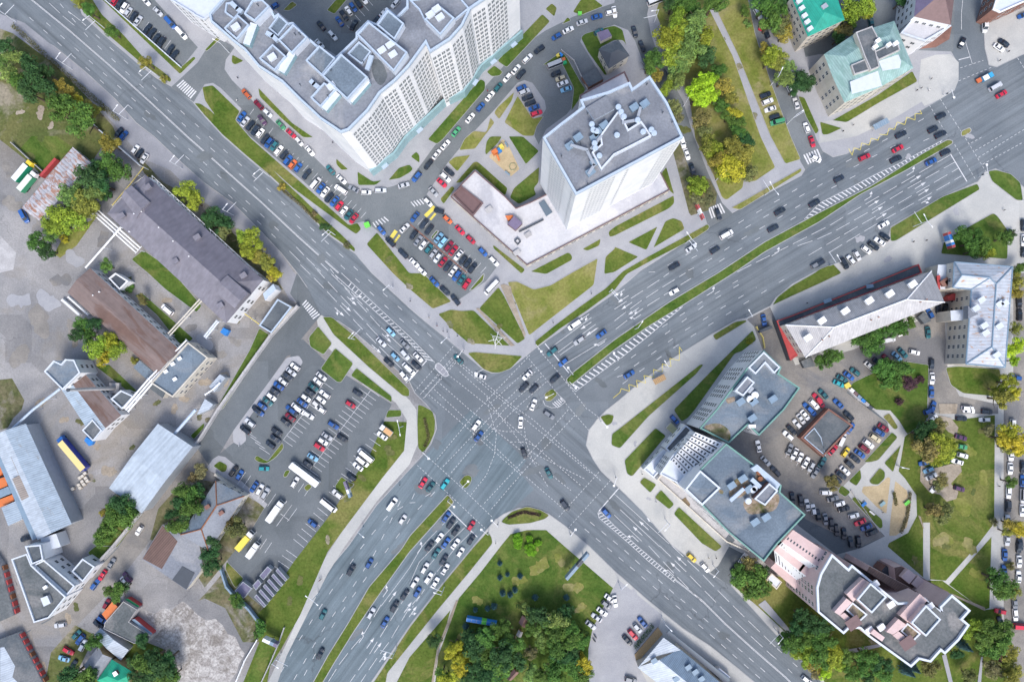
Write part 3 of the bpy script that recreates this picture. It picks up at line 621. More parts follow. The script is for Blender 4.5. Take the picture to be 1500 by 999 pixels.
# yellow bus-stop zigzags and speed hump paint
yel = MB()
for s in ('0 898,583 908,575 910,569 922,573 921,563 934,567 932,557 946,561 943,550 958,553 957,541 970,545 970,533 983,537 981,525 995,528 995,508 999,514',
          'E 440,985 495,990 510,940 550,950 570,895 625,915 640,860 700,880 700,835 750,835 735,810', 'J 215,90 240,140 255,85 300,100 310,50 365,65 380,15 430,30 440,0'):
    line(s, .2, mb=yel, z=.115)
for s in ('G 1365,740 G 1400,690', 'H 115,585 H 185,515'):
    line(s, 1.5, mb=yel, z=.135)
for i in range(4): line('G %d,%d G %d,%d' % (1385+10*i, 765-14*i, 1397+10*i, 775-14*i), .8, mb=yel, z=.135); line('H %d,%d H %d,%d' % (150+10*i, 600-12*i, 162+10*i, 610-12*i), .8, mb=yel, z=.135)
tag(yel.build('yellow_marking', M['yellow_bright']), kind='structure')
# parking bay lines: start pixel, step, count, tick vector
bays = MB()
def ticks(s, n, tx, ty, z=.136, both=False, spine=False):
    (x0, y0), (x1, y1) = [p[:2] for p in px(s)]
    for i in range(n):
        t = i/(n-1); x = x0+(x1-x0)*t; y = y0+(y1-y0)*t
        strip(bays, P(x-(tx if both else 0), y-(ty if both else 0)), P(x+tx, y+ty), .13, z)
    if spine: strip(bays, P(x0, y0), P(x1, y1), .13, z)
ticks('Q 725,25 Q 575,220', 7, 13.5, 9.8, spine=True); ticks('L 870,800 Q 725,25', 8, 14, 10, spine=True)
ticks('L 1215,855 Q 770,440', 19, 12.5, 9, both=True, spine=True)
ticks('Q 1235,170 Q 1175,250', 3, 16, 11); ticks('Q 1120,290 Q 910,600', 8, 16, 11); ticks('Q 825,715 Q 650,945', 7, 15, 12); ticks('V 595,30 V 510,150', 4, 16, 11)
ticks('Q 300,455 Q 520,615', 7, -12, 18); ticks('Q 600,670 Q 675,720', 3, -14, 19); ticks('Q 635,700 Q 600,665', 2, -22, 30)
strip(bays, P(411, 752), P(424, 762), .13, .136)
ticks('Q 380,890 Q 490,970', 4, -10, 15); ticks('Q 640,570 Q 730,630', 3, 8, -12)
ticks('Q 400,275 Q 270,120', 5, 15, 10)
ticks('A 890,0 A 1250,300', 10, -9, 12); ticks('B 1040,190 B 1190,0', 6, 8, 9)
ticks('G 400,0 G 1140,600', 22, 8, -9); ticks('B 330,840 B 470,980', 4, 6, -8)
ticks('H 20,620 H 520,1000', 14, 8, -9); ticks('H 0,740 H 400,1010', 12, 7, -9)
ticks('C 800,680 C 900,870', 6, 13, -6); ticks('S 1250,350 S 1450,500', 6, 9, -18)
ticks('J 330,830 J 540,720', 2, 4, 6)
tag(bays.build('parking_bay_lines', M['line_thin']), kind='structure')
# kerb strip between the rows of the northern car park (reddish edge)
b = MB(); p = W('H 0,640 H 420,999'); strip(b, p[0], p[1], .5, .14); tag(b.build('kerb', M['brick']), kind='structure')
# ================================================================== BUILDINGS
WIN = {}
GL = ['window_glass']
def window_mesh(w, h, kind='grid'):
    k = (round(w, 2), round(h, 2), kind, GL[0])
    if k not in WIN:
        b = MB(); f = .09                      # local: x along the wall, y outwards, z up
        b.face([(-w/2, .02, 0), (-w/2, .02, h), (w/2, .02, h), (w/2, .02, 0)], 1)
        for x0, x1, z0, z1 in ((-w/2-f, w/2+f, -f, f*.3), (-w/2-f, w/2+f, h-f*.3, h+f), (-w/2-f, -w/2, 0, h), (w/2, w/2+f, 0, h), (-.04, .04, 0, h)):
            b.face([(x0, .06, z0), (x0, .06, z1), (x1, .06, z1), (x1, .06, z0)], 0)
        me = b.mesh('window'); me.materials.append(M['white_paint']); me.materials.append(M[GL[0]]); WIN[k] = (me, b)
    return WIN[k]
def windows(root, a, b_, rows, w=1.5, h=1.5, spots=None, n=None, kind='grid', off=.03, left=None, margin=1.2, rest_name='window_rows'):
    """windows on the wall from a to b_ (plan); rows = list of sill heights; returns leftovers"""
    a = Vector((a[0], a[1])); b_ = Vector((b_[0], b_[1])); d = b_-a; L = d.length; d.normalize(); nrm = Vector((d.y, -d.x))
    if spots is None:
        n = n or max(1, int((L-2*margin)/(w+1.2)))
        spots = [margin+(L-2*margin)*(i+.5)/n for i in range(n)]
    me, mb = window_mesh(w, h, kind); ang = math.atan2(d.y, d.x)
    # +y of the window mesh must face outwards: outward = right of a->b, so turn by 180
    for z in rows:
        for s in spots:
            p = a+d*s+nrm*off; root_list = WPOS.setdefault(root.name, []); root_list.append((me, mb, (p.x, p.y, z), ang+math.pi))
WPOS = {}
def flush_windows(root, cap=96):
    L = WPOS.pop(root.name, [])
    loc = root.location
    if len(L) > cap:
        # the ones that show largest: top storeys of the walls that face the camera
        vis = lambda q: (-(q[2][0]*-math.sin(q[3])+q[2][1]*math.cos(q[3])) > 0, q[2][2])
        L.sort(key=vis, reverse=True)
    for me, mb, p, ang in L[:cap]:
        o = obj('window', me, root); o.location = (p[0]-loc.x, p[1]-loc.y, p[2]-loc.z); o.rotation_euler = (0, 0, ang)
    if len(L) > cap:
        b = MB()
        for me, mb, p, ang in L[cap:]:
            c, s = math.cos(ang), math.sin(ang); n = len(b.v)
            b.v += [(p[0]-loc.x+x*c-y*s, p[1]-loc.y+x*s+y*c, p[2]-loc.z+z) for x, y, z in mb.v]
            b.f += [tuple(n+i for i in f) for f in mb.f]; b.m += mb.m
        tag(b.build('window_rows', [M['white_paint'], L[0][0].materials[1]], root), kind='stuff')
def rel(root, pts): return [Vector((p[0]-root.location.x, p[1]-root.location.y)) for p in pts]
def mkroot(name, pts, label, cat, group=None):
    c = sum((Vector((p[0], p[1])) for p in pts), Vector((0, 0)))/len(pts)
    return empty(name, (c.x, c.y, 0), label, cat, group)
def walls(root, pts, z0, z1, mat, name='wall'):
    b = MB(); b.ring(rel(root, pts), z0, z1); return b.build(name, M[mat], root)
def flat_roof(root, pts, z, mat, name='roof', pm='parapet', pw=.5, ph=.8, pname='parapet'):
    q = rel(root, pts)
    if area(q) < 0: q = q[::-1]
    b = MB(); b.poly(q, z); o = b.build(name, M[mat], root)
    if pm:
        i_ = inset(q, pw); b = MB()
        if len(i_) == len(q):
            for k in range(len(q)):
                a, c, d, e_ = q[k-1], q[k], i_[k], i_[k-1]
                b.face([(*a, z+ph), (*c, z+ph), (*d, z+ph), (*e_, z+ph)])
                b.face([(*a, z-.3), (*c, z-.3), (*c, z+ph), (*a, z+ph)])
                b.face([(*e_, z+ph), (*d, z+ph), (*d, z), (*e_, z)])
            # stand the outer face 3 mm proud
            b.build(pname, M[pm], root)
    return o
def boxpart(root, s, z0, h, wall, top, name='rooftop_block', pm='parapet', pw=.35, ph=.5):
    pts = W(s, z0+h) if isinstance(s, str) else s
    q = rel(root, pts)
    b = MB(); b.prism(q, z0, z0+h, 0, 1); o = b.build(name, [M[wall], M[top]], root)
    if pm:
        if area(q) < 0: q = q[::-1]
        i_ = inset(q, pw); b = MB(); z = z0+h
        if len(i_) == len(q):
            for k in range(len(q)):
                a, c, d, e_ = q[k-1], q[k], i_[k], i_[k-1]
                b.face([(*a, z+ph), (*c, z+ph), (*d, z+ph), (*e_, z+ph)]); b.face([(*a, z), (*c, z), (*c, z+ph), (*a, z+ph)]); b.face([(*e_, z+ph), (*d, z+ph), (*d, z), (*e_, z)])
            b.build('coping', M[pm], o)
    return o
def vents(root, s, z, name='vent', kind='box', mat='concrete', size=1.4, h=1.2):
    for i, p in enumerate(px(s)):
        q = P(p[0], p[1], z); x, y = q.x-root.location.x, q.y-root.location.y
        b = MB()
        if kind == 'box':
            b.box(x, y, z, size*1.4, size, h, .6, 0); b.box(x, y, z+h, size*1.6, size*1.2, .15, .6, 0)
        elif kind == 'fan':
            b.tube((x, y, z), (x, y, z+h), size*.45, n=12); b.tube((x, y, z+h), (x, y, z+h+.35), size*.75, size*.6, n=12)
        elif kind == 'pipe':
            b.tube((x, y, z), (x, y, z+h), .12, n=6); b.tube((x, y, z+h), (x, y, z+h+.15), .25, n=8)
        b.build(name, M[mat], root)
def duct(root, s, z, r=.5, name='duct', mat='galvanised'):
    pts = [P(p[0], p[1], z) for p in px(s)]; b = MB()
    for a, c in zip(pts, pts[1:]):
        d = (c-a); m_ = (a+c)/2; b.box(m_.x-root.location.x, m_.y-root.location.y, z-.4, d.length+r, r*2, r*1.6, math.atan2(d.y, d.x))
    b.build(name, M[mat], root)
def facing(a, b_):                            # outward normal of a ccw edge points towards the plan origin (camera)?
    m_ = ((a[0]+b_[0])/2, (a[1]+b_[1])/2); n = (b_[1]-a[1], -(b_[0]-a[0])); return -(m_[0]*n[0]+m_[1]*n[1]) > 0
def ccw(p): return p if area(p) > 0 else p[::-1]
def edges_windows(root, pts, rows, w=1.4, h=1.5, gap=1.6, only=None, minlen=4):
    p = ccw(pts)
    for i in range(len(p)):
        a, b_ = p[i-1], p[i]; L = ((a[0]-b_[0])**2+(a[1]-b_[1])**2)**.5
        if L < minlen: continue
        windows(root, a, b_, rows, w, h, n=max(1, int((L-1.5)/(w+gap))))
def block_building(name, label, cat, s, h, wall, roof, pm='parapet', rows=None, w=1.4, wh=1.5, gap=1.6, group=None, ph=.7, pw=.5):
    pts = ccw(W(s, h)); root = mkroot(name, pts, label, cat, group)
    walls(root, pts, 0, h, wall); flat_roof(root, pts, h+.003, roof, pm=pm, ph=ph, pw=pw)
    if rows: edges_windows(root, pts, rows, w, wh, gap)
    return root, pts
def ridge_building(name, label, cat, s, h, rh, wall, mats, hip=0, group=None, rows=None, over=.4, w=1.3, wh=1.4, gap=1.6, ridgecap=None, z0=0):
    """s: four corners at the eaves, a-b and d-c are the long sides; ridge runs midway"""
    pts = W(s, h); root = mkroot(name, pts, label, cat, group)
    walls(root, pts, z0, h, wall)
    q = [Vector((p.x-root.location.x, p.y-root.location.y, h)) for p in pts]
    c = sum(q, Vector())/4; q2 = [c+(p-c)*(1+over/((p-c).length)) for p in q]
    a, b_, c_, d = q2; m1 = (a+d)/2; m2 = (b_+c_)/2; ax = (m2-m1).normalized()
    r1 = m1+ax*hip+Vector((0, 0, rh)); r2 = m2-ax*hip+Vector((0, 0, rh))
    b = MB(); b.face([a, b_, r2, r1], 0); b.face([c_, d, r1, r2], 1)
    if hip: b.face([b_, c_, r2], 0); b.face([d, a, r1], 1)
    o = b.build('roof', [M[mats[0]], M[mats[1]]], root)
    if not hip:
        g = MB(); g.face([q[1], q[2], (q[1]+q[2])/2+Vector((0, 0, rh*.97))]); g.face([q[3], q[0], (q[0]+q[3])/2+Vector((0, 0, rh*.97))]); g.build('gable', M[wall], root)
    if ridgecap:
        g = MB(); up = Vector((0, 0, .12))
        g.tube(r1+up, r2+up, .28)
        if hip:
            for u, v in ((a, r1), (d, r1), (b_, r2), (c_, r2)): g.tube(u+up, v+up, .22)
        g.build('ridge_cap', M[ridgecap], o)
    if rows:
        edges_windows(root, pts, rows, w, wh, gap)
    root['rl'] = 0; del root['rl']
    return root, o, (r1, r2, q2)
F = lambda n, z0=1.0, st=3.0: [z0+st*i for i in range(n)]
GL[0] = 'slab_glass'
# ---- 1. the long white apartment block with the stepped blue-edged roof
HS = 49
slab = '0 308,22 310,34 324,46 342,62 360,76 380,100 414,122 440,148 470,176 500,196 512,192 540,164 558,138 580,120 600,99 624,66 630,79 660,60 678,40 690,15 712,0 760,-45 700,-90 596,-60 596,12 582,26 568,14 552,37 540,32 522,50 522,58 500,79 492,86 464,67 452,56 431,35 424,36 409,22 404,26 397,12 384,0 368,-22 335,-8'
sp = ccw(W(slab, HS)); root = mkroot('apartment_block', sp, 'long curved white apartment block with blue-edged stepped flat roofs, top left of the crossing', 'apartment block')
SLAB = root
walls(root, sp, 0, HS, 'render_white'); flat_roof(root, sp, HS+.003, 'roof_felt', ph=1.1, pw=.7)
# window bands on the long street side; balconies glazed as dense grids
def band_windows(root, a, b_, z0, z1, pat, w=1.25, h=1.75, step=1.75, st=3.0):
    a = Vector((a[0], a[1])); b_ = Vector((b_[0], b_[1])); L = (b_-a).length; rows = []
    z = z0
    while z+h < z1: rows.append(z); z += st
    sp_ = []; x = 1.0; i = 0
    while x < L-.8:
        if pat[i % len(pat)] == '1': sp_.append(x)
        x += step; i += 1
    if sp_: windows(root, a, b_, rows, w, h, spots=sp_)
idx = {tuple(round(c, 2) for c in p): i for i, p in enumerate(sp)}
PAT = '111110000011011000001111100011000'
for i in range(len(sp)):
    a, b_ = sp[i-1], sp[i]; L = (a-b_).length
    if L < 3.5: continue
    n_ = Vector((b_.y-a.y, a.x-b_.x))
    if n_.x < 0 and n_.y < 0: continue          # the blank south-west face
    band_windows(root, a, b_, 4.2, HS-2, PAT if facing(a, b_) else '1001', step=1.75 if facing(a, b_) else 2.2)
# teal ground storey standing proud on the street side
tq = [P(*p[:2], HS) for p in px('0 499,198 541,166 560,139 600,101 626,76 661,60 691,16 762,-44')]
b = MB()
base = [Vector((p.x, p.y)) for p in tq]; inn = []
for i, p in enumerate(base):
    d = (base[min(i+1, len(base)-1)]-base[max(i-1, 0)]).normalized(); inn.append(p+Vector((d.y, -d.x))*.8)
b.prism(rel(root, inn+base[::-1]), 0, 6.5); b.build('ground_storey', M['teal_panel'], root)
for i in range(0, len(base)-1):
    n_ = int((base[i+1]-base[i]).length/9)
    for k in range(n_):
        c = base[i].lerp(base[i+1], (k+.5)/max(n_, 1)); d = (base[i+1]-base[i]).normalized(); c = c+Vector((d.y, -d.x))*1.4
        b = MB(); b.box(c.x-root.location.x, c.y-root.location.y, 3.2, 2.6, 1.6, .25, math.atan2(d.y, d.x)); b.build('entrance_canopy', M['parapet'], root)
# recessed and raised roof levels
for s, z, h, t in (('B 545,115 615,180 540,275 470,215', HS, .6, 'roof_felt_blue'), ('B 160,30 210,20 280,80 220,150 150,100', HS, .8, 'roof_felt'),
                   ('B 350,10 420,0 478,55 370,165 290,110', HS, 3.6, 'roof_felt'), ('B 145,215 245,115 330,190 240,300', HS, 2.6, 'roof_felt'),
                   ('B 400,435 500,330 600,420 515,525', HS, 2.6, 'roof_felt'), ('B 650,185 755,280 640,400 540,300', HS, 3.2, 'roof_felt'),
                   ('B 840,340 960,435 860,560 740,450', HS, 2.8, 'roof_felt_blue'), ('B 1000,400 1195,570 1045,735 860,560', HS, 4.2, 'roof_felt_blue'),
                   ('B 875,610 965,660 850,790 775,720', HS, 2.4, 'roof_felt'), ('B 1115,260 1200,165 1485,390 1385,530', HS, 3.6, 'roof_felt'),
                   ('B 1340,80 1460,180 1390,300 1260,190', HS, 2.6, 'roof_felt_blue'), ('B 1130,310 1220,385 1150,480 1045,400', HS, .8, 'roof_felt_blue'),
                   ('C 0,10 330,-60 440,70 330,160 220,260 110,160 70,80', HS, .6, 'roof_felt'), ('C 110,150 220,50 330,140 225,265', HS, 3.2, 'roof_felt')):
    boxpart(root, s, z+.01, h, 'parapet_white', t, 'raised_roof', 'parapet', .5, .7)
b = MB()
pp = W('B 1230,430 1290,440 1345,560 1290,640 1240,590 1215,500', HS)   # dark weathered patch kept as thin felt repair
b.poly(rel(root, roundc(pp, 2)), HS+.02); b.build('felt_repair', M['roof_felt_dark'], root)
for s in ('B 200,30 240,70 270,90', 'B 460,250 500,270 530,300', 'B 800,480 840,500 860,530', 'B 780,600 800,620 840,650', 'B 1330,250 1370,270', 'B 1220,420 1190,510'):
    duct(root, s, HS+1.6, .7, mat='parapet')
vents(root, 'B 235,210 500,430 930,640 1360,340 1300,380 1380,410 C 200,80 155,120 225,140', HS+2.9, 'ventilation_box', 'box', 'parapet_white', 1.7, 1.2)
for s in ('B 360,175 B 305,330', 'B 640,390 B 560,530', 'B 1190,590 B 1060,740', 'B 970,680 B 870,800'):
    a_, b2 = W(s, HS+2); d = b2-a_; m_ = (a_+b2)/2; b = MB(); b.box(m_.x-root.location.x, m_.y-root.location.y, HS+.01, d.length, 2.4, 2.2, math.atan2(d.y, d.x), 0, 1)
    b.build('stair_head', [M['teal_panel'], M['parapet_white']], root)
vents(root, 'B 665,260 395,50 930,530 705,630 905,710 B 1165,465 700,260', HS+3.4, 'vent_pipe', 'pipe', 'dark_metal', 1, 1.5)
flush_windows(root)
GL[0] = 'window_glass'
# ---- 2. the white tower
HT = 60
GL[0] = 'pale_glass'
tw = ccw(W('0 795,203 820,183 853,158 849,148 890,136 922,122 926,131 951,113 977,152 1000,203 843,287', HT))
root = mkroot('tower_block', tw, 'tall white residential tower with a grey roof crowded with vents', 'tower block'); TOW = root
walls(root, tw, 4, HT, 'render_white'); flat_roof(root, tw, HT+.003, 'roof_felt', pm='parapet', ph=1.1, pw=.7)
for i in range(len(tw)):
    a, b_ = tw[i-1], tw[i]; L = (a-b_).length
    if L < 3: continue
    band_windows(root, a, b_, 8, HT-2, ('0001111110010000' if L > 20 else '0110') if b_.x < a.x+99 else '0', w=.9, h=1.2, step=1.6)
boxpart(root, 'D 30,810 100,950 195,890 270,1000 I 100,90 0,140 H 1400,250 1330,120 1400,60 1390,0', HT+.01, 1.6, 'parapet_white', 'roof_felt', 'raised_roof', 'parapet_white', .5, .7)
boxpart(root, 'C 1290,790 1440,700 1498,800 1350,880', HT+.01, .9, 'parapet', 'roof_felt', 'raised_roof', None)
vents(root, 'D 215,775 140,800 H 1230,20 1350,20 1170,80 1320,270 1350,200 C 1420,930 C 1370,980', HT+.01, 'ventilation_box', 'box', 'blue_grey', 1.7, 1.8)
vents(root, 'D 25,795 45,830 65,865 165,890 205,975 265,960 285,985 H 1350,60 1355,95 1385,150 C 1330,920 1340,960 1365,970 D 15,999', HT+1.6, 'roof_fan', 'fan', 'parapet', 1.25, 1.4)
for s in ('D 190,790 D 165,885', 'H 1180,65 H 1300,100', 'H 1400,0 H 1330,90', 'H 1300,110 H 1350,210', 'H 1350,210 H 1310,270', 'D 60,900 D 160,880'): duct(root, s, HT+2.2, .42)
vents(root, 'C 1300,840 H 1110,150 1300,350 1250,60 D 350,830 420,900 235,625', HT+.01, 'vent_pipe', 'pipe', 'dark_metal', 1, 1.2)
flush_windows(root)
GL[0] = 'window_glass'
# ---- 3. the low podium round the tower
HP = 5.0
pp = ccw(W('0 696,250 740,288 756,305 778,296 800,285 850,180 900,200 968,253 981,279 772,389 692,318 660,289 676,270', HP))
root = mkroot('podium_building', pp, 'low pale angular podium wrapped round the foot of the white tower', 'podium')
walls(root, pp, 0, HP, 'render_cream'); flat_roof(root, pp, HP+.003, 'roof_pale', pm='maroon_roof', ph=.5, pw=.35)
vents(root, 'H 580,535 865,722 785,850', HP, 'roof_hatch', 'box', 'concrete', 1.6, .8)
boxpart(root, 'H 945,490 985,465 1045,555 1000,585', HP+.01, .8, 'galvanised', 'skylight', 'skylight', None)
boxpart(root, 'H 765,580 825,635 775,685 715,640', HP+.01, 2.6, 'maroon_roof', 'purple_roof', 'roof_hut', None)
boxpart(root, 'H 700,580 755,575 760,600 720,615', HP+.01, 1.6, 'orange_paint', 'orange_paint', 'roof_hut', None)
boxpart(root, 'H 765,765 790,740 815,768 790,795', HP+.01, .9, 'dark_metal', 'roof_pale', 'skylight', 'dark_metal', .4, .3)
for s in ('H 310,430 380,365 540,490 465,585',): boxpart(root, s, HP+.01, .05, 'maroon_roof', 'maroon_roof', 'sunken_terrace', 'maroon_roof', .5, .9)
b = MB()
for k in range(9): q = P(600+(810+20*k)/4.993, 200+(695-10*k)/4.993, HP); b.box(q.x-root.location.x, q.y-root.location.y, HP+.01, 1.1, .5, .9, .4)
tag(b.build('bollard_row', M['dark_metal'], root), kind='stuff')
pe = ccw(pp)
for i in range(len(pe)):
    a, b_ = pe[i-1], pe[i]
    if (a-b_).length > 25 and facing(a, b_): windows(root, a, b_, [1.0], 2.2, 2.2, n=int((a-b_).length/3.6))
flush_windows(root)
pw_ = ccw(W('0 849,140 915,105 926,130 950,175 855,190', 7))
root = mkroot('podium_annexe', pw_, 'low pale annexe with a flat roof behind the white tower', 'annexe')
walls(root, pw_, 0, 7, 'render_cream'); flat_roof(root, pw_, 7.003, 'roof_pale', pm='maroon_roof', ph=.5)
# ---- 4. small house and shed north of the tower
root, o, _ = ridge_building('small_house', 'small cream house with a dark blue hipped roof behind the tower', 'house', '0 878,73 905,60 921,82 892,100', 7, 1.8, 'render_cream', ('roof_felt_dark', 'dark_metal'), hip=3, rows=[1.2, 4.2]); flush_windows(root)
root, p_ = block_building('garage_shed', 'low shed with a flat blue-grey roof beside the drive north of the tower', 'shed', '0 852,112 874,99 884,116 862,128', 3, 'brick', 'roof_felt_dark', None)
root, p_ = block_building('service_kiosk', 'tiny dark purple kiosk on the lawn near the top street', 'kiosk', 'C 1370,240 1450,215 1480,265 1400,305', 2.6, 'render_cream', 'purple_roof', None)
# ---- 5. green-roofed house at the top
root, o, _ = ridge_building('green_roofed_building', 'cream building with a bright teal-green metal roof at the top edge', 'building', '0 1184,53 1160,-5 1217,-28 1236,29', 14, 3.0, 'render_cream', ('teal_roof', 'teal_roof') if 'teal_roof' in M else ('green_paint', 'green_paint'), hip=5, rows=F(4, 1.5, 3.1))
vents(root, 'D 1345,20 1365,70 1385,125 1405,170 1425,220', 14.6, 'dormer', 'box', 'parapet_white', 1.3, 1.0); vents(root, 'E 30,60', 16.2, 'chimney', 'box', 'galvanised', 1.4, 1.2); flush_windows(root)
# ---- 6. pale building with patinated roof
HB = 15
pb = ccw(W('0 1207,80 1252,50 1310,31 1324,66 1338,100 1290,128 1237,151 1220,114', HB))
root = mkroot('patina_roofed_building', pb, 'cream office building with a pale green patinated metal roof and dark flat centre', 'office building')
walls(root, pb, 0, HB, 'render_cream'); q = rel(root, pb); i_ = inset(q, 5.5); b = MB()
for k in range(len(q)): b.face([(*q[k-1], HB), (*q[k], HB), (*i_[k], HB+3.2), (*i_[k-1], HB+3.2)])
b.poly(i_, HB+3.2); b.build('roof', M['patina'], root)
boxpart(root, 'E 265,240 385,195 440,300 400,330 440,490 375,520 330,420', HB+2.2, 2.4, 'render_cream', 'roof_felt_dark', 'attic', 'concrete', .4, .3)
boxpart(root, 'E 395,385 570,300 590,370 430,445', HB+2.2, 1.8, 'render_cream', 'roof_felt_dark', 'attic', 'concrete', .4, .3)
boxpart(root, 'E 230,480 335,435 365,515 255,550', HB+2.2, 1.8, 'render_cream', 'roof_felt_dark', 'attic', 'concrete', .4, .3)
b = MB(); b.poly(rel(root, W('E 435,450 580,400 600,450 590,500 465,520', HB+3.3)), HB+3.25); b.poly(rel(root, W('E 225,600 430,520 460,630 240,690', HB+3.3)), HB+3.25); b.build('skylight', M['parapet_white'], root)
vents(root, 'E 420,310 500,340 550,330 400,355', HB+4.5, 'chimney', 'box', 'white_paint', 1.2, 1.2)
edges_windows(root, pb, F(4, 1.5, 3.3), 1.3, 1.7, 1.7); flush_windows(root)
# ---- 7. maroon-roofed white hotel and 8. corner building
pb = ccw(W('0 1318,50 1345,18 1388,34 1392,40 1354,62', 12))
root = mkroot('white_annexe', pb, 'white annexe with a stepped pale roof beside the maroon-roofed building', 'annexe'); walls(root, pb, 0, 12, 'render_white'); flat_roof(root, pb, 12.003, 'roof_pale', pm='parapet_white', ph=.8)
edges_windows(root, pb, F(3, 1.5, 3.3)); boxpart(root, 'E 760,100 900,150 880,165 750,120', 12.01, 2, 'render_white', 'parapet_white', 'attic', None); flush_windows(root)
root, o, _ = ridge_building('maroon_roofed_building', 'white building with a steep maroon roof at the top edge', 'building', '0 1340,24 1346,-30 1400,-30 1392,36', 16, 6, 'render_white', ('purple_roof', 'maroon_roof'), hip=8, rows=F(4, 2, 3.3)); flush_windows(root)
root, p_ = block_building('corner_building', 'red brick and white building at the top right corner', 'building', '0 1453,15 1464,-20 1560,-50 1560,-25 1500,4 1464,20', 10, 'brick', 'parapet_white', 'white_paint', rows=F(3, 1.2, 3)); flush_windows(root)
# ---- top left white building
root, p_ = block_building('white_office', 'white office building with a grid of square windows at the top edge', 'office building', '0 248,0 284,22 286,24 300,31 330,5 345,-40 260,-60', 18, 'render_white', 'parapet_white', 'parapet_white', rows=F(6, 1.5, 2.8), w=1.2, gap=1.2); flush_windows(root)
# ---- 9. long grey hall on the left with the white office end
HL = 10
pl = ccw(W('0 158,312 190,273 212,257 300,340 352,384 384,410 366,431 332,472 300,440 260,400', HL))
root = mkroot('factory_hall', pl, 'long factory hall with a dull purple-grey metal roof along the avenue', 'factory hall')
walls(root, pl, 0, HL, 'render_white')
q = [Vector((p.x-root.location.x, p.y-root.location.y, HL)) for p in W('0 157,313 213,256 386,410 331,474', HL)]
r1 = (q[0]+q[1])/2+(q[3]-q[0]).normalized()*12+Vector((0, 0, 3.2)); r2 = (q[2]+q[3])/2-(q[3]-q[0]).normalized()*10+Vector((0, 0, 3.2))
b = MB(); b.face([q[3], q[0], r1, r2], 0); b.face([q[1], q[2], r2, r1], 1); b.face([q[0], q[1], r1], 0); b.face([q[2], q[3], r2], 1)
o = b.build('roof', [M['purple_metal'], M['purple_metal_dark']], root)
for s, z in (('F 885,440 960,360 1095,480 1000,595', HL+.8), ('L 70,130 165,15 320,150 220,260', HL+.8)):
    c = W(s, z+2); qq = rel(root, c); b = MB(); b.ring(qq, z-1, z+2); m1 = (qq[0]+qq[1])/2; m2 = (qq[2]+qq[3])/2
    b.face([(*qq[0], z+2), (*m1, z+3.2), (*m2, z+3.2), (*qq[3], z+2)]); b.face([(*qq[1], z+2), (*qq[2], z+2), (*m2, z+3.2), (*m1, z+3.2)]); b.face([(*qq[0], z+2), (*qq[1], z+2), (*m1, z+3.2)]); b.face([(*qq[2], z+2), (*qq[3], z+2), (*m2, z+3.2)])
    b.build('raised_gable', M['purple_metal'], o)
vents(root, 'F 1090,375 900,585 1450,740 1290,915 L 120,240 290,20', HL+1.5, 'chimney', 'box', 'purple_metal', 1.6, 1.2)
vents(root, 'F 1045,555 1170,670 1275,770 1390,880 990,570 955,700', HL+2.2, 'roof_vent', 'pipe', 'white_paint', 1.5, 1.0)
b = MB()    # snow guard / scaffold trusses along the avenue eaves
e0, e1 = W('0 222,258 378,402', HL-1); d = (e1-e0)/40; nn = Vector((-d.y, d.x, 0)).normalized()*-1.0
for k in range(40):
    a = e0+d*k-root.location; c = a+d; z = Vector((0, 0, 0))
    s_ = 1 if k % 2 else -1; b.tube(a+nn*(-.2+1.0*(k % 2)), c+nn*(-.2+1.0*((k+1) % 2)), .09, n=4)
b.tube(e0-root.location-nn*.2, e1-root.location-nn*.2, .1, n=4); b.tube(e0-root.location+nn*.8, e1-root.location+nn*.8, .1, n=4)
b.build('eaves_truss', M['white_paint'], root)
edges_windows(root, pl, [1.5, 5.2], 1.4, 2.0, 2.6)
boxpart(root, 'L 425,150 500,80 520,120 440,200', 0, 6.5, 'render_white', 'parapet', 'stair_wing', None)
flush_windows(root)
# ---- 10. rust-brown roof building
root, o, (r1, r2, q2) = ridge_building('rust_roofed_workshop', 'long low workshop with a rusty brown sheet roof', 'workshop', '0 133,394 263,513 229,547 100,429', 7, 1.4, 'render_white', ('rust_sheet', 'rust_sheet'), rows=[1.2, 4], gap=2)
vents(root, 'K 735,140 690,165', 7.8, 'chimney', 'pipe', 'white_paint', 1, 1); flush_windows(root)
# ---- 11..15 yard buildings
root, p_ = block_building('flat_roofed_workshop', 'oblong workshop with a blue-grey flat roof below the rusty brown roof', 'workshop', '0 276,501 306,524 254,582 222,561', 8, 'render_cream', 'roof_felt_blue', 'render_cream', rows=[1, 4.5]); vents(root, 'K 1285,775 1320,625 1270,665 1220,720', 8, 'roof_vent', 'box', 'white_paint', 1, .8); flush_windows(root)
root, p_ = block_building('link_shed', 'narrow low shed at the corner of the blue-grey flat-roofed workshop', 'shed', 'K 1090,840 1130,800 1210,880 1190,915', 4, 'render_cream', 'roof_felt_dark', None)
root, p_ = block_building('notched_office', 'small white office with a grey flat roof notched at its top corner', 'office', '0 66,544 80,528 91,533 97,526 110,527 119,546 93,571', 11, 'render_white', 'roof_felt_blue', 'parapet_white', rows=[1.5, 4.7, 7.9]); flush_windows(root)
root, o, _ = ridge_building('sawtooth_workshop', 'patched workshop with rusty and pale blue roof strips beside the notched office', 'workshop', 'K 620,740 P 880,40 P 690,215 K 460,860', 7, 1.6, 'render_white', ('rust_sheet', 'pale_sheet'), rows=[1.5, 4]);
boxpart(root, 'P 605,150 680,70 750,150 685,230', 0, 8.2, 'render_white', 'roof_felt_dark', 'end_block', 'parapet_white', .4, .5); flush_windows(root)
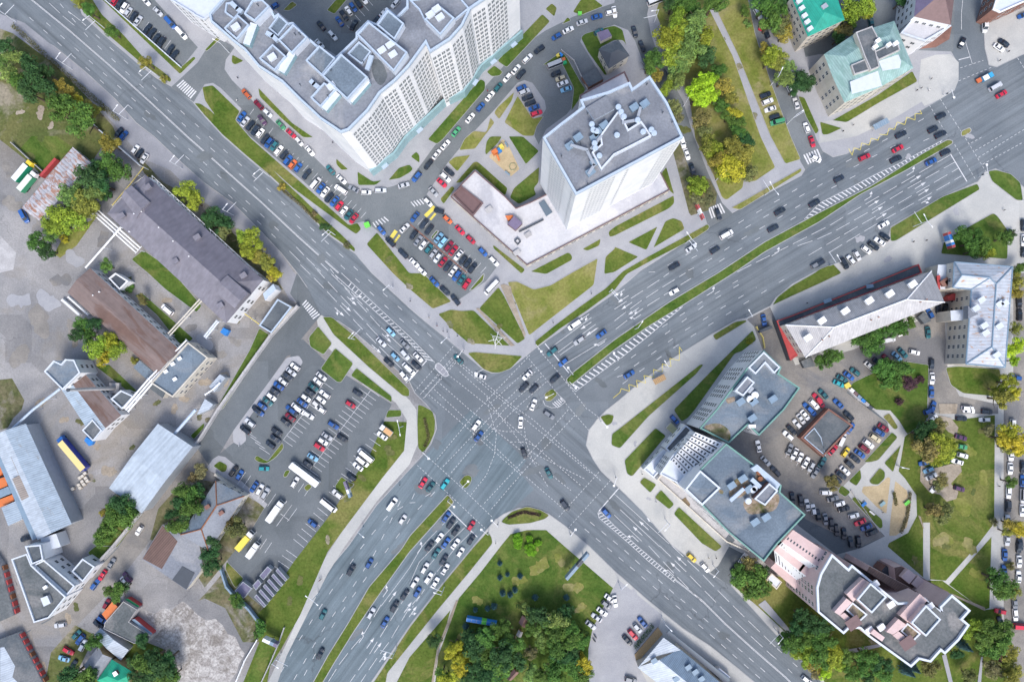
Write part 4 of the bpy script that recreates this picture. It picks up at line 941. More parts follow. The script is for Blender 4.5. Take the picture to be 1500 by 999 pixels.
root, p_ = block_building('boiler_house', 'small boiler house with a dark flat roof beside a long grey chimney', 'boiler house', 'K 815,920 890,855 985,900 900,995', 6, 'render_white', 'roof_felt_dark', 'parapet_white', rows=[2]); flush_windows(root)
root, o, _ = ridge_building('pale_warehouse', 'large warehouse with a plain pale blue metal roof beside the wall', 'warehouse', '0 231,622 281,655 208,750 161,714', 8, 1.2, 'galvanised', ('pale_sheet_b', 'pale_sheet_b'))
root, o, _ = ridge_building('long_warehouse', 'long ribbed pale blue warehouse with a brown roof patch at the left edge', 'warehouse', '0 38,622 104,766 55,789 -12,640', 8, 2.0, 'galvanised', ('pale_sheet', 'pale_sheet_c'))
b = MB(); zz = 9.2
for s in ('P 90,505 165,465 240,620 160,665', 'P 80,345 105,335 165,460 135,470'):
    b.poly(rel(root, W(s, zz)), zz+.12)
b.build('roof_patch', M['brown_roof_pale'], root)
b = MB(); a_, c_ = W('P 0,320 P 275,945', 7); d = c_-a_; m_ = (a_+c_)/2; b.box(m_.x-root.location.x-1, m_.y-root.location.y, 0, d.length, 2.0, 7.2, math.atan2(d.y, d.x)); b.build('side_gantry', M['blue_grey'], root)
for i, (s, mm, nm) in enumerate((('P -40,440 0,400 35,440 0,480 -40,500', 'orange_paint', 'faded orange'), ('P -60,520 40,490 55,555 -60,600', 'orange_paint', 'bright orange'), ('P -60,610 60,560 85,610 -60,670', 'blue_grey', 'grey-blue'), ('P -40,670 90,620 105,665 15,705 -60,730', 'orange_paint', 'rusty orange'))):
    pt = W(s, 2.8); r_ = mkroot('shipping_container', pt, nm+' container beside the long warehouse, number %d from the top' % (i+1), 'container', 'containers beside the long warehouse'); walls(r_, pt, 0, 2.8, mm); flat_roof(r_, pt, 2.8, mm, pm=None)
    r_['label'] = ('topmost, faded orange container left of the long warehouse', 'orange container above the blue-grey one, left of the long warehouse', 'grey-blue container between orange ones left of the long warehouse', 'rusty orange container lowest of the four left of the long warehouse')[i]
root, p_ = block_building('pale_shed', 'pale blue-roofed shed below the orange containers at the left edge', 'shed', 'P 10,715 120,665 165,800 60,850', 4, 'concrete', 'pale_sheet', None)
root, p_ = block_building('white_loading_shed', 'plain white-roofed shed at the foot of the long warehouse', 'shed', 'P 295,940 410,905 445,1000 U 440,10 320,40', 6, 'render_white', 'parapet_white', None)
HG = 10
root, p_ = block_building('grey_office', 'white office block with dark flat roofs edged in white, lower left', 'office block', 'U 90,95 205,55 240,140 490,370 365,525 255,560', HG, 'render_white', 'roof_worn', 'parapet_white', rows=F(3, 1.5, 3)); vents(root, 'U 340,300', HG, 'roof_vent', 'box', 'white_paint', 1, .8); boxpart(root, 'U 295,385 345,365 370,420 320,445', HG+.01, 1.6, 'concrete', 'parapet_white', 'roof_hatch', None); flush_windows(root)
root, p_ = block_building('grey_office_wing', 'slim wing with a dark flat roof on the right of the grey office', 'office wing', 'U 248,140 330,100 555,290 495,362', HG-1, 'render_white', 'roof_worn', 'parapet_white', rows=F(2, 1.5, 3.3)); flush_windows(root)
root, p_ = block_building('grey_office_tower', 'narrow dark-roofed block between the white loading shed and the grey office', 'office block', 'U 190,0 305,-10 325,100 240,135', HG+1, 'render_white', 'roof_felt_dark', 'parapet_white'); 
root, p_ = block_building('gatehouse', 'small white gatehouse with a dark flat roof against the yard wall', 'gatehouse', 'U 530,185 610,90 700,150 612,262', 6, 'render_white', 'roof_felt_dark', 'parapet_white', rows=[2]); flush_windows(root)
# ---- garages lower left
GARR = 'rows of lock-up garages at the lower left'
for i, (s, lab, rm) in enumerate((('U -60,60 0,140 100,510 -60,580', 'garage row with a mossy dark roof at the lower left edge', 'roof_worn'), ('U -60,710 125,640 315,1010 -60,1060', 'garage row with a patched dark roof at the bottom left corner', 'roof_felt_dark'))):
    root, p_ = block_building('garage_row', lab, 'garages', s, 3.2, 'concrete', rm, None, group=GARR)
    e = W(s.replace('U -60,60 ', 'U ').replace('U -60,710 ', 'U '), 2.4)
    a, c = e[0], e[1]; n_ = 7 if i == 0 else 8
    for k in range(n_):
        p = a.lerp(c, (k+.5)/n_)+Vector((1.0, .2, 0)); d = (c-a); b = MB(); b.box(0, 0, 0, d.length/n_*.62, .5, 2.6, math.atan2(d.y, d.x)); b.build('garage_door', M['red_metal' if (k+i) % 4 else 'rust'], root, (p.x-root.location.x, p.y-root.location.y, 0))
root_pts = W('U 0,745 30,740 110,880 90,960 130,999 0,999', 3.3); b = MB(); b.poly(rel(root, root_pts), 3.25); b.build('roof_sheet', M['pale_sheet_c'], root)
# ---- 17 brown / grey shed group, 18 house, 19 garage, 20 rusty striped store
root, p_ = block_building('patched_store', 'wide low store with brown, grey and black roof patches beside the lane', 'store', '0 208,818 238,768 292,797 297,828 293,838 273,864', 4.5, 'render_cream', 'roof_felt', None)
boxpart(root, '0 209,818 238,769 260,793 237,833', 4.5, .12, 'brown_roof', 'brown_ribbed', 'roof_patch', None); boxpart(root, '0 267,829 285,839 273,863 252,849', 4.5, .14, 'dark_metal', 'dark_metal', 'roof_patch', None)
root, o, _ = ridge_building('hipped_house', 'old grey-roofed house with rusty orange ridges beside the lane', 'house', '0 357,727 306,806 266,782 316,706', 6.5, 3.0, 'render_cream', ('roof_felt', 'roof_felt_blue'), hip=7, ridgecap='rust', rows=[1, 3.8]); vents(root, 'Q 130,750 30,705', 8, 'chimney', 'box', 'brick', 1.2, 1.4); flush_windows(root)
root, p_ = block_building('flat_garage', 'low garage with a dark green-grey flat roof behind the yard wall', 'garage', 'L 400,385 535,190 640,248 490,440', 4, 'render_cream', 'roof_felt_dark', 'parapet')
root, o, _ = ridge_building('rust_striped_store', 'storage shed with a white roof streaked in rust stripes', 'storage shed', '0 33,304 106,217 135,242 58,322', 5, .8, 'galvanised', ('rust_white', 'rust_white'))
# ---- 16b. small houses bottom left
root, p_ = block_building('terracotta_shed', 'small shed with an orange-red flat roof beside the lane', 'shed', 'U 745,500 820,410 865,450 780,545', 3.2, 'brick', 'orange_paint', None)
root, p_ = block_building('brown_flat_shed', 'olive brown flat-roofed workshop with white edge behind the orange shed', 'shed', 'U 770,560 905,405 1005,465 945,555 1105,660 1080,705 980,712 760,605', 4, 'concrete', 'roof_worn', 'concrete', ph=.3, pw=.2)
root, o, _ = ridge_building('pale_roofed_shed', 'long shed with a pale grey sheet roof, lower left', 'shed', 'U 695,655 740,608 935,760 880,832', 4, .8, 'galvanised', ('pale_sheet', 'pale_sheet_c'))
root, o, _ = ridge_building('grey_roofed_cottage', 'cottage with a brown-grey sheet roof joined to the green roof', 'cottage', 'U 622,870 720,742 818,825 720,975', 5, 2, 'wood', ('roof_felt', 'roof_felt'), rows=[1.2]); flush_windows(root)
root, o, _ = ridge_building('green_roofed_cottage', 'cottage with a bright emerald green metal roof, lower left', 'cottage', 'U 820,838 975,930 900,1040 715,985', 6, 2.6, 'wood', ('green_metal', 'green_metal'), hip=3); boxpart(root, 'U 820,930 845,915 865,940 835,960', 6, 2.4, 'brick', 'white_paint', 'chimney', None)
root, p_ = block_building('mural_wall_shed', 'narrow red and blue painted shed by the broken paving', 'shed', 'U 960,540 985,535 1115,640 1100,665', 3.2, 'red_metal', 'blue_grey', None)
root, p_ = block_building('timber_gate_shed', 'narrow green-topped shed beside the olive brown workshop', 'shed', 'U 915,390 935,385 1020,440 1000,460', 2.6, 'red_metal', 'green_paint', None)
# ---- 21. the long building with the red-edged shop front (east)
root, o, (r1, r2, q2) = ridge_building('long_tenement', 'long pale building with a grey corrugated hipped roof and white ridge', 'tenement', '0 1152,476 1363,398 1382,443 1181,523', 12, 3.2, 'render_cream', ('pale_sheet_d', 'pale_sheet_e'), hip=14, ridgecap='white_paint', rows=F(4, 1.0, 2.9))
vents(root, 'N 1405,475 O 10,350 180,280 355,205 505,155 670,85', 14, 'chimney', 'box', 'white_paint', 1.8, 1.5); vents(root, 'O 15,490 65,465 370,345 425,325 730,215 775,195', 13.5, 'roof_vent', 'pipe', 'rust', 1.5, 1.2); flush_windows(root)
ps = ccw(W('0 1137,470 1160,462 1200,446 1260,422 1345,387 1350,400 1260,434 1200,456 1154,475 1168,520 1158,528', 4.5))
root = mkroot('shop_front_wing', ps, 'low dark green-roofed shop wing edged in red along the long pale building', 'shop wing'); walls(root, ps, 0, 4.5, 'dark_metal'); flat_roof(root, ps, 4.503, 'roof_felt_dark', pm='red_metal', ph=.5, pw=.4)
boxpart(root, 'N 1210,400 1255,385 1340,605 1285,635', 4.52, .3, 'red_metal', 'red_metal', 'red_canopy', None); boxpart(root, 'N 1262,388 1310,378 1390,600 1345,605', 4.52, .8, 'render_cream', 'parapet_white', 'pale_canopy', None)
boxpart(root, 'O 345,85 395,80 400,105 350,115', 4.52, .8, 'blue_grey', 'blue_grey', 'entrance_box', None); boxpart(root, 'O 30,200 85,180 95,205 40,225', 4.52, .8, 'blue_grey', 'blue_grey', 'entrance_box', None)
# ---- 22. rusty white metal-roofed L building
HW = 14
pw_ = ccw(W('0 1398,384 1483,391 1472,538 1415,533 1423,424 1396,421', HW)); root = mkroot('metal_roofed_building', pw_, 'cream building with a white metal roof blotched with rust, right edge', 'building')
walls(root, pw_, 0, HW, 'render_cream'); q = rel(root, pw_)
R_ = lambda s, z: [Vector((p.x-root.location.x, p.y-root.location.y, z)) for p in W(s, z)]
e = R_('0 1398,384 1483,391 1472,538 1415,533 1423,424 1396,421', HW+.05); rr = R_('0 1409,403 1450,407 1459,416 1453,508', HW+3)
b = MB(); b.face([e[0], e[1], rr[2], rr[1], rr[0]]); b.face([e[1], e[2], rr[3], rr[2]]); b.face([e[2], e[3], rr[3]]); b.face([e[3], e[4], rr[1], rr[2], rr[3]]); b.face([e[4], e[5], rr[0], rr[1]]); b.face([e[5], e[0], rr[0]])
o = b.build('roof', M['rust_white_v'], root)
b = MB()
for u, v in ((rr[0], rr[1]), (rr[1], rr[2]), (rr[2], rr[3]), (rr[3], e[2]), (rr[3], e[3]), (rr[2], e[1]), (rr[0], e[0]), (rr[0], e[5]), (rr[1], e[4])): b.tube(u+Vector((0, 0, .1)), v+Vector((0, 0, .1)), .25)
for i in range(6): u, v = e[i-1], e[i]; b.tube(u, v, .3)
b.build('roof_seams', M['blue_grey'], o)
vents(root, 'O 1130,260 1200,440 1190,385 1280,600 1300,230 1340,225 1300,390 1170,200', HW+1.8, 'chimney', 'box', 'parapet_white', 1.6, 1.6)
boxpart(root, 'O 1090,240 1165,300 1090,335', HW-1, 3, 'roof_felt', 'roof_felt', 'dormer', None)
edges_windows(root, pw_, F(4, 1.5, 3.1), 1.3, 1.6, 2.2); boxpart(root, 'O 960,275 1085,265 1085,345 965,350', 0, 10, 'render_cream', 'parapet_white', 'stair_wing', None); flush_windows(root)
boxpart(root, 'O 945,175 975,150 1010,150 1000,200 950,200', 0, 4, 'red_metal', 'red_metal', 'red_porch', None)
root, p_ = block_building('chimneyed_annexe', 'narrow annexe with brick chimneys and red roof between two pale buildings', 'annexe', 'O 850,120 870,-60 990,-60 985,115', 9, 'render_cream', 'parapet_white', None); vents(root, 'O 905,70 940,70', 9, 'chimney', 'box', 'brick', 2, 1.5)
boxpart(root, 'O 860,20 885,15 885,120 870,120', 9.01, .8, 'red_metal', 'red_metal', 'red_canopy', None)
# ---- 23. hotel upper block
HH = 22
ph_ = ccw(W('0 1118,513 1144,538 1140,547 1171,568 1148,600 1111,638 1095,622 1067,649 1024,627 1048,600 1094,538', HH)); root = mkroot('teal_edged_block', ph_, 'office block with a stained blue-grey flat roof edged in teal, upper one of two', 'office block')
walls(root, ph_, 0, HH, 'render_white'); flat_roof(root, ph_, HH+.003, 'roof_felt_blue', pm='teal_trim', ph=.8, pw=.5)
for i in range(len(ph_)):
    a, b_ = ph_[i-1], ph_[i]
    if (a-b_).length > 5: band_windows(root, a, b_, 1.5, HH-1, '1110', 1.3, 1.5, 2.0, 3.1)
boxpart(root, 'N 975,690 1090,575 1210,690 1165,735 N 1100,660 1030,740', HH+.01, 1.2, 'parapet_white', 'roof_felt_blue', 'raised_roof', 'parapet_white', .5, .6)
boxpart(root, 'N 880,860 970,755 1025,800 940,900', HH+.01, 2.8, 'parapet_white', 'roof_felt', 'raised_roof', 'parapet_white', .5, .5)
b = MB(); b.poly(rel(root, roundc(W('S 640,120 760,90 850,150 850,230 800,235 700,190', HH+.1), 3)), HH+.03); b.poly(rel(root, roundc(W('N 810,920 880,900 890,930 830,960', HH+.1), 1)), HH+.03); b.build('debris_patch', M['roof_moss'], root)
vents(root, 'N 1150,920 915,940 1010,940 S 1000,60', HH, 'ventilation_box', 'box', 'blue_grey', 1.8, 1.6); vents(root, 'N 1020,890 985,920', HH, 'roof_fan', 'fan', 'white_paint', 1.8, 1.4)
duct(root, 'N 985,870 1010,840', HH+1.2); duct(root, 'S 985,120 1025,120', HH+1.2, .6, mat='white_paint'); flush_windows(root)
# ---- 24. hotel lower block
H2 = 28
pq = ccw(W('0 1063,649 1104,680 1144,710 1142,720 1179,753 1138,796 1118,822 1066,779 1028,740 1024,688', H2)); root = mkroot('stained_roof_block', pq, 'office block with a moss-stained teal-edged flat roof full of vents, lower of two', 'office block')
walls(root, pq, 0, H2, 'render_white'); flat_roof(root, pq, H2+.003, 'roof_felt_blue', pm='teal_trim', ph=.8, pw=.5)
for i in range(len(pq)):
    a, b_ = pq[i-1], pq[i]
    if (a-b_).length > 5: band_windows(root, a, b_, 1.5, H2-1, '1110', 1.3, 1.5, 2.0, 3.1)
boxpart(root, '0 1003,716 1025,688 1055,714 1028,740', 0, H2+1, 'render_white', 'roof_felt_blue', 'lift_block', 'parapet_white', .6, .7)
boxpart(root, 'S 1020,650 1130,535 1195,590 1100,700', H2+.01, 3.0, 'brick', 'roof_felt', 'lift_house', 'parapet_white', .5, .5)
boxpart(root, 'S 1000,430 1045,400 1215,545 1190,585 1160,560 1050,450 1025,455', H2+.01, 1.6, 'parapet_white', 'parapet', 'screen_wall', None)
b = MB(); 
for s in ('S 930,680 1000,640 1100,710 1190,600 1215,650 1180,740 1060,760 980,770', 'S 880,500 960,500 1010,560 940,640 860,650 830,620', 'S 1030,460 1120,480 1100,530 1030,520', 'S 760,580 800,590 795,620 765,610', 'S 1000,690 1100,700 1080,750 990,740'):
    b.poly(rel(root, roundc(W(s, H2+.1), 2)), H2+.03+.01*len(b.v)/10)
b.build('moss_patch', M['roof_moss'], root)
vents(root, 'S 930,500 850,550 1100,780 1020,815 975,575', H2, 'ventilation_box', 'box', 'blue_grey', 1.8, 1.6); vents(root, 'S 1015,570 970,660 1005,580', H2, 'roof_fan', 'fan', 'parapet_white', 1.6, 1.6)
duct(root, 'S 850,660 940,580', H2+1.5, .6, mat='parapet'); duct(root, 'S 1005,510 1060,560', H2+1.5, .7, mat='parapet'); vents(root, 'S 940,575 1050,455 1060,500', H2, 'tank', 'fan', 'rust', 1.3, 1.0)
boxpart(root, 'S 665,440 690,425 730,460 700,500', H2-6, 6, 'dark_metal', 'roof_felt_dark', 'stair_head', None)
flush_windows(root)
pm_ = ccw(W('0 985,666 1018,634 1062,650 1030,684 1004,714 966,694', 17)); root = mkroot('louvred_wing', pm_, 'white stepped wing with louvred balconies between the two flat-roofed blocks', 'office wing')
walls(root, pm_, 0, 17, 'render_white'); flat_roof(root, pm_, 17.003, 'parapet_white', pm='parapet_white', ph=.5)
for k in range(7):                              # terraces stepping down to the south-west
    t0, t1 = k/7, (k+.8)/7; z = 25-1.15*k
    c = [P(1019+(982-1019)*t, 633+(676-633)*t, z) for t in (t0, t1)]; e_ = [P(1062+(1012-1062)*t, 651+(712-651)*t, z) for t in (t0, t1)]
    q = rel(root, [c[0], e_[0], e_[1], c[1]]); b = MB(); b.prism(q, 16, z); ter = b.build('terrace', M['render_white'], root)
    for j_ in range(8):
        f0, f1 = (j_+.25)/8, (j_+.7)/8; u = [q[0].lerp(q[1], f0), q[0].lerp(q[1], f1), q[3].lerp(q[2], f1), q[3].lerp(q[2], f0)]
        w_ = [u[0].lerp(u[3], .3), u[1].lerp(u[2], .3), u[1].lerp(u[2], .75), u[0].lerp(u[3], .75)]
        b = MB(); b.poly(w_, z+.03); b.build('skylight', M['window_glass'], ter)
edges_windows(root, pm_, F(5, 1.5, 3), 1.2, 1.5, .9); flush_windows(root)
root, p_ = block_building('dark_roofed_link', 'narrow link building with a dark flat roof beside the louvred wing', 'link building', '0 974,656 1004,622 1019,634 985,667', 9, 'render_white', 'roof_felt_dark', 'parapet_white', rows=[1.5, 5]); flush_windows(root)
root, p_ = block_building('white_canopy_hall', 'low entrance hall with a bright white ribbed roof beside the louvred wing', 'entrance hall', '0 942,687 972,657 985,668 957,700', 5, 'render_white', 'parapet_white', 'parapet_white', rows=[1]); flush_windows(root)
root, p_ = block_building('street_podium', 'long low podium with a worn cream roof along the south-east avenue', 'podium', 'S 310,510 345,465 520,590 650,690 830,860 1000,1010 980,1040 815,965', 5, 'render_white', 'concrete', 'render_cream', rows=[1.2], w=2.2, gap=1.2); boxpart(root, 'S 805,955 840,915 880,955 845,1000', 5.01, .3, 'parapet_white', 'roof_felt_dark', 'skylight', None); boxpart(root, 'S 490,660 520,640 555,690 545,715', 5.01, .1, 'roof_moss', 'roof_moss', 'moss_patch', None); flush_windows(root)
root, p_ = block_building('van_garage', 'tiny olive lean-to shed beside the blue car near the louvred wing', 'lean-to', 'S 378,135 415,95 460,140 430,180', 3, 'concrete', 'olive', None)
# ---- 25. pink apartment building
HK = 30
pk = ccw(W('Y 85,55 205,162 230,132 330,215 570,410 660,405 760,370 880,480 870,440 960,350 1097,467 1040,530 1090,573 1012,685 908,787 880,762 805,845 722,825 662,882 350,657 290,600 215,597 170,640 -20,480 X 1470,300 1498,200', HK))
root = mkroot('pink_apartment_block', pk, 'pink apartment block with stepped grey flat roofs at the lower right', 'apartment block')
walls(root, pk, 0, HK, 'render_pink'); flat_roof(root, pk, HK+.003, 'roof_worn', pm='parapet_white', ph=1.0, pw=.7)
for i in range(len(pk)):
    a, b_ = pk[i-1], pk[i]
    if (a-b_).length > 6: band_windows(root, a, b_, 2, HK-2, '1101', 1.3, 1.6, 1.9)
for s in ('Y 270,390 370,270 490,370 380,490', 'Y 665,560 775,430 885,535 775,660'): boxpart(root, s, HK+.01, 4.5, 'render_pink', 'roof_worn', 'lift_house', 'parapet_white', .5, .6)
for s in ('Y 190,465 240,410 350,500 290,555', 'Y 590,620 640,560 740,640 680,700'): boxpart(root, s, HK+.01, .9, 'render_pink', 'roof_moss', 'roof_well', 'parapet_white', .5, .5)
for s in ('Y 200,355 320,240 370,270 250,410', 'Y 110,485 200,385 240,415 150,510', 'Y 150,510 185,490 290,580 265,610', 'Y 590,510 735,350 790,400 650,560', 'Y 490,630 580,535 640,580 540,650', 'Y 540,655 580,625 680,705 650,750', 'Y 375,640 400,610 480,670 460,700'):
    boxpart(root, s, HK+.01, 2.4, 'render_pink', 'render_pink', 'pink_parapet_wall', None)
vents(root, 'Y 245,560 640,705', HK+2.5, 'roof_hatch', 'box', 'maroon_roof', 3, .6); vents(root, 'Y 515,425 400,275 800,435 445,590 360,610', HK+.2, 'roof_vent', 'box', 'white_paint', 1.6, 1); flush_windows(root)
# stepped lower-left fronts
ST = [('0 1162,776 1216,812 1200,832 1146,794', 26), ('0 1134,806 1141,799 1201,844 1194,854', 21), ('0 1129,831 1136,824 1197,874 1190,884', 12)]
tops = []
for s, h in ST:
    c = W(s, h); b = MB(); b.ring(rel(root, c), 0, h); b.poly(rel(root, c), h); o = b.build('stepped_front', M['render_pink'], root); tops.append(([Vector((p.x-root.location.x, p.y-root.location.y, h)) for p in c], o))
    q = rel(root, c)
    for j_ in range(12):
        f = (j_+.5)/12; p = q[0].lerp(q[1], f).lerp(q[3].lerp(q[2], f), .62); b = MB(); b.box(p.x, p.y, h, .5, .9, .06, math.atan2((q[1]-q[0]).y, (q[1]-q[0]).x)); b.build('roof_light', M['window_glass'], o)
for k in range(2):                               # white glazed bays between the steps
    u, v = tops[k][0], tops[k+1][0]; a_, b2, c_, d_ = u[3], u[2], v[2 if 0 else 1], v[0]
    a_, b2 = (u[3], u[2]) if k == 0 else (u[0], u[3]); d_, c_ = (v[1], v[2]) if k == 0 else (v[1], v[2]); d_ = v[1] if (v[1]-a_).length < (v[2]-a_).length else v[2]; c_ = v[2] if d_ is v[1] else v[1]
    b = MB(); b.face([a_, b2, c_, d_]); o = b.build('glazed_bay', M['render_white'], root)
    for j_ in range(14):
        f0, f1 = (j_+.3)/14, (j_+.62)/14; e0, e1, e2, e3 = a_.lerp(b2, f0), a_.lerp(b2, f1), d_.lerp(c_, f1), d_.lerp(c_, f0); up = Vector((0, 0, .06))
        b = MB(); b.face([e0.lerp(e3, .15)+up, e1.lerp(e2, .15)+up, e1.lerp(e2, .85)+up, e0.lerp(e3, .85)+up]); b.build('window', M['window_glass'], o)
boxpart(root, 'X 1110,245 1150,200 1225,265 1185,320', 0, 4, 'render_cream', 'parapet_white', 'porch', 'render_cream', .4, .3)
root, o, _ = ridge_building('brown_roofed_wing', 'wing with a red-brown ribbed roof and pink stripes behind the pink block', 'wing', 'Y 355,190 375,155 715,335 670,395', 20, .6, 'render_pink', ('brown_ribbed', 'brown_ribbed'))
for k in range(4):
    x, y = 600+75*k, 190+48*k
    boxpart(root, 'Y %d,%d %d,%d %d,%d %d,%d' % (x, y+40, x+50, y-20, x+110, y+25, x+60, y+90), 0, 14, 'render_pink', 'render_pink', 'bay', None)
boxpart(root, 'Y 550,160 600,150 950,340 860,440 560,250', 0, 12, 'render_pink', 'brown_ribbed', 'rear_bay', None)
boxpart(root, 'Y 455,185 490,145 575,215 540,240', 0, 7, 'brick', 'dark_metal', 'rear_bay', None)
# ---- 26. bottom centre pavilion with blue-grey roofs
root, o, _ = ridge_building('blue_roofed_pavilion', 'pavilion with pale and dark blue metal roofs at the bottom edge', 'pavilion', 'X 480,760 950,1150 700,1300 175,890', 7, 2.0, 'render_cream', ('blue_sheet', 'pale_sheet_c'))
boxpart(root, 'X 175,888 360,672 485,762 300,810', 7, .5, 'pale_sheet_c', 'pale_sheet_c', 'front_gable', None)
b = MB(); b.prism(rel(root, W('X 380,640 400,622 850,980 820,1010', 4)), 3.6, 4, 0); b.build('glass_canopy', M['skylight'], root); vents(root, 'X 290,838 540,885 590,920 635,970 450,970', 8.2, 'roof_vent', 'box', 'blue_grey', 1.4, .5)
b = MB(); b.prism(rel(root, W('X 165,860 150,800 320,600 355,650', 1)), 0, .5); b.build('timber_terrace', M['wood'], root)
boxpart(root, 'X 725,905 770,895 850,960 800,990', 0, 3, 'concrete', 'parapet_white', 'round_porch', None)
# ---- 27. brick garage court in the east car park
root, p_ = block_building('brick_substation', 'low brick-edged court building with a dark roof inside the east car park', 'brick building', '0 1172,641 1213,598 1249,623 1205,669', 3.5, 'brick', 'roof_felt_dark', 'brick', ph=.6, pw=.6); boxpart(root, 'S 1385,205 1460,130 1510,200 T 45,340', 3.52, .1, 'parapet', 'roof_felt_dark', 'mesh_roof', 'parapet', .3, .3)
# ---- 28. sheds in the garden trees
for s, lab in (('W 805,560 825,520 865,535 840,595', 'small garden shed with a dull red roof among the southern trees'), ('W 785,650 800,622 822,635 812,665', 'tiny garden shed with a grey roof among the southern trees'), ('W 715,965 760,910 795,930 745,980', 'red-roofed garden shed at the bottom among the trees')):
    root, o, _ = ridge_building('garden_shed', lab, 'shed', s, 2.6, .9, 'wood', ('maroon_roof', 'brown_roof') if 'red' in lab else ('concrete', 'concrete'), group='garden sheds among the southern trees')
# ---- 29. purple storage units by the lot
for k in range(6):
    t = k/5; cx_, cy_ = 405+155*t, 405-190*t
    s = 'V %d,%d %d,%d %d,%d %d,%d' % (cx_-42, cy_-32, cx_-26, cy_-50, cx_+44, cy_+30, cx_+30, cy_+46)
    pt = W(s, 2.8); root = mkroot('storage_unit', pt, '%s purple-grey storage unit from the left in the row beside the lawn' % ('first', 'second', 'third', 'fourth', 'fifth', 'sixth')[k], 'storage unit', 'purple storage units beside the car park'); walls(root, pt, 0, 2.8, 'galvanised'); flat_roof(root, pt, 2.8, 'purple_ribbed', pm='galvanised', ph=.15, pw=.2)
for s, lab in (('V 400,220 460,150 490,175 430,250', 'upper purple-grey kiosk by the storage units'), ('V 350,290 390,245 415,275 375,325', 'middle purple-grey kiosk by the storage units'), ('V 218,330 280,262 345,310 285,385', 'largest purple-grey kiosk nearest the wall')):
    pt = W(s, 3); root = mkroot('storage_kiosk', pt, lab, 'kiosk', 'purple kiosks beside the storage units'); walls(root, pt, 0, 3, 'galvanised'); flat_roof(root, pt, 3, 'purple_ribbed', pm='galvanised', ph=.15, pw=.2)
# ---- small structures in the yard
def small(name, lab, cat, s, h, wall, roof, pm=None): return block_building(name, lab, cat, s, h, wall, roof, pm)
small('blue_skip', 'bright blue box container in the yard by the long hall', 'container', 'L 112,432 135,400 175,420 150,460', 2.4, 'blue_paint', 'blue_paint')
small('blue_tarpaulin', 'round-edged bright blue cover beside the patched workshop', 'cover', 'P 615,225 630,200 683,235 670,258 650,265', 1.8, 'blue_paint', 'blue_paint')
small('transformer_hut', 'small open-roofed hut with white rim beside the rusty brown roof', 'hut', 'K 800,40 850,0 945,60 880,125', 4.5, 'render_white', 'dark_metal', 'render_white')
small('pipe_shed', 'pale blue-roofed pipe shed between the workshop and the wall', 'shed', 'L 30,830 110,740 150,765 70,870', 5, 'galvanised', 'pale_sheet_c')
small('corner_shed', 'pale metal shed under the pipe bridge by the wall', 'shed', 'L 0,920 60,960 30,999 Q -60,40', 5, 'galvanised', 'pale_sheet_c')
small('loading_dock', 'narrow grey dock roof at the foot of the rusty brown workshop', 'dock', 'K 975,690 1020,640 1130,730 1085,790', 3.5, 'concrete', 'roof_felt_blue')
small('awning', 'dark awning beside the long tenement drive', 'awning', 'O 725,320 770,280 820,350 770,372', 2.6, 'dark_metal', 'roof_felt_dark')
small('guard_booth', 'dark barrier booth at the tenement drive', 'booth', 'N 1062,418 1150,382 1158,402 1070,436', 2.8, 'dark_metal', 'dark_metal')
small('waste_store', 'dark pergola-roofed waste store beside the red canopy', 'store', 'N 1365,645 1440,610 1470,680 1390,695', 2.5, 'dark_metal', 'roof_felt_dark')
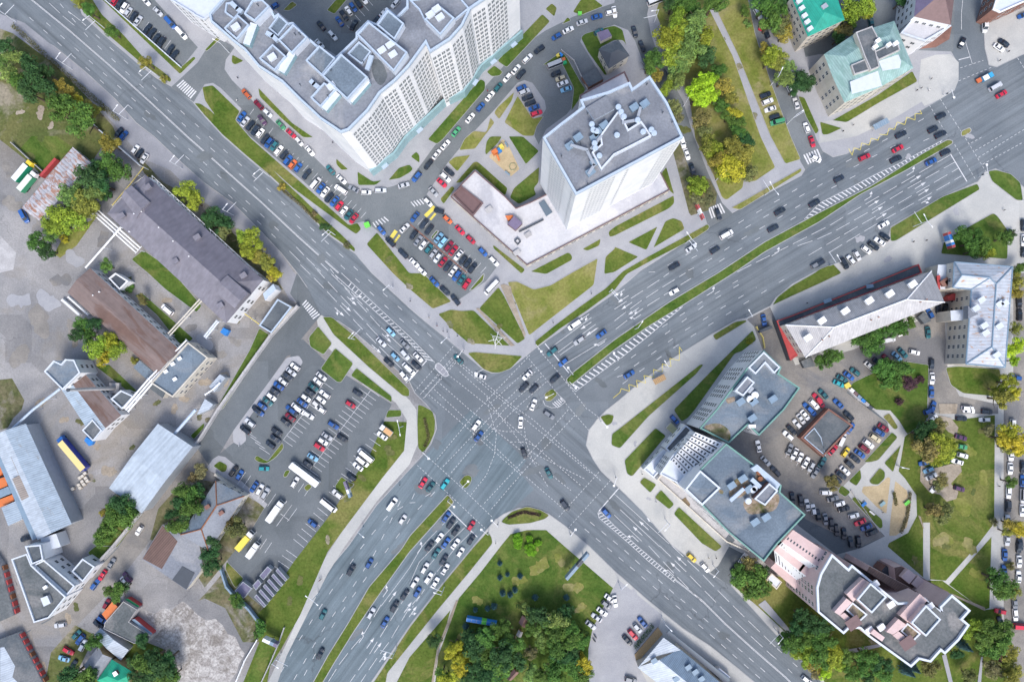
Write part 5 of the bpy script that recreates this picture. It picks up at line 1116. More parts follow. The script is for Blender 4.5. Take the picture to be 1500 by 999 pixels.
# ================================================================== VEHICLES
COL = {'w': ((.78, .78, .78), 'white'), 's': ((.5, .52, .55), 'silver'), 'g': ((.2, .215, .24), 'grey'), 'd': ((.018, .028, .045), 'dark navy'), 'k': ((.012, .012, .014), 'black'),
       'b': ((.02, .09, .3), 'blue'), 'i': ((.2, .42, .6), 'pale blue'), 'r': ((.5, .02, .05), 'red'), 't': ((.02, .12, .14), 'dark teal'), 'y': ((.75, .55, .04), 'yellow'),
       'o': ((.6, .13, .04), 'orange'), 'n': ((.06, .3, .14), 'green'), 'p': ((.09, .04, .1), 'plum'), 'e': ((.5, .44, .3), 'beige'), 'm': ((.2, .01, .03), 'dark red'), 'c': ((.02, .3, .34), 'turquoise')}
def car_meshes(L, Wd, H, cab0, cab1, rear, hood, rake=.75, rrake=.5, box=False):
    """body and four glass meshes; x forward. cab0..cab1 = cabin base extents, hood/rear = heights of bonnet and boot"""
    h = Wd/2; st = []
    xs = [(-L/2, .80, .45), (-L/2+.12, .93, .9), (-L/2+.5, .99, 1), (cab0, 1, 1), (0, 1, 1), (cab1, 1, 1), (L/2-.9, .985, 1), (L/2-.35, .93, .93), (L/2-.08, .8, .75), (L/2, .66, .5)]
    b = MB(); rings = []
    for x, kw, kz in xs:
        top = (rear if x < 0 else hood); t = top if abs(x) > .01 else (rear+hood)/2+.02
        zt = .25+(t-.25)*kz; w_ = h*kw
        rings.append([(x, -w_*.86, .22), (x, -w_, .42), (x, -w_, .25+(zt-.25)*.7), (x, -w_*.9, zt-.03), (x, -w_*.5, zt+.015), (x, w_*.5, zt+.015), (x, w_*.9, zt-.03), (x, w_, .25+(zt-.25)*.7), (x, w_, .42), (x, w_*.86, .22)])
    for a, c in zip(rings, rings[1:]):
        for i in range(len(a)):
            j = (i+1) % len(a); b.face([a[i], c[i], c[j], a[j]][::-1])
    b.face(rings[0]); b.face(rings[-1][::-1])
    # cabin
    zb = (rear+hood)/2; r0 = cab0+rrake; r1 = cab1-rake; wb = h*.93; wt = h*.74
    Bq = [(cab0, -wb, rear-.02), (cab1, -wb, hood-.02), (cab1, wb, hood-.02), (cab0, wb, rear-.02)]
    m_ = .1
    Tq = [(r0, -wt, H-.05), (r1, -wt, H-.05), (r1, wt, H-.05), (r0, wt, H-.05)]
    Ti = [(r0+.08, -wt+.1, H), (r1-.12, -wt+.1, H), (r1-.12, wt-.1, H), (r0+.08, wt-.1, H)]
    for i in range(4):
        j = (i+1) % 4; b.face([Bq[i], Bq[j], Tq[j], Tq[i]]); b.face([Tq[i], Tq[j], Ti[j], Ti[i]])
    b.face(Ti)
    for sx in (-1, 1):                          # mirrors
        b.box(cab1-.35, sx*(h+.08), hood+.02, .16, .2, .14)
    for x in (-L*.29, L*.31):
        for s in (-1, 1): b.tube((x, s*(h-.22), .31), (x, s*(h-.01), .31), .31, n=12, m=1)
    for s in (-1, 1):
        b.box(L/2-.22, s*h*.6, hood-.3, .3, .3, .1, 0, 2); b.box(-L/2+.1, s*h*.62, rear-.32, .14, .3, .12, 0, 3)
    body = b.mesh('car_body')
    def quad(p, q, r, s, mg=.08, off=.015):
        p, q, r, s = (Vector(v) for v in (p, q, r, s)); c = (p+q+r+s)/4; n = (q-p).cross(s-p).normalized()*off
        g = MB(); g.face([v+(c-v).normalized()*mg+n for v in (p, q, r, s)]); return g.mesh('car_glass')
    front = quad(Bq[1], Bq[2], Tq[2], Tq[1], .07); back = quad(Bq[3], Bq[0], Tq[0], Tq[3], .09)
    sl = quad(Bq[0], Bq[1], Tq[1], Tq[0], .1); sr = quad(Bq[2], Bq[3], Tq[3], Tq[2], .1)
    for me in (front, back, sl, sr): me.materials.append(M['glass'])
    return body, front, back, sl, sr
plain('headlamp', (.7, .72, .75), .2); plain('tail_lamp', (.45, .02, .02), .3)
def carproto(*a, **k):
    ms = car_meshes(*a, **k)
    for m_ in ('car_paint', 'tyre', 'headlamp', 'tail_lamp'): ms[0].materials.append(M[m_])
    for p in ms[0].polygons: p.use_smooth = False
    return ms
KIND = {'S': ('sedan', 'car', carproto(4.6, 1.80, 1.44, -1.75, 1.05, .98, .93, .8, .75)), 'H': ('hatchback', 'car', carproto(4.15, 1.76, 1.48, -1.98, .95, 1.0, .94, .75, .35)),
        'U': ('suv', 'car', carproto(4.65, 1.9, 1.7, -2.2, 1.0, 1.12, 1.08, .65, .3)), 'E': ('estate_car', 'car', carproto(4.7, 1.8, 1.46, -2.25, 1.0, 1.0, .94, .8, .35)),
        'V': ('van', 'van', carproto(5.5, 2.0, 2.2, -2.68, 1.75, 1.25, 1.15, .75, .12)), 'B': ('minibus', 'minibus', carproto(7.3, 2.15, 2.7, -3.55, 2.95, 1.3, 1.2, .6, .12))}
def build_vehicle(kind, col, x, y, ang, z, label, group):
    nm, cat, ms = KIND[kind]; q = P(x, y, .8)
    o = empty(nm, (q.x, q.y, z), label, cat, group, rz=ang)
    b = obj('body', ms[0], o); b.color = (*col, 1)
    for n_, me in zip(('windscreen', 'rear_window', 'side_window', 'side_window'), ms[1:]): obj(n_, me, o)
    return o
VEH = []     # zone, x, y, angle, colour code, kind
def zone(phrase, s, zoff=.14, default='auto'):
    L = px(s)
    for i, p in enumerate(L):
        ang = float(p[3]); c = p[2]; k = p[4] if len(p) > 4 else ('S', 'H', 'U', 'S', 'E', 'H', 'S')[int(p[0]*7+p[1]*13) % 7]
        VEH.append([phrase, p[0], p[1], ang, c, k, zoff])
zone('in the car park at the top left', 'A 840,10,r,-55 880,30,d,-55 910,62,w,-55 940,90,s,-55 978,122,d,-55 1010,155,s,-55 1078,215,d,-55 1110,245,d,-55 1145,282,d,-55 1180,312,d,-55 1247,365,d,-58 1275,405,d,-55 1065,10,w,45 1155,88,s,45 1247,172,b,48,V 1328,248,w,48,V')
zone('by the hedge beside the upper-left avenue', 'A 870,970,d,-50 905,992,b,-50 F 990,97,w,-55 1020,125,d,-55 1055,162,w,-55', .12)
zone('in the apartment courtyard', 'B 505,50,b,-30 850,190,d,50 935,262,w,50 985,158,b,55 1018,115,d,55 1052,82,w,55 1085,55,b,55 1120,25,d,55 1160,-5,w,55 1090,185,d,-60 1393,30,w,-45 1312,95,w,-45 840,325,w,45 1250,155,d,-50')
zone('along the front of the apartment block', 'B 303,688,o,48 393,768,m,45 460,830,s,40 420,880,p,52 555,915,n,48 630,978,r,45 G 690,38,w,48 768,107,w,48 920,247,t,48 1000,315,w,42 1088,385,g,28 1180,410,w,0 1285,395,s,-3 1455,358,s,-15 995,390,w,35,V')
zone('in the angled row beside the avenue footpath', 'B 270,855,b,-52 295,892,s,-52 333,920,d,-52 370,955,d,-52 405,975,w,-52 G 440,20,d,-52 470,48,b,-52 508,70,t,-52 540,105,w,-52 580,135,d,-52 608,175,b,-52 642,205,o,-52 682,228,b,-52 745,278,d,-52 812,345,w,-52,V 848,378,b,-52 880,408,w,-52 910,447,d,-52 948,475,b,-52 983,508,r,-52 1017,545,w,-52 1053,573,t,-52 1090,600,r,-52')
zone('on the street behind the apartment block', 'C 1472,95,w,-12 1370,125,b,-15 1262,165,s,-20 1160,222,w,-25 1075,270,b,-30 948,365,d,-35 862,430,w,-43 778,510,w,-50 815,545,d,-50 715,570,w,-50 648,640,t,-50 588,705,w,-50 518,785,b,-50 443,865,w,-50 340,965,n,-50 H 262,62,w,-50 197,132,w,-50 137,207,d,-52 52,297,b,-50 D 305,12,w,-20,B 148,235,d,75 202,340,d,70 0,90,w,80')
zone('in the small car park above the tower', 'C 818,645,b,-25 840,675,s,-25 862,715,d,-22 882,755,d,-22 910,790,b,-22 928,830,r,-20 1070,472,s,-20,B 1070,540,d,-25 1105,575,e,-20 1120,612,w,-22 1145,655,i,-15 1385,235,t,-30')
zone('beside the tree-lined street at the top', 'D 1050,105,w,60 1080,185,r,-70 1112,245,d,70 1105,697,d,-20 1120,745,w,-20 1140,800,w,-18 1172,855,d,-17 1190,895,n,-15,V 1290,665,w,62 1328,758,w,72 1405,935,w,68 I 1445,38,r,70 1475,165,w,25')
zone('in the lane beside the white tower', 'I 500,45,w,75 530,130,w,72 570,238,d,72 760,570,d,72', .12)
zone('near the top right corner', 'E 1210,190,w,88,V 1045,315,d,-65 1350,315,d,35 1315,350,w,35 380,165,t,80 1490,115,b,-20', .12)
zone('driving on the north-east avenue', 'E 1290,635,s,-28,V 1335,690,r,-28 892,850,d,-28 835,948,d,-28 890,985,d,-28 600,985,d,-28 J 333,152,r,-25 577,90,r,-28 563,168,d,-25 147,310,d,-28 925,117,d,-25 820,185,b,-25 473,645,w,-28 I 820,718,w,-30,V 737,830,d,-32 562,815,s,-32 438,950,d,-30 1212,548,d,-32 1162,672,d,-28 1465,490,d,-28 N 438,135,w,-28 108,742,b,-32 I 1480,935,g,-30', .03)
zone('in the slanted bay by the north-east avenue', 'J 480,733,d,35 443,770,w,35 398,800,d,35 345,830,w,38 278,873,w,58 232,903,w,52 185,930,d,58 0,930,d,-30 N 1093,345,b,80')
zone('at the right edge of the photo, upper part', 'J 1495,650,d,88 1495,760,w,90 1495,845,d,90 O 1462,215,k,88 1465,305,k,90 1440,765,b,10')
zone('in the row below the north lot entrance', 'H 290,258,d,42 263,300,w,42 235,340,r,42 175,405,s,45 135,482,w,45 215,545,d,15 278,608,o,40 368,685,r,45 447,755,r,45 537,845,b,45 617,913,w,45 M 600,105,w,-48,B G 1292,687,b,50 1357,772,d,45 1450,857,d,45 H 35,925,w,45 90,985,w,45 M 180,65,b,45 258,130,d,45 335,198,d,50')
zone('in the upper row of the north lot', 'H 38,590,b,-52 105,640,d,-52 143,683,d,-52 213,742,i,-52 243,775,i,-52 287,803,m,-52 320,835,r,-52 357,870,w,-52 390,905,d,-52 425,928,d,-52 460,962,d,-52')
zone('in the lower row of the north lot', 'G 1462,670,w,-45 H 30,720,d,-52 63,762,g,-52 98,795,w,-52 140,822,t,-52 172,860,s,-52 205,888,s,-52 243,918,r,-52 280,950,d,-52 318,985,w,-52 M 345,20,b,-55 380,50,t,-55 418,80,r,-55')
zone('queueing at the upper-left stop line', 'L 1360,430,i,45 1290,505,s,45 1392,612,i,45 1345,655,d,45 1462,520,g,45 1465,597,s,50 1480,690,w,45 1455,750,w,50 M 62,615,w,45 50,675,d,45 10,715,w,45', .03)
zone('near the north side of the crossing', 'M 1205,380,w,-35,V 1240,495,s,-35 1402,447,b,-38 1043,575,t,-38 1123,652,b,-42 1063,772,d,-42 860,747,w,-45 835,835,d,-48 908,847,d,-48 357,632,t,45 517,752,w,18', .03)
zone('in the middle of the crossing', 'M 905,962,w,-70 R 487,115,w,-52 505,195,b,-50 812,92,w,-85 1020,38,g,35 837,318,d,72 1018,465,t,62 1137,700,d,52', .03)
zone('below the centre of the crossing', 'R 98,535,r,-58 152,565,t,-52 258,545,c,-55 1440,757,b,48 Q 1370,690,w,-55,V 1447,803,w,-58', .03)
zone('queueing at the lower-left stop line', 'R 450,848,r,-55 268,785,b,-55 303,830,d,-55 338,885,d,-55 217,937,w,-55 265,975,b,-55 335,980,w,-55 450,950,d,-55 145,998,d,-55 W 193,58,t,-58 250,105,d,-58 372,48,w,-58 112,165,w,-58 260,172,w,-58 138,237,w,-58 187,272,w,-58 37,270,w,-58 57,340,b,-60 V 1462,360,d,-58 1388,445,d,-58 1217,495,s,-60 1318,560,b,-60', .03)
zone('driving away on the lower-left avenue', 'V 1070,178,d,-58 1203,130,b,-60 865,503,t,-62 845,790,d,-62', .03)
zone('in the left row of the lower-left car park', 'L 660,685,w,38 632,722,s,38 610,755,d,38 573,792,w,38 540,825,b,38 515,865,d,38 487,903,w,38 460,938,t,38 420,970,b,38 378,998,d,38 Q 395,15,b,38 330,95,s,38 295,145,d,38')
zone('in the second row of the lower-left car park', 'L 853,755,w,38 828,792,w,38 795,833,t,38 772,872,d,38 740,912,w,38 712,948,b,38 672,980,w,38 630,999,b,38 877,885,w,38 850,925,w,38 823,965,w,38 Q 645,20,d,38 625,55,m,38 595,92,d,38 527,160,d,38 518,212,d,38 480,255,d,35 760,40,w,34 700,5,w,34 432,430,c,3')
zone('in the third row of the lower-left car park', 'L 1117,877,d,35 1065,960,r,35 Q 845,-5,w,35 940,113,b,32 1005,207,d,35 895,195,s,35 865,232,w,32 838,272,r,35 790,348,i,32 755,397,d,38')
zone('along the lawn side of the lower-left car park', 'Q 1298,190,w,36 1178,333,w,40,B 1155,378,w,38,V 1120,415,w,36 1072,490,d,36 970,615,w,38 908,697,w,40,B 788,830,b,36')
zone('at the lane end of the lower-left car park', 'Q 210,447,k,-55 255,478,b,-58 360,565,b,-55 403,585,w,-60 445,610,s,-60 660,530,w,-58')
zone('in the industrial yard on the left', 'F 180,585,b,62,V K 1225,268,w,40,V')
zone('in the lane beside the yard wall', 'P 1018,882,w,-58 U 815,130,g,-60 750,215,r,-55 697,282,b,-55 930,230,p,50 915,262,w,50 890,290,d,50 780,425,m,-60 752,540,b,35 720,575,d,40 560,650,t,-48 588,685,b,-50 608,728,w,-60 500,768,r,30 468,825,i,15 535,875,d,-60 440,580,s,-10 P 1330,970,s,20 190,940,d,-20')
zone('in the row beside the south lawn', 'W 1465,385,w,35 1440,430,g,35 1408,482,w,35 1368,525,s,35 1325,580,s,38')
zone('beside the blue-roofed pavilion', 'X 205,558,b,50 170,603,s,48 135,650,r,50 95,690,d,45 120,980,g,15 5,405,w,80')
zone('along the lower-right avenue', 'X 565,88,y,42 663,160,w,48 943,93,w,-58 885,160,k,-55 1410,985,w,40', .05)
zone('below the tenement drive', 'O 920,262,k,-75 870,255,d,85 810,295,b,60 795,435,t,85 505,490,w,-12,V 697,580,w,12 612,585,t,45 568,610,i,42 497,628,m,42 430,652,d,40 370,680,w,42 262,723,t,38 217,752,b,38 167,772,t,32 143,808,c,25 822,665,d,88 825,770,w,88 820,868,b,88 830,980,b,-70')
zone('on the left of the brick-edged court building', 'N 1415,985,b,45 1460,960,w,45 1485,915,r,45 S 440,72,b,48 1053,268,w,80 1105,375,s,45 1178,450,d,45 1395,40,w,50 1365,68,w,52 1335,105,w,50 1297,148,d,45 1270,190,w,40 1440,10,b,45')
zone('below the brick-edged court building', 'S 1280,290,g,-65 1318,322,w,-65 1357,350,w,-65 1400,385,w,-62 1440,418,s,-62 1468,462,g,-60 T 22,385,t,-60')
zone('in the bottom rows of the east car park', 'S 1300,645,d,85 1363,665,d,80 1410,697,w,82 1455,730,w,82 1490,770,d,82 T 45,800,g,82 87,835,d,82 125,880,d,82 180,905,d,85 230,965,d,85 285,965,d,85 50,605,w,0 100,650,g,-15 150,688,w,-15 180,725,d,-12 253,775,w,-12 300,822,r,-25 345,858,b,-25 385,897,d,-20')
zone('on the right of the brick-edged court building', 'O 30,885,t,45 10,950,r,50 140,955,b,45 T 217,45,d,45 228,137,b,-55 163,218,w,-65,V 100,295,r,-50 193,310,y,-55')
zone('in the slanted row beside the playground', 'T 470,132,m,35 438,165,b,32 408,208,e,32 360,250,w,38 330,285,m,38 297,323,b,38 262,358,d,40 223,400,d,42 188,445,w,40 160,478,d,38 125,510,d,35')
zone('parked on the worn lawn at the right', 'O 1085,990,w,5 T 805,5,b,-30 828,62,w,-30 1040,65,d,0 1210,73,w,0 1228,15,d,2 1095,8,w,5 1037,203,p,18 1040,270,n,12 1050,335,w,15 1010,380,w,18 768,390,b,-12 800,440,i,-25 820,488,w,-25 845,570,w,-50 1025,577,p,15')
zone('along the right-hand street', 'T 1415,112,w,88 1400,330,w,88 1397,430,w,90 1385,605,w,90 1382,705,d,90 1378,808,s,90 1490,420,d,90 1487,520,b,90 1490,630,w,90,V 1485,735,w,90 1375,950,s,90 1470,985,d,85 Y 1357,68,b,90 1462,115,w,90 1352,185,b,90 1457,228,w,90 1460,15,d,90 1325,480,r,10 1433,505,w,82 1468,590,r,3,V 1318,800,m,-75 1430,420,g,85 1328,560,d,70')
ORD = ['zeroth', 'first', 'second', 'third', 'fourth', 'fifth', 'sixth', 'seventh', 'eighth', 'ninth', 'tenth', 'eleventh', 'twelfth', 'thirteenth', 'fourteenth', 'fifteenth', 'sixteenth', 'seventeenth', 'eighteenth', 'nineteenth', 'twentieth', 'twenty-first', 'twenty-second', 'twenty-third', 'twenty-fourth', 'twenty-fifth', 'twenty-sixth', 'twenty-seventh', 'twenty-eighth', 'twenty-ninth', 'thirtieth']
def ordinal_labels(items, getz, getx, gety, gettype):
    """unique wording: counted within the zone along its longer side, among those of the same look"""
    zs = {}
    for i, v in enumerate(items): zs.setdefault(getz(v), []).append(i)
    out = {}
    for z, ids in zs.items():
        X = [getx(items[i]) for i in ids]; Y = [gety(items[i]) for i in ids]
        horiz = max(X)-min(X) >= .8*(max(Y)-min(Y))
        ids.sort(key=lambda i: getx(items[i]) if horiz else gety(items[i]))
        look = {}
        for i in ids: look.setdefault(gettype(items[i]), []).append(i)
        for t, l in look.items():
            for n_, i in enumerate(l):
                if len(l) == 1: out[i] = 'the only %s %s' % (t, z)
                else: out[i] = '%s %s from the %s %s' % (ORD[n_+1] if n_+1 < len(ORD) else str(n_+1)+'th', t, 'left' if horiz else 'top', z)
    return out
def look(v): return COL[v[4]][1]+' '+{'S': 'car', 'H': 'car', 'U': 'car', 'E': 'car', 'V': 'van', 'B': 'minibus'}[v[5]]
LAB = ordinal_labels(VEH, lambda v: v[0], lambda v: v[1], lambda v: v[2], look)
cars = [i for i, v in enumerate(VEH) if v[5] in 'SHUE']
# cars beyond three hundred: the ones at the photo's rim, half hidden, go into one mass
rim = sorted(cars, key=lambda i: max(abs(VEH[i][1]-750)/750, abs(VEH[i][2]-500)/500))
single = set(rim[:300]); mass = MB(); MC = {}
for i, v in enumerate(VEH):
    z_, x, y, ang, c, k, zo = v
    a_ = P(x, y, 0); d_ = P(x+10*math.cos(R(ang)), y+10*math.sin(R(ang)), 0)-a_; wa = math.atan2(d_.y, d_.x)
    # which way the bonnet points: right-hand traffic / alternating in bays
    flip = False
    if 'driving on the north-east' in z_ or 'near the north side' in z_: flip = (y < 600-.62*(x-740)+0 and not (x > 1000 and y > 0))
    if 'stop line' in z_ and 'upper-left' in z_: flip = False
    if rnd.random() < .3 and zo > .1: flip = not flip
    wa += math.pi if flip else 0; wa += R(rnd.uniform(-2, 2))
    base = COL[c][0]; f = rnd.uniform(.75, 1.3); colr = tuple(min(.9, q*f) for q in base)
    if k in 'VB' or i in single: build_vehicle(k, colr, x, y, wa, zo, LAB[i], 'cars and vans '+z_)
    else:
        q = P(x, y, .8); cs, sn = math.cos(wa), math.sin(wa)
        for me_i, me in enumerate(KIND[k][2]):
            n_ = len(mass.v); mass.v += [(q.x+p.co.x*cs-p.co.y*sn, q.y+p.co.x*sn+p.co.y*cs, zo+p.co.z) for p in me.vertices]
            for p in me.polygons:
                mass.f.append(tuple(n_+j for j in p.vertices))
                if me_i: mass.m.append(4)
                elif p.material_index == 0:
                    if c not in MC: MC[c] = 5+len(MC)
                    mass.m.append(MC[c])
                else: mass.m.append(p.material_index)
if mass.v:
    ml = [M['car_paint'], M['tyre'], M['headlamp'], M['tail_lamp'], M['glass']]
    for c in MC: plain('paint_'+COL[c][1].replace(' ', '_'), COL[c][0], .35, .5, var=.05); ml.append(M['paint_'+COL[c][1].replace(' ', '_')])
    tag(mass.build('parked_cars', ml), 'remaining parked cars along the outermost streets and corners of the photo', 'cars', kind='stuff')
NCARS = (len(cars), len(single))
# ---- lorries, bus
def lorry(s, ang, L, wd, h, cabc, boxc, roofc, label, cat='lorry', name='lorry', stripe=None, cabL=1.9, z=.14):
    x, y = px(s)[0][:2]; a_ = P(x, y, 0); d_ = P(x+10*math.cos(R(ang)), y+10*math.sin(R(ang)), 0)-a_
    q = P(x, y, h*.8); o = empty(name, (q.x, q.y, z), label, cat, None, rz=math.atan2(d_.y, d_.x))
    b = MB(); b.box(0, 0, .45, L, wd*.7, .25); b.build('chassis', M['dark_metal'], o)
    b = MB(); c0 = L/2-cabL
    pr = [(c0, .5), (L/2, .5), (L/2, 1.5), (L/2-.25, min(h, 2.9)-.15), (L/2-.6, min(h, 2.9)), (c0, min(h, 2.9))]
    for k in range(len(pr)): u, v = pr[k-1], pr[k]; b.face([(u[0], -wd*.47, u[1]), (v[0], -wd*.47, v[1]), (v[0], wd*.47, v[1]), (u[0], wd*.47, u[1])])
    b.face([(p[0], -wd*.47, p[1]) for p in pr]); b.face([(p[0], wd*.47, p[1]) for p in pr][::-1])
    cb = b.build('cab', M['car_paint'], o); cb.color = (*cabc, 1)
    g = MB(); g.face([(L/2+.02, -wd*.42, 1.55), (L/2+.02, wd*.42, 1.55), (L/2-.24, wd*.4, min(h, 2.9)-.2), (L/2-.24, -wd*.4, min(h, 2.9)-.2)]); g.build('windscreen', M['glass'], cb)
    b = MB(); bl = L-cabL-.25; bx = -L/2+bl/2; b.box(bx, 0, .75, bl, wd, h-.75)
    bo = b.build('cargo_box', M['car_paint'], o); bo.color = (*boxc, 1)
    b = MB(); b.box(bx, 0, h, bl-.15, wd-.12, .06); r_ = b.build('box_roof', M['car_paint'], bo); r_.color = (*roofc, 1)
    for xw in (L/2-.9, -L/2+1.2, -L/2+2.4) if L > 6 else (L/2-.9, -L/2+1.1):
        for sd in (-1, 1): b = MB(); b.tube((xw, sd*(wd/2-.35), .48), (xw, sd*(wd/2-.05), .48), .48, n=12); b.build('wheel', M['tyre'], o)
    return o
WH = (.75, .75, .74); 
lorry('F 165,250', -50, 10, 2.5, 3.6, (.8, .6, .05), (.02, .25, .14), WH, 'lorry with a yellow cab and a white and green trailer, left edge')
lorry('F 200,328', -50, 9.5, 2.5, 3.4, WH, (.05, .3, .15), (.68, .68, .62), 'lorry with a white cab and cream and green body, left edge')
lorry('P 520,320', -130, 16.3, 2.6, 4.0, (.02, .12, .4), (.02, .04, .3), (.75, .6, .25), 'long articulated lorry with a pale yellow roof and blue side in the yard')
lorry('Q 512,745', -55, 9.2, 2.4, 3.2, WH, WH, WH, 'white box lorry in the lower-left car park')
lorry('V 350,35', -55, 6.5, 2.2, 3.0, WH, WH, WH, 'short white box lorry beside the yellow-topped lorry')
lorry('Q 290,960', -50, 8.6, 2.4, 3.1, WH, (.7, .6, .1), (.8, .62, .08), 'white-cabbed lorry with a yellow cargo box, lower-left car park')
lorry('Q 1325,150', 217, 5.6, 2.1, 2.4, WH, (.5, .5, .5), (.62, .36, .16), 'small flatbed lorry loaded with orange boards by the lawn')
lorry('E 1235,562', -28, 4.6, 2.0, 2.3, (.05, .35, .6), (.05, .3, .5), WH, 'small blue tractor towing an orange trailer on the north-east avenue', 'tractor', 'tractor', z=.03)
lorry('E 1178,585', -28, 3.0, 1.7, 1.2, (.6, .15, .05), (.6, .15, .05), (.6, .15, .05), 'orange trailer towed behind the blue tractor', 'trailer', 'trailer', cabL=.3, z=.03)
def bus(s, ang, L, label):
    x, y = px(s)[0][:2]; a_ = P(x, y, 0); d_ = P(x+10*math.cos(R(ang)), y+10*math.sin(R(ang)), 0)-a_; h = 3.1
    q = P(x, y, h*.8); o = empty('bus', (q.x, q.y, .14), label, 'bus', None, rz=math.atan2(d_.y, d_.x))
    pts = roundc([Vector((sx*L/2, sy*1.27, 0)) for sx, sy in ((-1, -1), (1, -1), (1, 1), (-1, 1))], .35)
    b = MB(); b.prism([(p.x, p.y) for p in pts], .35, h-.1); i_ = inset([(p.x, p.y) for p in pts], .15); b.poly(i_, h)
    n_ = len(pts); pc = [(p.x, p.y) for p in pts]
    for k in range(len(i_)):
        if len(i_) == n_: b.face([(*pc[k-1], h-.1), (*pc[k], h-.1), (*i_[k], h), (*i_[k-1], h)])
    bd = b.build('body', M['car_paint'], o); bd.color = (.78, .78, .78, 1)
    for sd in (-1, 1): g = MB(); g.box(0, sd*1.275, 1.3, L-1.2, .03, 1.1); g.build('window_band', M['glass'], o)
    for sx in (-1, 1): g = MB(); g.box(sx*(L/2+.005), 0, 1.2, .03, 2.1, 1.5); g.build('windscreen' if sx > 0 else 'rear_window', M['glass'], o)
    for xx in (-L*.3, 0, L*.3): g = MB(); g.box(xx, 0, h, 1.0, .8, .12); g.build('roof_hatch', M['white_paint'], bd)
    for xw in (-L*.32, L*.3):
        for sd in (-1, 1): g = MB(); g.tube((xw, sd*.95, .48), (xw, sd*1.25, .48), .48, n=12); g.build('wheel', M['tyre'], o)
bus('Q 727,475', 37, 13.2, 'long white bus parked across the bays of the lower-left car park')
# motorcycles
for s, lab in (('W 1357,662', 'upper black motorcycle beside the row of cars by the south lawn'), ('W 1350,690', 'lower black motorcycle beside the row of cars by the south lawn')):
    x, y = px(s)[0][:2]; q = P(x, y, .5); o = empty('motorcycle', (q.x, q.y, .13), lab, 'motorcycle', 'motorcycles by the south lawn', rz=R(-50))
    b = MB(); b.box(0, 0, .45, 1.0, .26, .3); b.tube((.5, 0, .7), (.72, 0, .32), .05); b.tube((-.3, 0, .5), (-.7, 0, .32), .06); b.build('frame', M['dark_metal'], o)
    b = MB(); b.box(-.25, 0, .75, .7, .28, .12); b.build('seat', M['tyre'], o); b = MB(); b.tube((.42, -.36, 1.0), (.42, .36, 1.0), .03); b.build('handlebar', M['dark_metal'], o)
    b = MB(); b.tube((.25, -.14, .85), (.25, .14, .85), .18, n=8); b.build('fuel_tank', M['dark_metal'], o)
    for xx in (-.7, .72): b = MB(); b.tube((xx, -.07, .31), (xx, .07, .31), .31, n=14); b.build('wheel', M['tyre'], o)
# ================================================================== TREES AND SHRUBS
def crown_mesh(seed, n=2400, lobes=22, leaf=.066, flat=.85):
    r = random.Random(seed); b = MB(); L = []
    for i in range(lobes):
        a = r.uniform(0, 6.283); d = r.uniform(0, .72)**.75; z = r.uniform(-.45, .75)*(1-.5*d)
        L.append((Vector((math.cos(a)*d, math.sin(a)*d, z*flat)), r.uniform(.16, .36)))
    L.append((Vector((0, 0, .3)), .42)); wts = [l[1]**2 for l in L]
    for k in range(n):
        c, rad = r.choices(L, wts)[0]
        v = Vector((r.gauss(0, 1), r.gauss(0, 1), r.gauss(.25, 1))).normalized()
        p = c+v*rad*r.uniform(.65, 1.08)
        nrm = (v+Vector((r.uniform(-.6, .6), r.uniform(-.6, .6), r.uniform(-.1, .8)))).normalized()
        u = nrm.orthogonal().normalized(); w_ = nrm.cross(u); a = r.uniform(0, 6.28); u, w_ = u*math.cos(a)+w_*math.sin(a), w_*math.cos(a)-u*math.sin(a)
        s = leaf*r.uniform(.6, 1.35)
        b.face([p-u*s, p-w_*s*.6+nrm*s*.15, p+u*s, p+w_*s*.6+nrm*s*.1])
    me = b.mesh('crown'); me.materials.append(M['foliage']); return me
CR = [crown_mesh(i) for i in range(8)]
def spruce_mesh(seed):
    r = random.Random(seed); b = MB()
    for k in range(1100):
        t = r.random()**.7; a = r.uniform(0, 6.283); rad = (t)*(.85+.2*math.sin(a*7+t*20)); z = 1-2*t
        p = Vector((math.cos(a)*rad*r.uniform(.4, 1), math.sin(a)*rad*r.uniform(.5, 1), z)); o_ = Vector((math.cos(a), math.sin(a), -.45)).normalized(); s = .12*r.uniform(.6, 1.2)
        w_ = Vector((-math.sin(a), math.cos(a), 0)); b.face([p-o_*s, p-w_*s*.4, p+o_*s, p+w_*s*.4])
    me = b.mesh('crown'); me.materials.append(M['foliage']); return me
SP = [spruce_mesh(i) for i in range(3)]
def trunk_mesh(seed):
    r = random.Random(seed); b = MB(); b.tube((0, 0, 0), (r.uniform(-.03, .03), r.uniform(-.03, .03), .62), .045, .028, n=7, cap=False)
    for k in range(6):
        a = k*1.05+r.uniform(-.3, .3); z0 = .3+.05*k; e_ = Vector((math.cos(a)*.28, math.sin(a)*.28, z0+.25)); b.tube((0, 0, z0), e_, .02, .01, n=5, cap=False)
        b.tube(e_, e_+Vector((math.cos(a+.5)*.13, math.sin(a+.5)*.13, .12)), .01, .005, n=4, cap=False)
    me = b.mesh('trunk'); me.materials.append(M['bark']); return me
TR = [trunk_mesh(i) for i in range(4)]
TC = {'g': ((.055, .115, .025), 'green'), 'd': ((.028, .07, .025), 'dark green'), 'l': ((.1, .16, .045), 'light green'), 'y': ((.15, .2, .025), 'yellow-green'), 'Y': ((.24, .24, .025), 'yellow'),
      'v': ((.2, .32, .02), 'bright lime-green'), 'o': ((.17, .165, .035), 'olive-yellow autumn'), 'u': ((.12, .12, .045), 'dull olive'), 'n': ((.13, .12, .06), 'brownish bare'), 's': ((.035, .085, .09), 'blue-green'), 'm': ((.05, .025, .035), 'dark purple')}
TREES = []
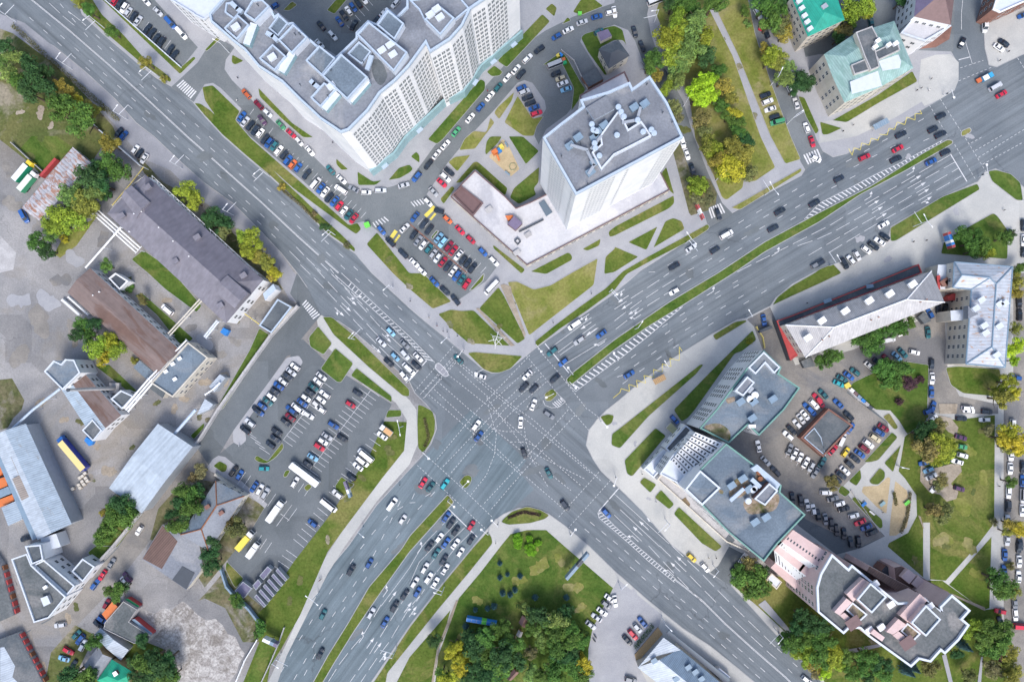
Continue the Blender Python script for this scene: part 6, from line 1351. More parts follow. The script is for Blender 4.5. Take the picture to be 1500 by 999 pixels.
def grove(phrase, s, gain=1.0):
    t = None
    for k in s.split():
        if k in TL: t = TL[k]; continue
        x, y, r_, c = k.split(','); TREES.append((phrase, t[0]+float(x)/4.993, t[1]+float(y)/4.993, float(r_)/4.993*.265*gain, c))
grove('in the clump at the top left', 'A 20,330,70,d 90,420,70,l 60,530,70,l 190,470,80,d 140,590,80,g 230,560,90,d 310,640,90,d 330,530,60,d 200,670,80,d 430,620,50,o 500,680,60,o 560,740,60,Y 640,790,60,o 700,820,40,o 430,770,100,g 590,880,105,g 10,450,60,l')
grove('on the verge of the upper-left avenue', 'A 640,70,60,g 570,15,50,o 810,225,48,g 1065,455,48,o 1200,580,32,o G 880,655,45,d 1040,800,25,n 560,370,25,o 800,560,25,n')
grove('beside the rust-striped store', 'F 790,50,80,o 790,180,85,g 850,240,90,g 690,250,85,d 640,300,90,d 720,340,80,d 680,420,80,l 520,420,90,l 600,500,90,o 450,560,95,y 530,610,90,y 400,640,90,y 640,530,70,o 760,420,50,d 380,700,70,g 260,770,65,g 320,830,70,d 470,750,35,Y')
grove('between the long hall and the avenue', 'F 1360,410,75,y 1410,470,65,y G 60,590,70,d 130,640,70,d 30,650,60,d 120,700,60,u 270,750,70,y 340,750,75,y 310,830,70,y 400,860,60,o 450,920,60,o 510,985,50,Y L 490,20,40,o')
grove('beside the rusty brown roof', 'F 765,945,50,g K 610,380,65,g 680,360,60,d 560,450,55,d 640,460,60,g 690,540,80,y 790,500,70,Y 830,560,70,y 740,610,70,Y 860,480,45,d 650,430,40,Y 980,640,30,o 930,110,35,g 1040,190,40,u')
grove('by the wall below the pale warehouse', 'P 880,700,80,d 820,770,80,g 900,790,80,g 780,880,80,g 740,940,70,g 760,740,40,o 960,730,60,d')
grove('beside the hipped house in the lane', 'P 1340,610,70,g 1390,640,75,g 1450,600,60,d 1300,670,60,d 1400,730,70,g 1260,770,55,d 1340,790,60,d 1290,850,65,g 1360,850,55,g 1470,450,50,n 1400,500,40,n Q 230,870,70,u 200,830,50,u 60,960,60,d 20,900,50,d V 30,70,60,d 70,130,50,d 20,160,50,d')
grove('by the lower-left lawn fence', 'V 220,400,50,g 250,420,40,d 400,600,50,g 410,570,30,d 380,640,30,g')
grove('among the cottages at the bottom left', 'U 800,330,50,g 860,350,65,g 900,310,40,d 680,710,60,g 1040,690,60,d 980,850,60,d 1050,880,80,g 1120,830,70,d 1180,900,80,d 1230,830,60,d 1000,960,60,d 1100,970,80,d 1210,980,70,g 500,960,80,d 600,960,70,g 660,950,60,d 1270,950,50,g')
grove('in the park strip at the top', 'D 450,130,80,y 520,200,80,y 600,180,90,l 650,260,80,y 380,260,85,y 460,300,90,y 560,330,90,l 420,400,80,y 500,420,80,l 640,350,60,g 680,420,70,d 480,500,80,l 300,420,70,g 250,480,60,g 460,580,70,l 380,630,60,y 310,560,50,o 640,620,90,v 600,700,80,v 700,700,80,v 700,580,70,v 760,510,50,g 810,640,60,o 860,720,50,o 780,760,50,g 880,820,55,Y 840,850,50,g 900,900,60,g 920,960,55,g 500,30,80,g 430,20,70,d 560,60,60,g 720,30,80,g 780,0,60,g 650,870,70,u 660,960,60,u 430,790,60,u 460,850,50,n')
grove('beside the green-roofed building', 'D 1100,40,80,g 1180,60,80,g 1230,30,70,d 1150,150,80,g 1220,170,80,u 1250,240,60,o 1110,360,45,o 1170,400,70,y 1210,440,60,o 1140,440,60,y 1270,500,60,l 1240,580,60,l 1370,570,70,d 1330,640,60,d 1410,620,50,d 980,170,30,l 960,80,40,g')
grove('behind the patina-roofed building', 'E 260,60,90,y 340,20,80,y 350,80,60,y 180,230,60,u 150,270,50,d 220,200,40,u 610,0,50,d 250,130,60,g')
grove('at the foot of the top park strip', 'I 680,50,70,o 730,90,70,y 760,160,70,o 830,170,80,Y 870,240,80,Y 800,260,70,y 880,90,70,o 920,50,50,o 950,30,60,d 960,120,60,o 990,265,55,u 940,200,50,o 1000,300,35,u 610,350,70,y 590,390,50,y 640,430,45,n 700,460,45,n 600,450,40,n 690,380,40,n 850,310,40,o')
grove('on the lawn with the red and blue billboard', 'J 1060,720,55,g 1110,780,60,g 1150,720,50,g 1200,800,65,g 1130,840,60,g 1230,850,50,y 1370,740,55,g 1410,710,35,d 1470,970,45,g')
grove('behind the long tenement', 'O 60,620,70,g 130,600,50,g 20,650,50,g 330,500,80,g 400,540,70,g 280,470,50,d 440,450,60,g 520,410,60,g 600,380,60,g 670,360,45,g 620,430,30,g')
grove('on the lawn below the tenement drive', 'O 480,700,70,g 560,680,80,g 630,690,60,g 500,780,70,g 560,800,60,g 660,800,55,m 740,780,28,m 590,940,30,m')
grove('at the right edge beside the rusty white roof', 'O 1320,850,60,y 1400,800,60,y 1350,920,70,o 1430,880,60,Y 1410,570,50,v 1460,530,50,v 1430,640,40,v 1440,60,60,o 1450,140,50,o 1440,410,40,o T 1340,210,60,Y 1400,180,70,Y 1440,230,70,Y 1470,290,50,Y 1380,280,50,o 1250,150,40,n')
grove('on the worn lawn at the right', 'T 760,180,60,d 800,130,60,d 870,130,60,u 800,280,90,u 880,260,80,y 920,320,70,y 850,350,60,y 750,240,60,o 950,250,50,y 900,510,45,u 870,560,40,u 100,540,60,u 850,740,60,u 900,780,55,u 940,720,45,u')
grove('along the right-hand street', 'T 1410,530,45,g 1420,840,55,o 1460,870,60,Y 1280,820,30,n 1390,900,45,o Y 1300,250,70,g 1360,300,70,g 1330,350,60,g 1420,340,50,o 1400,150,30,u')
grove('in front of the pink block entrance', 'X 980,180,80,u 930,230,80,g 1020,240,90,g 1060,300,80,g 1000,340,70,g 1080,200,60,d')
grove('below the pink apartment block', 'X 1370,520,70,d 1340,620,60,d 1430,560,60,d 1250,690,60,g 1310,720,70,g 1380,700,60,g 1420,790,60,y 1340,790,50,y 1440,650,60,g 1490,640,60,g 1490,730,60,g 1400,860,40,y 1480,860,60,o 1480,940,50,n Y 20,600,80,d 60,700,70,g 20,800,80,g 130,760,60,Y 100,850,70,y 160,880,50,y 30,930,50,v 210,810,60,g 360,820,70,g 430,870,60,d 320,890,60,g 240,940,60,g 500,890,60,d 470,960,60,g 820,890,70,u 1150,590,60,y 1090,640,45,y 350,970,60,d')
grove('at the bottom right corner', 'Y 1280,640,80,g 1360,620,70,g 1200,700,60,g 1250,760,70,g 1330,740,80,g 1400,790,60,o 1280,900,60,n 1420,950,70,o 1380,880,60,o 1110,960,50,u 1010,800,40,d')
grove('in the wooded garden at the bottom', 'W 480,720,90,d 560,690,80,g 590,640,60,g 520,790,80,g 430,680,60,d 180,700,50,d 330,740,60,Y 310,800,50,Y 380,830,60,Y 370,920,60,Y 420,870,50,Y 270,980,60,Y 240,930,50,g 700,600,60,g 650,880,90,g 700,800,90,d 620,950,80,g 760,730,70,g 780,850,70,d 900,510,60,d 960,530,70,d 900,610,60,g 1000,560,70,g 1070,560,80,l 1130,500,60,d 1170,470,45,d 1160,610,70,g 1080,640,80,g 1180,680,80,g 1090,740,80,g 1260,700,60,g 970,680,60,l 970,750,50,g 880,780,50,n 1250,830,50,Y 1280,880,60,Y 1130,830,80,d 1200,900,80,g 1060,910,80,g 1280,960,60,g 880,930,60,l 960,960,60,g 1090,970,60,g 500,880,80,d 560,960,80,d 440,960,60,d 1190,790,60,d 850,470,40,l')
TREES2 = []
def treelook(t): return TC[t[4]][1]+(' tree' if t[3] > 1.9 else ' bush')
TL2 = ordinal_labels(TREES, lambda t: t[0], lambda t: t[1], lambda t: t[2], treelook)
order = sorted(range(len(TREES)), key=lambda i: -TREES[i][3])
for i, (z_, x, y, r_, c) in enumerate(TREES):
    tree_ = r_ > 1.9; h = r_*rnd.uniform(2.1, 2.7)+(1.5 if tree_ else 0); zc = h-r_*.8 if tree_ else r_*.6
    q = P(x, y, zc+.3*r_)
    o = empty('tree' if tree_ else 'bush', (q.x, q.y, .1), TL2[i], 'tree' if tree_ else 'bush', 'trees and bushes '+z_)
    cr = obj('crown', rnd.choice(CR), o); cr.location = (0, 0, zc); f = rnd.uniform(1.1, 1.3); cr.scale = (r_*f, r_*f*rnd.uniform(.85, 1.1), r_*rnd.uniform(.85, 1.1)); cr.rotation_euler = (rnd.uniform(-.15, .15), rnd.uniform(-.15, .15), rnd.uniform(0, 6.28))
    g = rnd.uniform(1.15, 1.7); cr.color = (TC[c][0][0]*g*rnd.uniform(.85, 1.2), TC[c][0][1]*g, TC[c][0][2]*g, 1)
    tr = obj('trunk', rnd.choice(TR), o); tr.scale = (h*.9, h*.9, h); tr.rotation_euler = (0, 0, rnd.uniform(0, 6))
# small blue-green spruces on the south lawn, and others
SPR = [('on the south lawn', p) for p in px('W 660,135,22 715,215,20 660,240,24 808,228,25 770,330,26 680,355,27 735,365,26 918,385,27 1148,385,26 480,475,22 570,465,24 617,450,28 410,600,30')]+[('beside the pink apartment block', p) for p in px('Y 1070,740,45 650,920,50 700,900,40')]
sl_ = ordinal_labels(SPR, lambda t: t[0], lambda t: t[1][0], lambda t: t[1][1], lambda t: 'small blue-green spruce' if t[0].startswith('on') else 'blue spruce')
for i, (z_, p) in enumerate(SPR):
    r_ = float(p[2])/4.993*.265*1.05; q = P(p[0], p[1], r_*1.4); o = empty('spruce', (q.x, q.y, .15), sl_[i], 'spruce', 'spruces '+z_)
    cr = obj('crown', SP[i % 3], o); cr.scale = (r_, r_, r_*1.5); cr.location = (0, 0, r_*1.7); cr.color = (.045, .1, .11, 1); cr.rotation_euler = (0, 0, rnd.uniform(0, 6))
    tr = obj('trunk', TR[0], o); tr.scale = (r_*1.5, r_*1.5, r_*1.2)
BB = px('R 785,945,42 875,945,30 W 885,30,50 790,2,32 R 940,975,30')
for i, p in enumerate(BB):
    r_ = float(p[2])/4.993*.265*1.05; q = P(p[0], p[1], r_*.8); o = empty('round_shrub', (q.x, q.y, .15), ('bright green rounded shrub, upper left of the group on the south lawn', 'bright green rounded shrub, upper right of the group on the south lawn', 'largest dense rounded shrub on the south lawn', 'lowest left rounded shrub on the south lawn', 'small rounded shrub at the right of the south lawn group')[i], 'shrub', 'rounded shrubs on the south lawn')
    for k in range(2):
        cr = obj('crown' if k == 0 else 'inner_crown', CR[(i+k*3) % 8], o); cr.scale = (r_*.95, r_*.95, r_*.7); cr.location = (0, 0, r_*.6); cr.rotation_euler = (0, 0, k*2+i); cr.color = (.13, .3, .02, 1)
# hedges
def hedge(s, wd, h, label, c):
    L = W(s); b = MB(); r = random.Random(len(s))
    for a_, e_ in zip(L, L[1:]):
        d = e_-a_; n_ = Vector((-d.y, d.x, 0)).normalized()
        for k in range(int(d.length*40)):
            p = a_+d*r.random()+n_*r.uniform(-wd/2, wd/2)+Vector((0, 0, .1+h*r.random()**.4)); u = Vector((r.gauss(0, 1), r.gauss(0, 1), r.gauss(0, .5))).normalized(); w_ = u.orthogonal().normalized(); s_ = .22
            b.face([p-u*s_, p-w_*s_*.6, p+u*s_, p+w_*s_*.6])
    c0 = L[0]; o = b.build('hedge', M['foliage']); o.color = (*TC[c][0], 1); tag(o, label, 'hedge')
hedge('X 145,745 X 280,575', 1.8, 1.2, 'clipped dark hedge between the parked cars and the pavilion terrace', 'd')
hedge('K 1290,590 K 1330,540', 1.2, 1, 'short hedge at the corner of the rusty brown workshop', 'g')
hedge('A 100,190 A 330,400 560,610 760,780 880,890', 2.0, 1.6, 'long ragged dark hedge along the upper-left avenue', 'u')
hedge('W 780,430 W 900,460 1010,520', 1.6, 1.6, 'dark garden hedge along the upper side of the wooded garden', 'd'); hedge('W 1170,570 W 1310,640 1290,700', 1.6, 1.6, 'dark garden hedge at the right side of the wooded garden', 'd')
hedge('G 560,380 600,420 700,500 790,590 830,630', 1.2, .7, 'low reddish shrubs on the avenue verge', 'n')
hedge('T 540,600 T 560,700', 1.2, .8, 'scrubby growth inside the oval playground', 'u'); hedge('T 660,600 T 640,780 590,900', 1.2, .8, 'scrubby growth along the curved playground path', 'n'); hedge('R 110,60 R 140,200 110,270', 1.2, .5, 'reddish flower bed on the left corner island', 'n'); hedge('R 720,790 R 830,745 960,770', 1.2, .5, 'dark flower bed on the lower corner island', 'm')
hedge('N 960,490 N 1010,500', 2.6, .6, 'round bed of yellow flowers at the top of the office lawn', 'Y')
# ================================================================== STREET FURNITURE
def lamp(s, dx, dy, label, two=0, h=11, group='street lamps along the avenues', bracket=True):
    """s = foot; (dx,dy) = pixel direction of the arm"""
    x, y = px(s)[0][:2]; q = P(x, y, 0); d = (P(x+dx, y+dy, 0)-q).normalized()
    o = empty('street_lamp', (q.x, q.y, .1), label, 'street lamp', group)
    b = MB(); b.tube((0, 0, 0), (0, 0, h), .17, .11, n=8); b.build('pole', M['pole_metal'], o)
    def arm(v, z, L, rise, nm='arm', lampy=True):
        b = MB(); e_ = v*L+Vector((0, 0, z+rise)); b.tube((0, 0, z), e_, .11, .08, n=6); a_ = b.build(nm, M['pole_metal'], o)
        if lampy:
            b = MB(); b.box(e_.x, e_.y, e_.z-.08, .9, .35, .18, math.atan2(v.y, v.x)); b.build('lamp_head', M['white_paint'], a_)
    arm(d, h-.2, 2.6, .6)
    if bracket: arm(d, 6.4, 5.2, .1, 'wire_bracket', False)
    if two: arm(-d, h-.2, 2.6, .6)
LP = [('A 120,165', 8, -8, 1, 0), ('A 530,512', 8, -8, 1, 0), ('A 935,880', 8, -8, 1, 0), ('F 1335,238', 8, -8, 1, 0), ('G 210,577', 8, -8, 1, 0), ('A 765,210', -8, 8, 1, 0), ('A 1165,570', -8, 8, 1, 0), ('G 472,293', -8, 8, 1, 0), ('G 955,722', -8, 8, 1, 0),
      ('L 1378,108', -8, 8, 0, 0), ('L 1097,485', 8, -8, 1, 0), ('I 1100,430', -8, -12, 1, 1), ('I 520,782', 8, 10, 1, 1), ('M 1460,140', 8, 10, 1, 0), ('M 290,480', -8, 8, 0, 0), ('J 685,660', -8, -12, 1, 1), ('J 75,945', -8, -12, 1, 0), ('N 960,330', -6, -9, 0, 0), ('N 365,690', -6, -9, 0, 0),
      ('N 150,410', 6, -9, 0, 0), ('S 370,800', -8, 8, 1, 0), ('X 720,140', -8, 8, 0, 0), ('X 345,520', 8, 8, 0, 0), ('X 1165,600', -8, 8, 1, 0), ('V 1405,745', -10, -3, 1, 0), ('V 560,785', 10, 5, 1, 0), ('W 255,300', -10, -4, 1, 0), ('V 835,345', 8, 6, 0, 1), ('Q 1160,860', 8, 6, 0, 0), ('X 30,270', 8, -8, 0, 0),
      ('B 180,390', -8, -4, 0, 0), ('D 1140,630', 5, -12, 1, 0), ('D 1260,910', 10, -6, 1, 0), ('D 505,780', 5, -10, 0, 0), ('D 290,170', -8, 2, 1, 0), ('I 740,325', 6, -5, 0, 0), ('Q 1450,120', -2, -10, 0, 1), ('J 1480,470', 2, -10, 0, 0), ('T 570,410', -10, -2, 0, 0)]
ll = ordinal_labels(LP, lambda t: ('in the left third' if px(t[0])[0][0] < 500 else 'in the middle third' if px(t[0])[0][0] < 1000 else 'in the right third'), lambda t: px(t[0])[0][0], lambda t: px(t[0])[0][1], lambda t: 'pale street lamp with '+('a wire bracket' if t[3] else 'two arms' if t[4] else 'a single arm'))
for i, (s, dx, dy, br, two) in enumerate(LP): lamp(s, dx, dy, ll[i], two, bracket=bool(br), h=10.5 if br else 9)
# traffic lights
TLT = [('R 650,830', -8, -8), ('R 112,300', 8, 8), ('R 290,650', 10, 8), ('R 395,550', 5, -5), ('R 580,890', -10, -8), ('R 1170,900', 6, -8), ('M 925,528', 6, 8), ('M 1190,742', -6, -8), ('M 1165,795', 3, 3), ('M 1052,878', -4, 2), ('M 400,565', -6, 8), ('M 545,705', -8, 4), ('R 1390,75', 5, 5), ('S 5,480', -3, 8), ('L 1490,800', 6, -6), ('J 1165,300', -2, -10), ('E 905,700', 2, 8), ('N 15,640', -3, -5)]
tl_ = ordinal_labels(TLT, lambda t: 'around the crossing' if 500 < px(t[0])[0][0] < 1000 else 'at the upper-right junction', lambda t: px(t[0])[0][0], lambda t: px(t[0])[0][1], lambda t: 'traffic light')
for i, (s, dx, dy) in enumerate(TLT):
    x, y = px(s)[0][:2]; q = P(x, y, 0); d = (P(x+dx, y+dy, 0)-q).normalized(); o = empty('traffic_light', (q.x, q.y, .1), tl_[i], 'traffic light', 'traffic lights')
    b = MB(); b.tube((0, 0, 0), (0, 0, 6), .12, .1, n=8); b.build('pole', M['pole_metal'], o)
    e_ = d*3.2+Vector((0, 0, 6)); b = MB(); b.tube((0, 0, 5.9), e_, .08, n=6); b.build('arm', M['white_paint'], o)
    for p_, nm in ((e_, 'signal_head'), (d*.35+Vector((0, 0, 3.2)), 'signal_head')): b = MB(); b.box(p_.x, p_.y, p_.z-.9, .35, .35, 1.0, 0); b.build(nm, M['dark_metal'], o); 
    b = MB(); b.box(e_.x, e_.y, e_.z+.1, .8, .8, .06); b.build('backboard', M['white_paint'], o)
# billboards
def billboard(s, L, wd, ang, cols, label, h=5, post=3, name='billboard'):
    x, y = px(s)[0][:2]; q = P(x, y, h); a_ = P(x, y, 0); d_ = P(x+10*math.cos(R(ang)), y+10*math.sin(R(ang)), 0)-a_
    o = empty(name, (q.x, q.y, .1), label, 'billboard', None, rz=math.atan2(d_.y, d_.x))
    b = MB()
    for xx in ((-L*.3, L*.3) if L > 7 else (0,)): b.tube((xx, 0, 0), (xx, 0, post), .18, n=8)
    b.build('post', M['pole_metal'], o)
    b = MB(); b.box(0, 0, post, L, wd, h-post); b.build('panel', M['galvanised'], o)
    n_ = len(cols)
    for k, c in enumerate(cols):
        xx = -L/2+L*(k+.5)/n_
        for sd in (-1, 1): b = MB(); b.box(xx, sd*(wd/2+.02), post+.15, L/n_-.05, .04, h-post-.3); b.build('poster', M[c], o)
        b = MB(); b.box(xx, 0, h, L/n_-.1, wd-.1, .05); b.build('top_strip', M[c], o)
billboard('J 968,755', 6.2, 1.2, 72, ('red_metal', 'blue_paint', 'blue_paint', 'white_paint', 'blue_paint', 'red_metal'), 'red and blue billboard on the lawn beside the paved square', 6, 2.5)
billboard('W 525,560', 11.5, 1.3, 10, ('blue_paint', 'blue_paint', 'blue_paint', 'bright_green', 'blue_paint', 'blue_paint'), 'long blue and green billboard on the south lawn', 5, 1.5)
billboard('W 1228,155', 12.5, 1.1, -49, ('blue_grey', 'blue_grey', 'dark_metal', 'blue_grey'), 'long thin grey-blue billboard on the edge of the south lawn', 7, 3)
billboard('V 475,710', 6.0, 1.3, 25, ('white_paint', 'white_paint', 'blue_grey', 'purple_roof'), 'pale billboard beside the path at the bottom left', 5, 2)
billboard('Q 1040,585', 6.4, .9, 70, ('purple_roof', 'purple_roof', 'white_paint', 'blue_grey'), 'purple and white billboard beside the lower-left car park', 6, 3)
billboard('I 632,545', 6.4, .6, 66, ('red_metal', 'white_paint', 'red_metal'), 'red and white billboard at the corner of the tower street', 6, 2.5)
# shelters
def shelter(s, L, wd, ang, roof, label):
    x, y = px(s)[0][:2]; q = P(x, y, 2.6); a_ = P(x, y, 0); d_ = P(x+10*math.cos(R(ang)), y+10*math.sin(R(ang)), 0)-a_
    o = empty('bus_shelter', (q.x, q.y, .11), label, 'bus shelter', None, rz=math.atan2(d_.y, d_.x))
    b = MB(); b.box(0, 0, 2.5, L, wd, .14); r_ = b.build('roof', M[roof], o)
    for k in range(7): b = MB(); b.box(-L/2+L*(k+.5)/7, 0, 2.64, .08, wd, .05); b.build('roof_rib', M['galvanised' if roof != 'wood' else 'brown_roof'], r_)
    for sx in (-1, 0, 1):
        for sy in (-1, 1): b = MB(); b.tube((sx*(L/2-.2), sy*(wd/2-.2), 0), (sx*(L/2-.2), sy*(wd/2-.2), 2.5), .06); b.build('post', M['pole_metal'], o)
    b = MB(); b.box(0, .4, .4, L*.7, .4, .08); b.box(-L*.3, .4, 0, .1, .35, .4); b.box(L*.3, .4, 0, .1, .35, .4); b.build('bench', M['wood'], o); b = MB(); b.box(0, wd/2-.15, .3, L-.4, .04, 1.9); b.build('back_panel', M['skylight'], o)
shelter('N 330,778', 4.8, 2.2, -28, 'wood', 'bus shelter with a wooden roof on the broad pavement beside the avenue'); shelter('E 452,908', 6.2, 2.2, -28, 'blue_grey', 'bus shelter with a grey roof near the patina-roofed building')
# fences and walls
def fence(s, h, wd, mat, label, cat='wall', name='wall', posts=None, z0=.1, top=None):
    L = W(s, 0); o = empty(name, (L[0].x, L[0].y, 0), label, cat); b = MB()
    for a_, e_ in zip(L, L[1:]):
        d = e_-a_; m_ = (a_+e_)/2-L[0]; b.box(m_.x, m_.y, z0, d.length, wd, h, math.atan2(d.y, d.x))
    b.build('panel', M[mat], o); n_ = 0
    for a_, e_ in zip(L, L[1:]):
        d = e_-a_; k_ = max(1, int(d.length/(posts or 8)))
        for k in range(k_):
            if n_ > 90: break
            p = a_+d*k/k_-L[0]; b = MB(); b.box(p.x, p.y, z0, .35, wd+.15, h+.12, math.atan2(d.y, d.x)); b.build('post', M[top or mat], o); n_ += 1
fence('L 690,245 L 492,462 400,590 110,999', 2.6, .9, 'concrete', 'pale concrete yard wall beside the lane, upper stretch down to the pipe bridge')
fence('Q 110,0 Q -20,210 P 1370,340 1050,745', 2.6, .7, 'concrete', 'pale concrete yard wall alongside the pale warehouse')
fence('P 1045,750 840,999 U 710,145', 2.6, .8, 'concrete', 'pale concrete yard wall from the pale warehouse to the gatehouse')
fence('F 855,60 F 1045,225', 2.4, .3, 'white_paint', 'white fence by the parked cars at the upper-left avenue', 'fence', 'fence')
fence('A 765,0 A 1330,500', 1.2, .4, 'parapet_white', 'low white wall along the top left car park')
fence('A 690,915 A 775,990', 2, .3, 'parapet_white', 'short white fence below the clump of trees', 'fence', 'fence')
fence('V 132,170 V 170,290 225,355 330,450 430,580', 2.2, .7, 'blue_grey', 'grey-blue fence between the broken paving and the storage units', 'fence', 'fence')
fence('V 390,680 V 300,830 230,999', 1.5, .25, 'white_paint', 'thin white fence at the edge of the broken paving', 'fence', 'fence')
fence('V 585,595 V 540,720 475,870 415,1000', 1.1, .3, 'concrete', 'low pale fence beside the bottom left footpath', 'fence', 'fence', 4)
fence('F 100,55 F 325,262', 1.6, .25, 'concrete', 'thin fence between the worn field and the yard', 'fence', 'fence')
fence('F 325,300 F 435,175', 2.4, 1.1, 'red_metal', 'dark red panel row beside the rust-striped store', 'fence', 'fence')
fence('C 1110,375 C 1200,450 1300,660', 1.2, .2, 'concrete', 'low wall along the small car park above the tower')
fence('K 475,200 K 600,310', 1.8, .9, 'render_white', 'white scrap rack along the rusty brown workshop', 'rack', 'rack')
fence('K 520,180 K 665,310', 1.8, .6, 'render_white', 'inner white rack along the rusty brown workshop', 'rack', 'rack')
fence('Q 90,470 Q 300,620', 2.0, .8, 'render_cream', 'pale wall behind the hipped house')
fence('Q 300,630 Q 100,920', 2.0, .6, 'render_cream', 'pale wall on the right of the hipped house')
fence('N 1035,395 1080,470 1095,550', 1.2, .3, 'yellow_paint', 'yellow-edged low wall at the office drive', 'wall')
fence('O 195,840 O 270,920 400,1000', 1.4, .5, 'concrete', 'low wall of the waste yard by the car park')
fence('T 230,590 T 430,870'.replace('T 430,870', 'T 440,890'), .5, .2, 'concrete', 'low kerb wall beside the bottom row of the east car park')
# pipes on trestles in the yard
def pipe(s, z, r, mat, label, n=2, gap=1.0):
    L = [P(p[0], p[1], z) for p in px(s)]; o = empty('pipe_bridge', (L[0].x, L[0].y, 0), label, 'pipe bridge')
    for k in range(n):
        b = MB()
        for a_, e_ in zip(L, L[1:]):
            d = (e_-a_); nn = Vector((-d.y, d.x, 0)).normalized()*gap*(k-(n-1)/2); b.tube(a_-L[0]+nn+Vector((0, 0, z)), e_-L[0]+nn+Vector((0, 0, z)), r, n=8)
        b.build('pipe', M[mat], o)
    for a_, e_ in zip(L, L[1:]):
        d = e_-a_; m_ = max(2, int(d.length/14))
        for k in range(m_+1):
            p = a_+d*k/m_-L[0]; b = MB(); b.tube((p.x, p.y, 0), (p.x, p.y, z-.1), .15, n=6); u = d.normalized(); w_ = Vector((-u.y, u.x, 0))*gap*n*.55
            b.tube(Vector((p.x, p.y, z-.25))-w_, Vector((p.x, p.y, z-.25))+w_, .12, n=6); b.build('trestle', M['pole_metal'], o)
pipe('F 690,545 F 1010,830', 5, .32, 'white_paint', 'pair of white pipes beside the long hall', 3, 1.2); pipe('F 625,960 F 885,665', 6, .35, 'white_paint', 'single white pipe crossing the yard to the long hall', 1)
pipe('K 1235,450 K 1470,195', 5, .3, 'render_cream', 'pale double pipe bridge by the rusty brown roof'); pipe('K 920,999 K 1100,790 1380,505', 7, .35, 'white_paint', 'long pipe bridge beside the blue-grey flat roof', 3, 1.1)
pipe('K 440,845 K 240,999 P 0,225', 6, .5, 'parapet', 'long pale pipe from the notched office to the long warehouse', 1); pipe('P 1270,185 P 1430,0', 6, .6, 'parapet', 'thick pale duct above the pale warehouse corner', 1)
pipe('L 95,350 L 0,470', 6, .35, 'parapet_white', 'white pipe at the end of the long hall', 2, .8); pipe('F 1050,225 F 960,340 820,505', 4, .2, 'yellow_paint', 'yellow gas pipe beside the hedge clump', 1); pipe('L 290,295 L 400,375', 4, .2, 'yellow_paint', 'yellow gas pipe between the hall and the flat garage', 1)
if 1: pipe('L 0,890 L 60,850 110,800', 6, .3, 'white_paint', 'bent white pipe by the pipe shed', 1)
# chimney
q = P(850/4.993, 400+840/4.993, 0); o = empty('tall_chimney', (q.x, q.y, 0), 'tall slender grey chimney leaning into view above the boiler house', 'chimney'); b = MB(); b.tube((0, 0, 0), (0, 0, 30), .8, .5, n=14); b.build('shaft', M['concrete'], o); b = MB(); b.tube((0, 0, 30), (0, 0, 30.4), .65, n=14); b.build('rim', M['dark_metal'], o); b = MB(); b.box(0, 0, 0, 4, 4, 1.5); b.build('base', M['concrete'], o)
# lattice mast at the crossing corner
q = P(728, 498, 0); o = empty('lattice_mast', (q.x, q.y, .15), 'white star-shaped lattice frame on the lawn at the top corner of the crossing', 'mast')
for k in range(3):
    a_ = k*2.094+.3; b = MB(); b.tube((math.cos(a_)*3.4, math.sin(a_)*3.4, 0), (math.cos(a_)*.3, math.sin(a_)*.3, 9), .11, n=6); b.build('leg', M['white_paint'], o)
    b = MB(); c_ = a_+2.094; b.tube((math.cos(a_)*2.2, math.sin(a_)*2.2, 3.2), (math.cos(c_)*2.2, math.sin(c_)*2.2, 3.2), .09, n=6); b.build('brace', M['white_paint'], o)
    b = MB(); b.tube((0, 0, 6.5), (math.cos(a_+1)*3, math.sin(a_+1)*3, 6.5), .1, n=6); b.build('arm', M['white_paint'], o)
# playgrounds
q = P(600+655/4.993, 200+105/4.993, 1); o = empty('play_tower', (q.x, q.y, .13), 'orange, yellow and blue climbing tower with slide on the sandy playground', 'playground')
b = MB(); b.box(0, 0, 0, 1.7, 1.7, 1.6, .6); b.build('tower', M['blue_paint'], o); b = MB(); b.box(.9, 1.3, 0, 1.6, 1.6, 2.4, .6); b.build('yellow_roof', M['yellow_bright'], o); b = MB(); b.box(-1.7, -.6, 0, 2.2, 1.7, 2.2, .6); b.build('orange_roof', M['orange_paint'], o)
b = MB(); b.tube((-1.0, -1.4, 1.5), (0, -3.6, .2), .42, n=8); b.build('slide', M['orange_paint'], o)
for s, lab, ang in (('H 707,62', 'dark bench at the top of the sandy playground', 60), ('H 715,272', 'dark bench at the bottom of the sandy playground', 40), ('O 600,455', 'white bench by the tenement shrubs', -20), ('T 385,755', 'pale bench by the east car park verge', 38)):
    x, y = px(s)[0][:2]; q = P(x, y, .4); o = empty('bench', (q.x, q.y, .13), lab, 'bench', None, rz=R(-ang)); mt = M['white_paint' if 'white' in lab or 'pale' in lab else 'blue_grey']
    b = MB(); b.box(0, 0, .42, 2.4, .5, .07); b.build('seat', mt, o); b = MB(); b.box(0, .3, .5, 2.4, .08, .45); b.build('backrest', mt, o)
    for sx in (-1, 1): b = MB(); b.box(sx*1.0, 0, 0, .12, .45, .42); b.build('leg', M['dark_metal'], o)
q = P(*px('H 755,222')[0][:2], .2); o = empty('sandpit', (q.x, q.y, .13), 'small hexagonal sandpit ring on the sandy playground', 'sandpit'); b = MB()
for k in range(6): a_, c_ = k*1.047, (k+1)*1.047; b.tube((math.cos(a_)*1.5, math.sin(a_)*1.5, .15), (math.cos(c_)*1.5, math.sin(c_)*1.5, .15), .2, n=5)
b.build('rim', M['olive'], o)
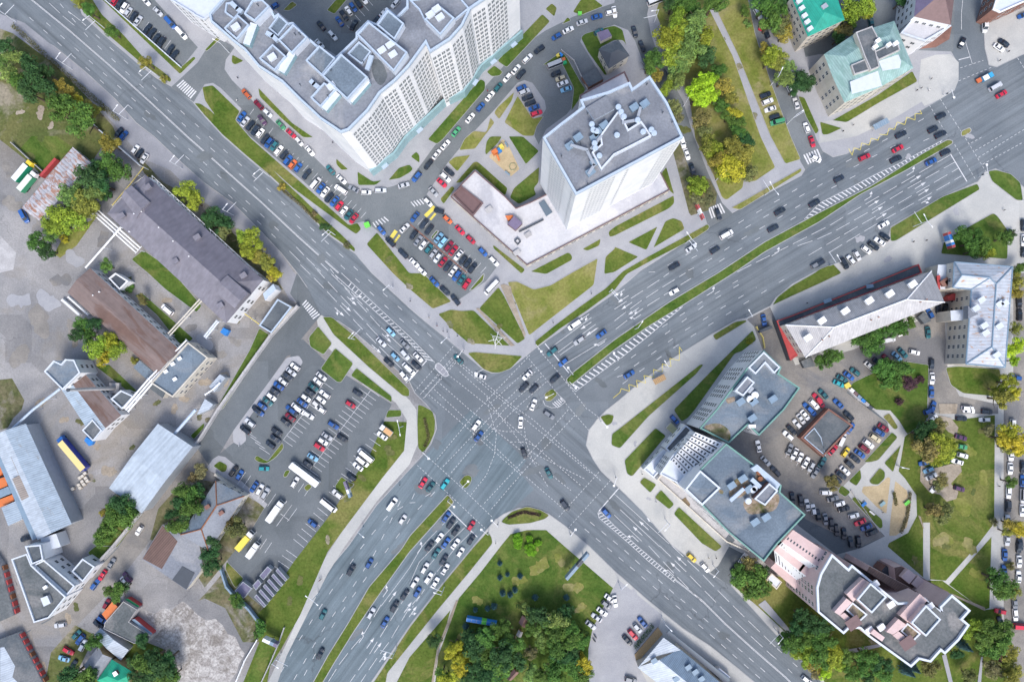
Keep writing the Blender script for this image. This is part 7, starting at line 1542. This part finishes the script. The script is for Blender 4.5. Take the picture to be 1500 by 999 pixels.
for s, mt, lab, sc in (('T 460,688', 'teal_panel', 'pale blue play table on the oval playground', 1.3), ('T 325,690', 'blue_paint', 'blue play frame on the lawn by the east car park', 1.2), ('T 640,680', 'bright_green', 'green and yellow seesaw on the oval playground', 1.3)):
    x, y = px(s)[0][:2]; q = P(x, y, .5); o = empty('play_equipment', (q.x, q.y, .13), lab, 'play equipment'); b = MB(); b.box(0, 0, .7, 3*sc*.6, .9*sc, .12, .7); b.build('board', M[mt], o)
    for sx in (-1, 1): b = MB(); b.tube((sx*.6, sx*.5, 0), (sx*.6, sx*.5, .7), .07); b.build('leg', M['pole_metal'], o)
# bins, crates
def bin_(s, mt, label, w_=1.4, d_=1.0, h=1.3, ang=0, nm='waste_container'):
    x, y = px(s)[0][:2]; q = P(x, y, h); o = empty(nm, (q.x, q.y, .12), label, 'waste container', None, rz=R(ang))
    b = MB(); b.box(0, 0, .15, w_, d_, h-.15); b.build('body', M[mt], o); b = MB(); b.box(0, 0, h, w_+.1, d_+.1, .12); b.build('lid', M[mt], o)
    for sx in (-1, 1): b = MB(); b.tube((sx*w_*.4, -d_*.4, .1), (sx*w_*.4, d_*.4, .1), .1, n=8); b.build('wheel', M['tyre'], o)
bin_('C 1087,405', 'yellow_bright', 'yellow waste container above the small car park', ang=30); bin_('C 1107,402', 'blue_paint', 'blue waste container beside the yellow one', ang=-40); bin_('C 1135,460', 'green_paint', 'green waste container behind the silver minibus', ang=20); bin_('C 1125,435', 'orange_paint', 'orange waste container behind the silver minibus', ang=20)
bin_('C 1245,98', 'bright_green', 'bright green recycling container on the top lawn'); bin_('G 1185,645', 'bright_green', 'bright green recycling container by the zebra crossing', 2, 1.8, 1.8, 20); bin_('O 207,822', 'yellow_bright', 'yellow waste container by the waste yard', 2, 1.8, 1.4, 30)
for k in range(6): bin_('O %d,%d' % (240+27*k, 858+25*k), ('white_paint', 'maroon_roof', 'blue_grey', 'blue_paint', 'concrete', 'dark_metal')[k], ('white', 'maroon', 'grey-blue', 'blue', 'grey', 'black')[k]+' waste container in the slanted row by the east car park', 1.5, 1.1, 1.3, -40)
PAL = px('P 300,272 315,297 325,320 620,465 600,485 582,497 625,500 600,525 637,520 612,545 575,550 585,570 530,578')
pl_ = ordinal_labels([('beside the long warehouse' if i < 3 else 'in the stack behind the articulated lorry', p) for i, p in enumerate(PAL)], lambda t: t[0], lambda t: t[1][0], lambda t: t[1][1], lambda t: 'white crate')
for i, p in enumerate(PAL):
    q = P(p[0], p[1], 1); o = empty('crate', (q.x, q.y, .12), pl_[i], 'crate', 'white crates in the yard', rz=R(35)); b = MB(); b.box(0, 0, .15, 1.25, 1.0, .9); b.build('load', M['render_cream'], o); b = MB(); b.box(0, 0, 0, 1.3, 1.1, .14); b.build('pallet', M['wood'], o)
# ================================================================== PEOPLE
def person_mesh():
    me = bpy.data.meshes.new('skeleton'); V = [(0, 0, .95), (0, 0, 1.2), (0, 0, 1.42), (.01, 0, 1.52), (.02, 0, 1.64), (0, .18, 1.42), (-.06, .24, 1.15), (.05, .25, .9), (0, -.18, 1.42), (.08, -.24, 1.15), (.2, -.22, .95), (.02, .1, .9), (.14, .1, .5), (.1, .1, .08), (.22, .1, .05), (-.02, -.1, .9), (-.06, -.1, .5), (-.22, -.1, .1), (-.12, -.1, .05)]
    E = [(0, 1), (1, 2), (2, 3), (3, 4), (2, 5), (5, 6), (6, 7), (2, 8), (8, 9), (9, 10), (0, 11), (11, 12), (12, 13), (13, 14), (0, 15), (15, 16), (16, 17), (17, 18)]
    RD = [.15, .15, .16, .06, .11, .07, .05, .04, .07, .05, .04, .1, .07, .045, .04, .1, .07, .045, .04]
    me.from_pydata(V, E, []); o = bpy.data.objects.new('tmp', me); C.objects.link(o); m_ = o.modifiers.new('s', 'SKIN'); 
    for sv, r_ in zip(me.skin_vertices[0].data, RD): sv.radius = (r_, r_)
    me.skin_vertices[0].data[0].use_root = True
    u = o.modifiers.new('u', 'SUBSURF'); u.levels = 1
    dg = bpy.context.evaluated_depsgraph_get(); me2 = bpy.data.meshes.new_from_object(o.evaluated_get(dg)); bpy.data.objects.remove(o); return me2
plain('skin', (.5, .3, .22), .6); plain('dark_trousers', (.03, .035, .06), .9); plain('hair', (.06, .04, .03), .9)
m, nt, b_ = new_mat('clothing', .9, .1); oi = nt.nodes.new('ShaderNodeObjectInfo'); nt.links.new(oi.outputs['Color'], b_.inputs['Base Color']); M['clothing'] = m
PM = person_mesh(); PM.name = 'person'
for mn in ('clothing', 'skin', 'dark_trousers'): PM.materials.append(M[mn])
for p in PM.polygons:
    z = p.center.z; p.material_index = 1 if z > 1.52 else (2 if z < .88 and abs(p.center.y) < .2 else 0)
hb = MB()
for a_ in range(8):
    for z0, z1, r0, r1 in ((1.66, 1.74, .115, .1), (1.74, 1.79, .1, .03)):
        t0, t1 = a_*.785, (a_+1)*.785; hb.face([(.01+math.cos(t0)*r0, math.sin(t0)*r0, z0), (.01+math.cos(t1)*r0, math.sin(t1)*r0, z0), (.01+math.cos(t1)*r1, math.sin(t1)*r1, z1), (.01+math.cos(t0)*r1, math.sin(t0)*r1, z1)])
HM = hb.mesh('hair'); HM.materials.append(M['hair'])
PPL = [('on the pavement near the top right square', 'E 820,578,k 715,662,k 748,645,k 805,658,w 250,915,k 175,960,k 1385,378,k 1320,445,k'), ('on the paving before the metal-roofed building', 'J 1355,538,k 690,770,k 785,760,k'), ('on the pavement left of the lattice frame', 'M 5,205,k 200,385,m 245,425,k 275,430,k 350,460,k 140,325,e'), ('on the path along the tower lawn', 'M 1050,362,k 1330,150,k'),
       ('on the broad pavement by the wooden shelter', 'N 160,830,k 1410,220,k'), ('around the lower-left car park', 'Q 250,263,w 1425,550,k 385,50,k'), ('on the path below the crossing', 'R 630,975,k V 850,245,k 838,255,r'), ('near the office lawns', 'S 305,672,b 203,470,k X 745,90,k 690,90,e'), ('on the paths at the right', 'T 1315,558,k 465,750,e 570,405,w'), ('near the white apartment block', 'B 240,570,k 235,735,w C 570,665,r G 935,45,k'), ('in the left yard', 'L 32,435,k F 1080,290,y')]
pe_ = [(z, *p) for z, s in PPL for p in px(s)]
pll = ordinal_labels(pe_, lambda t: t[0], lambda t: t[1], lambda t: t[2], lambda t: 'person in %s clothes' % {'k': 'dark', 'w': 'white', 'm': 'dark red', 'e': 'beige', 'r': 'red', 'b': 'blue', 'y': 'yellow'}[t[3]])
for i, (z_, x, y, c) in enumerate(pe_):
    q = P(x, y, 1); o = obj('person', PM); o.location = (q.x, q.y, .14); o.rotation_euler = (0, 0, rnd.uniform(0, 6.28)); o.color = (*COL[c][0], 1); tag(o, pll[i], 'person', 'pedestrians'); obj('hair', HM, o)
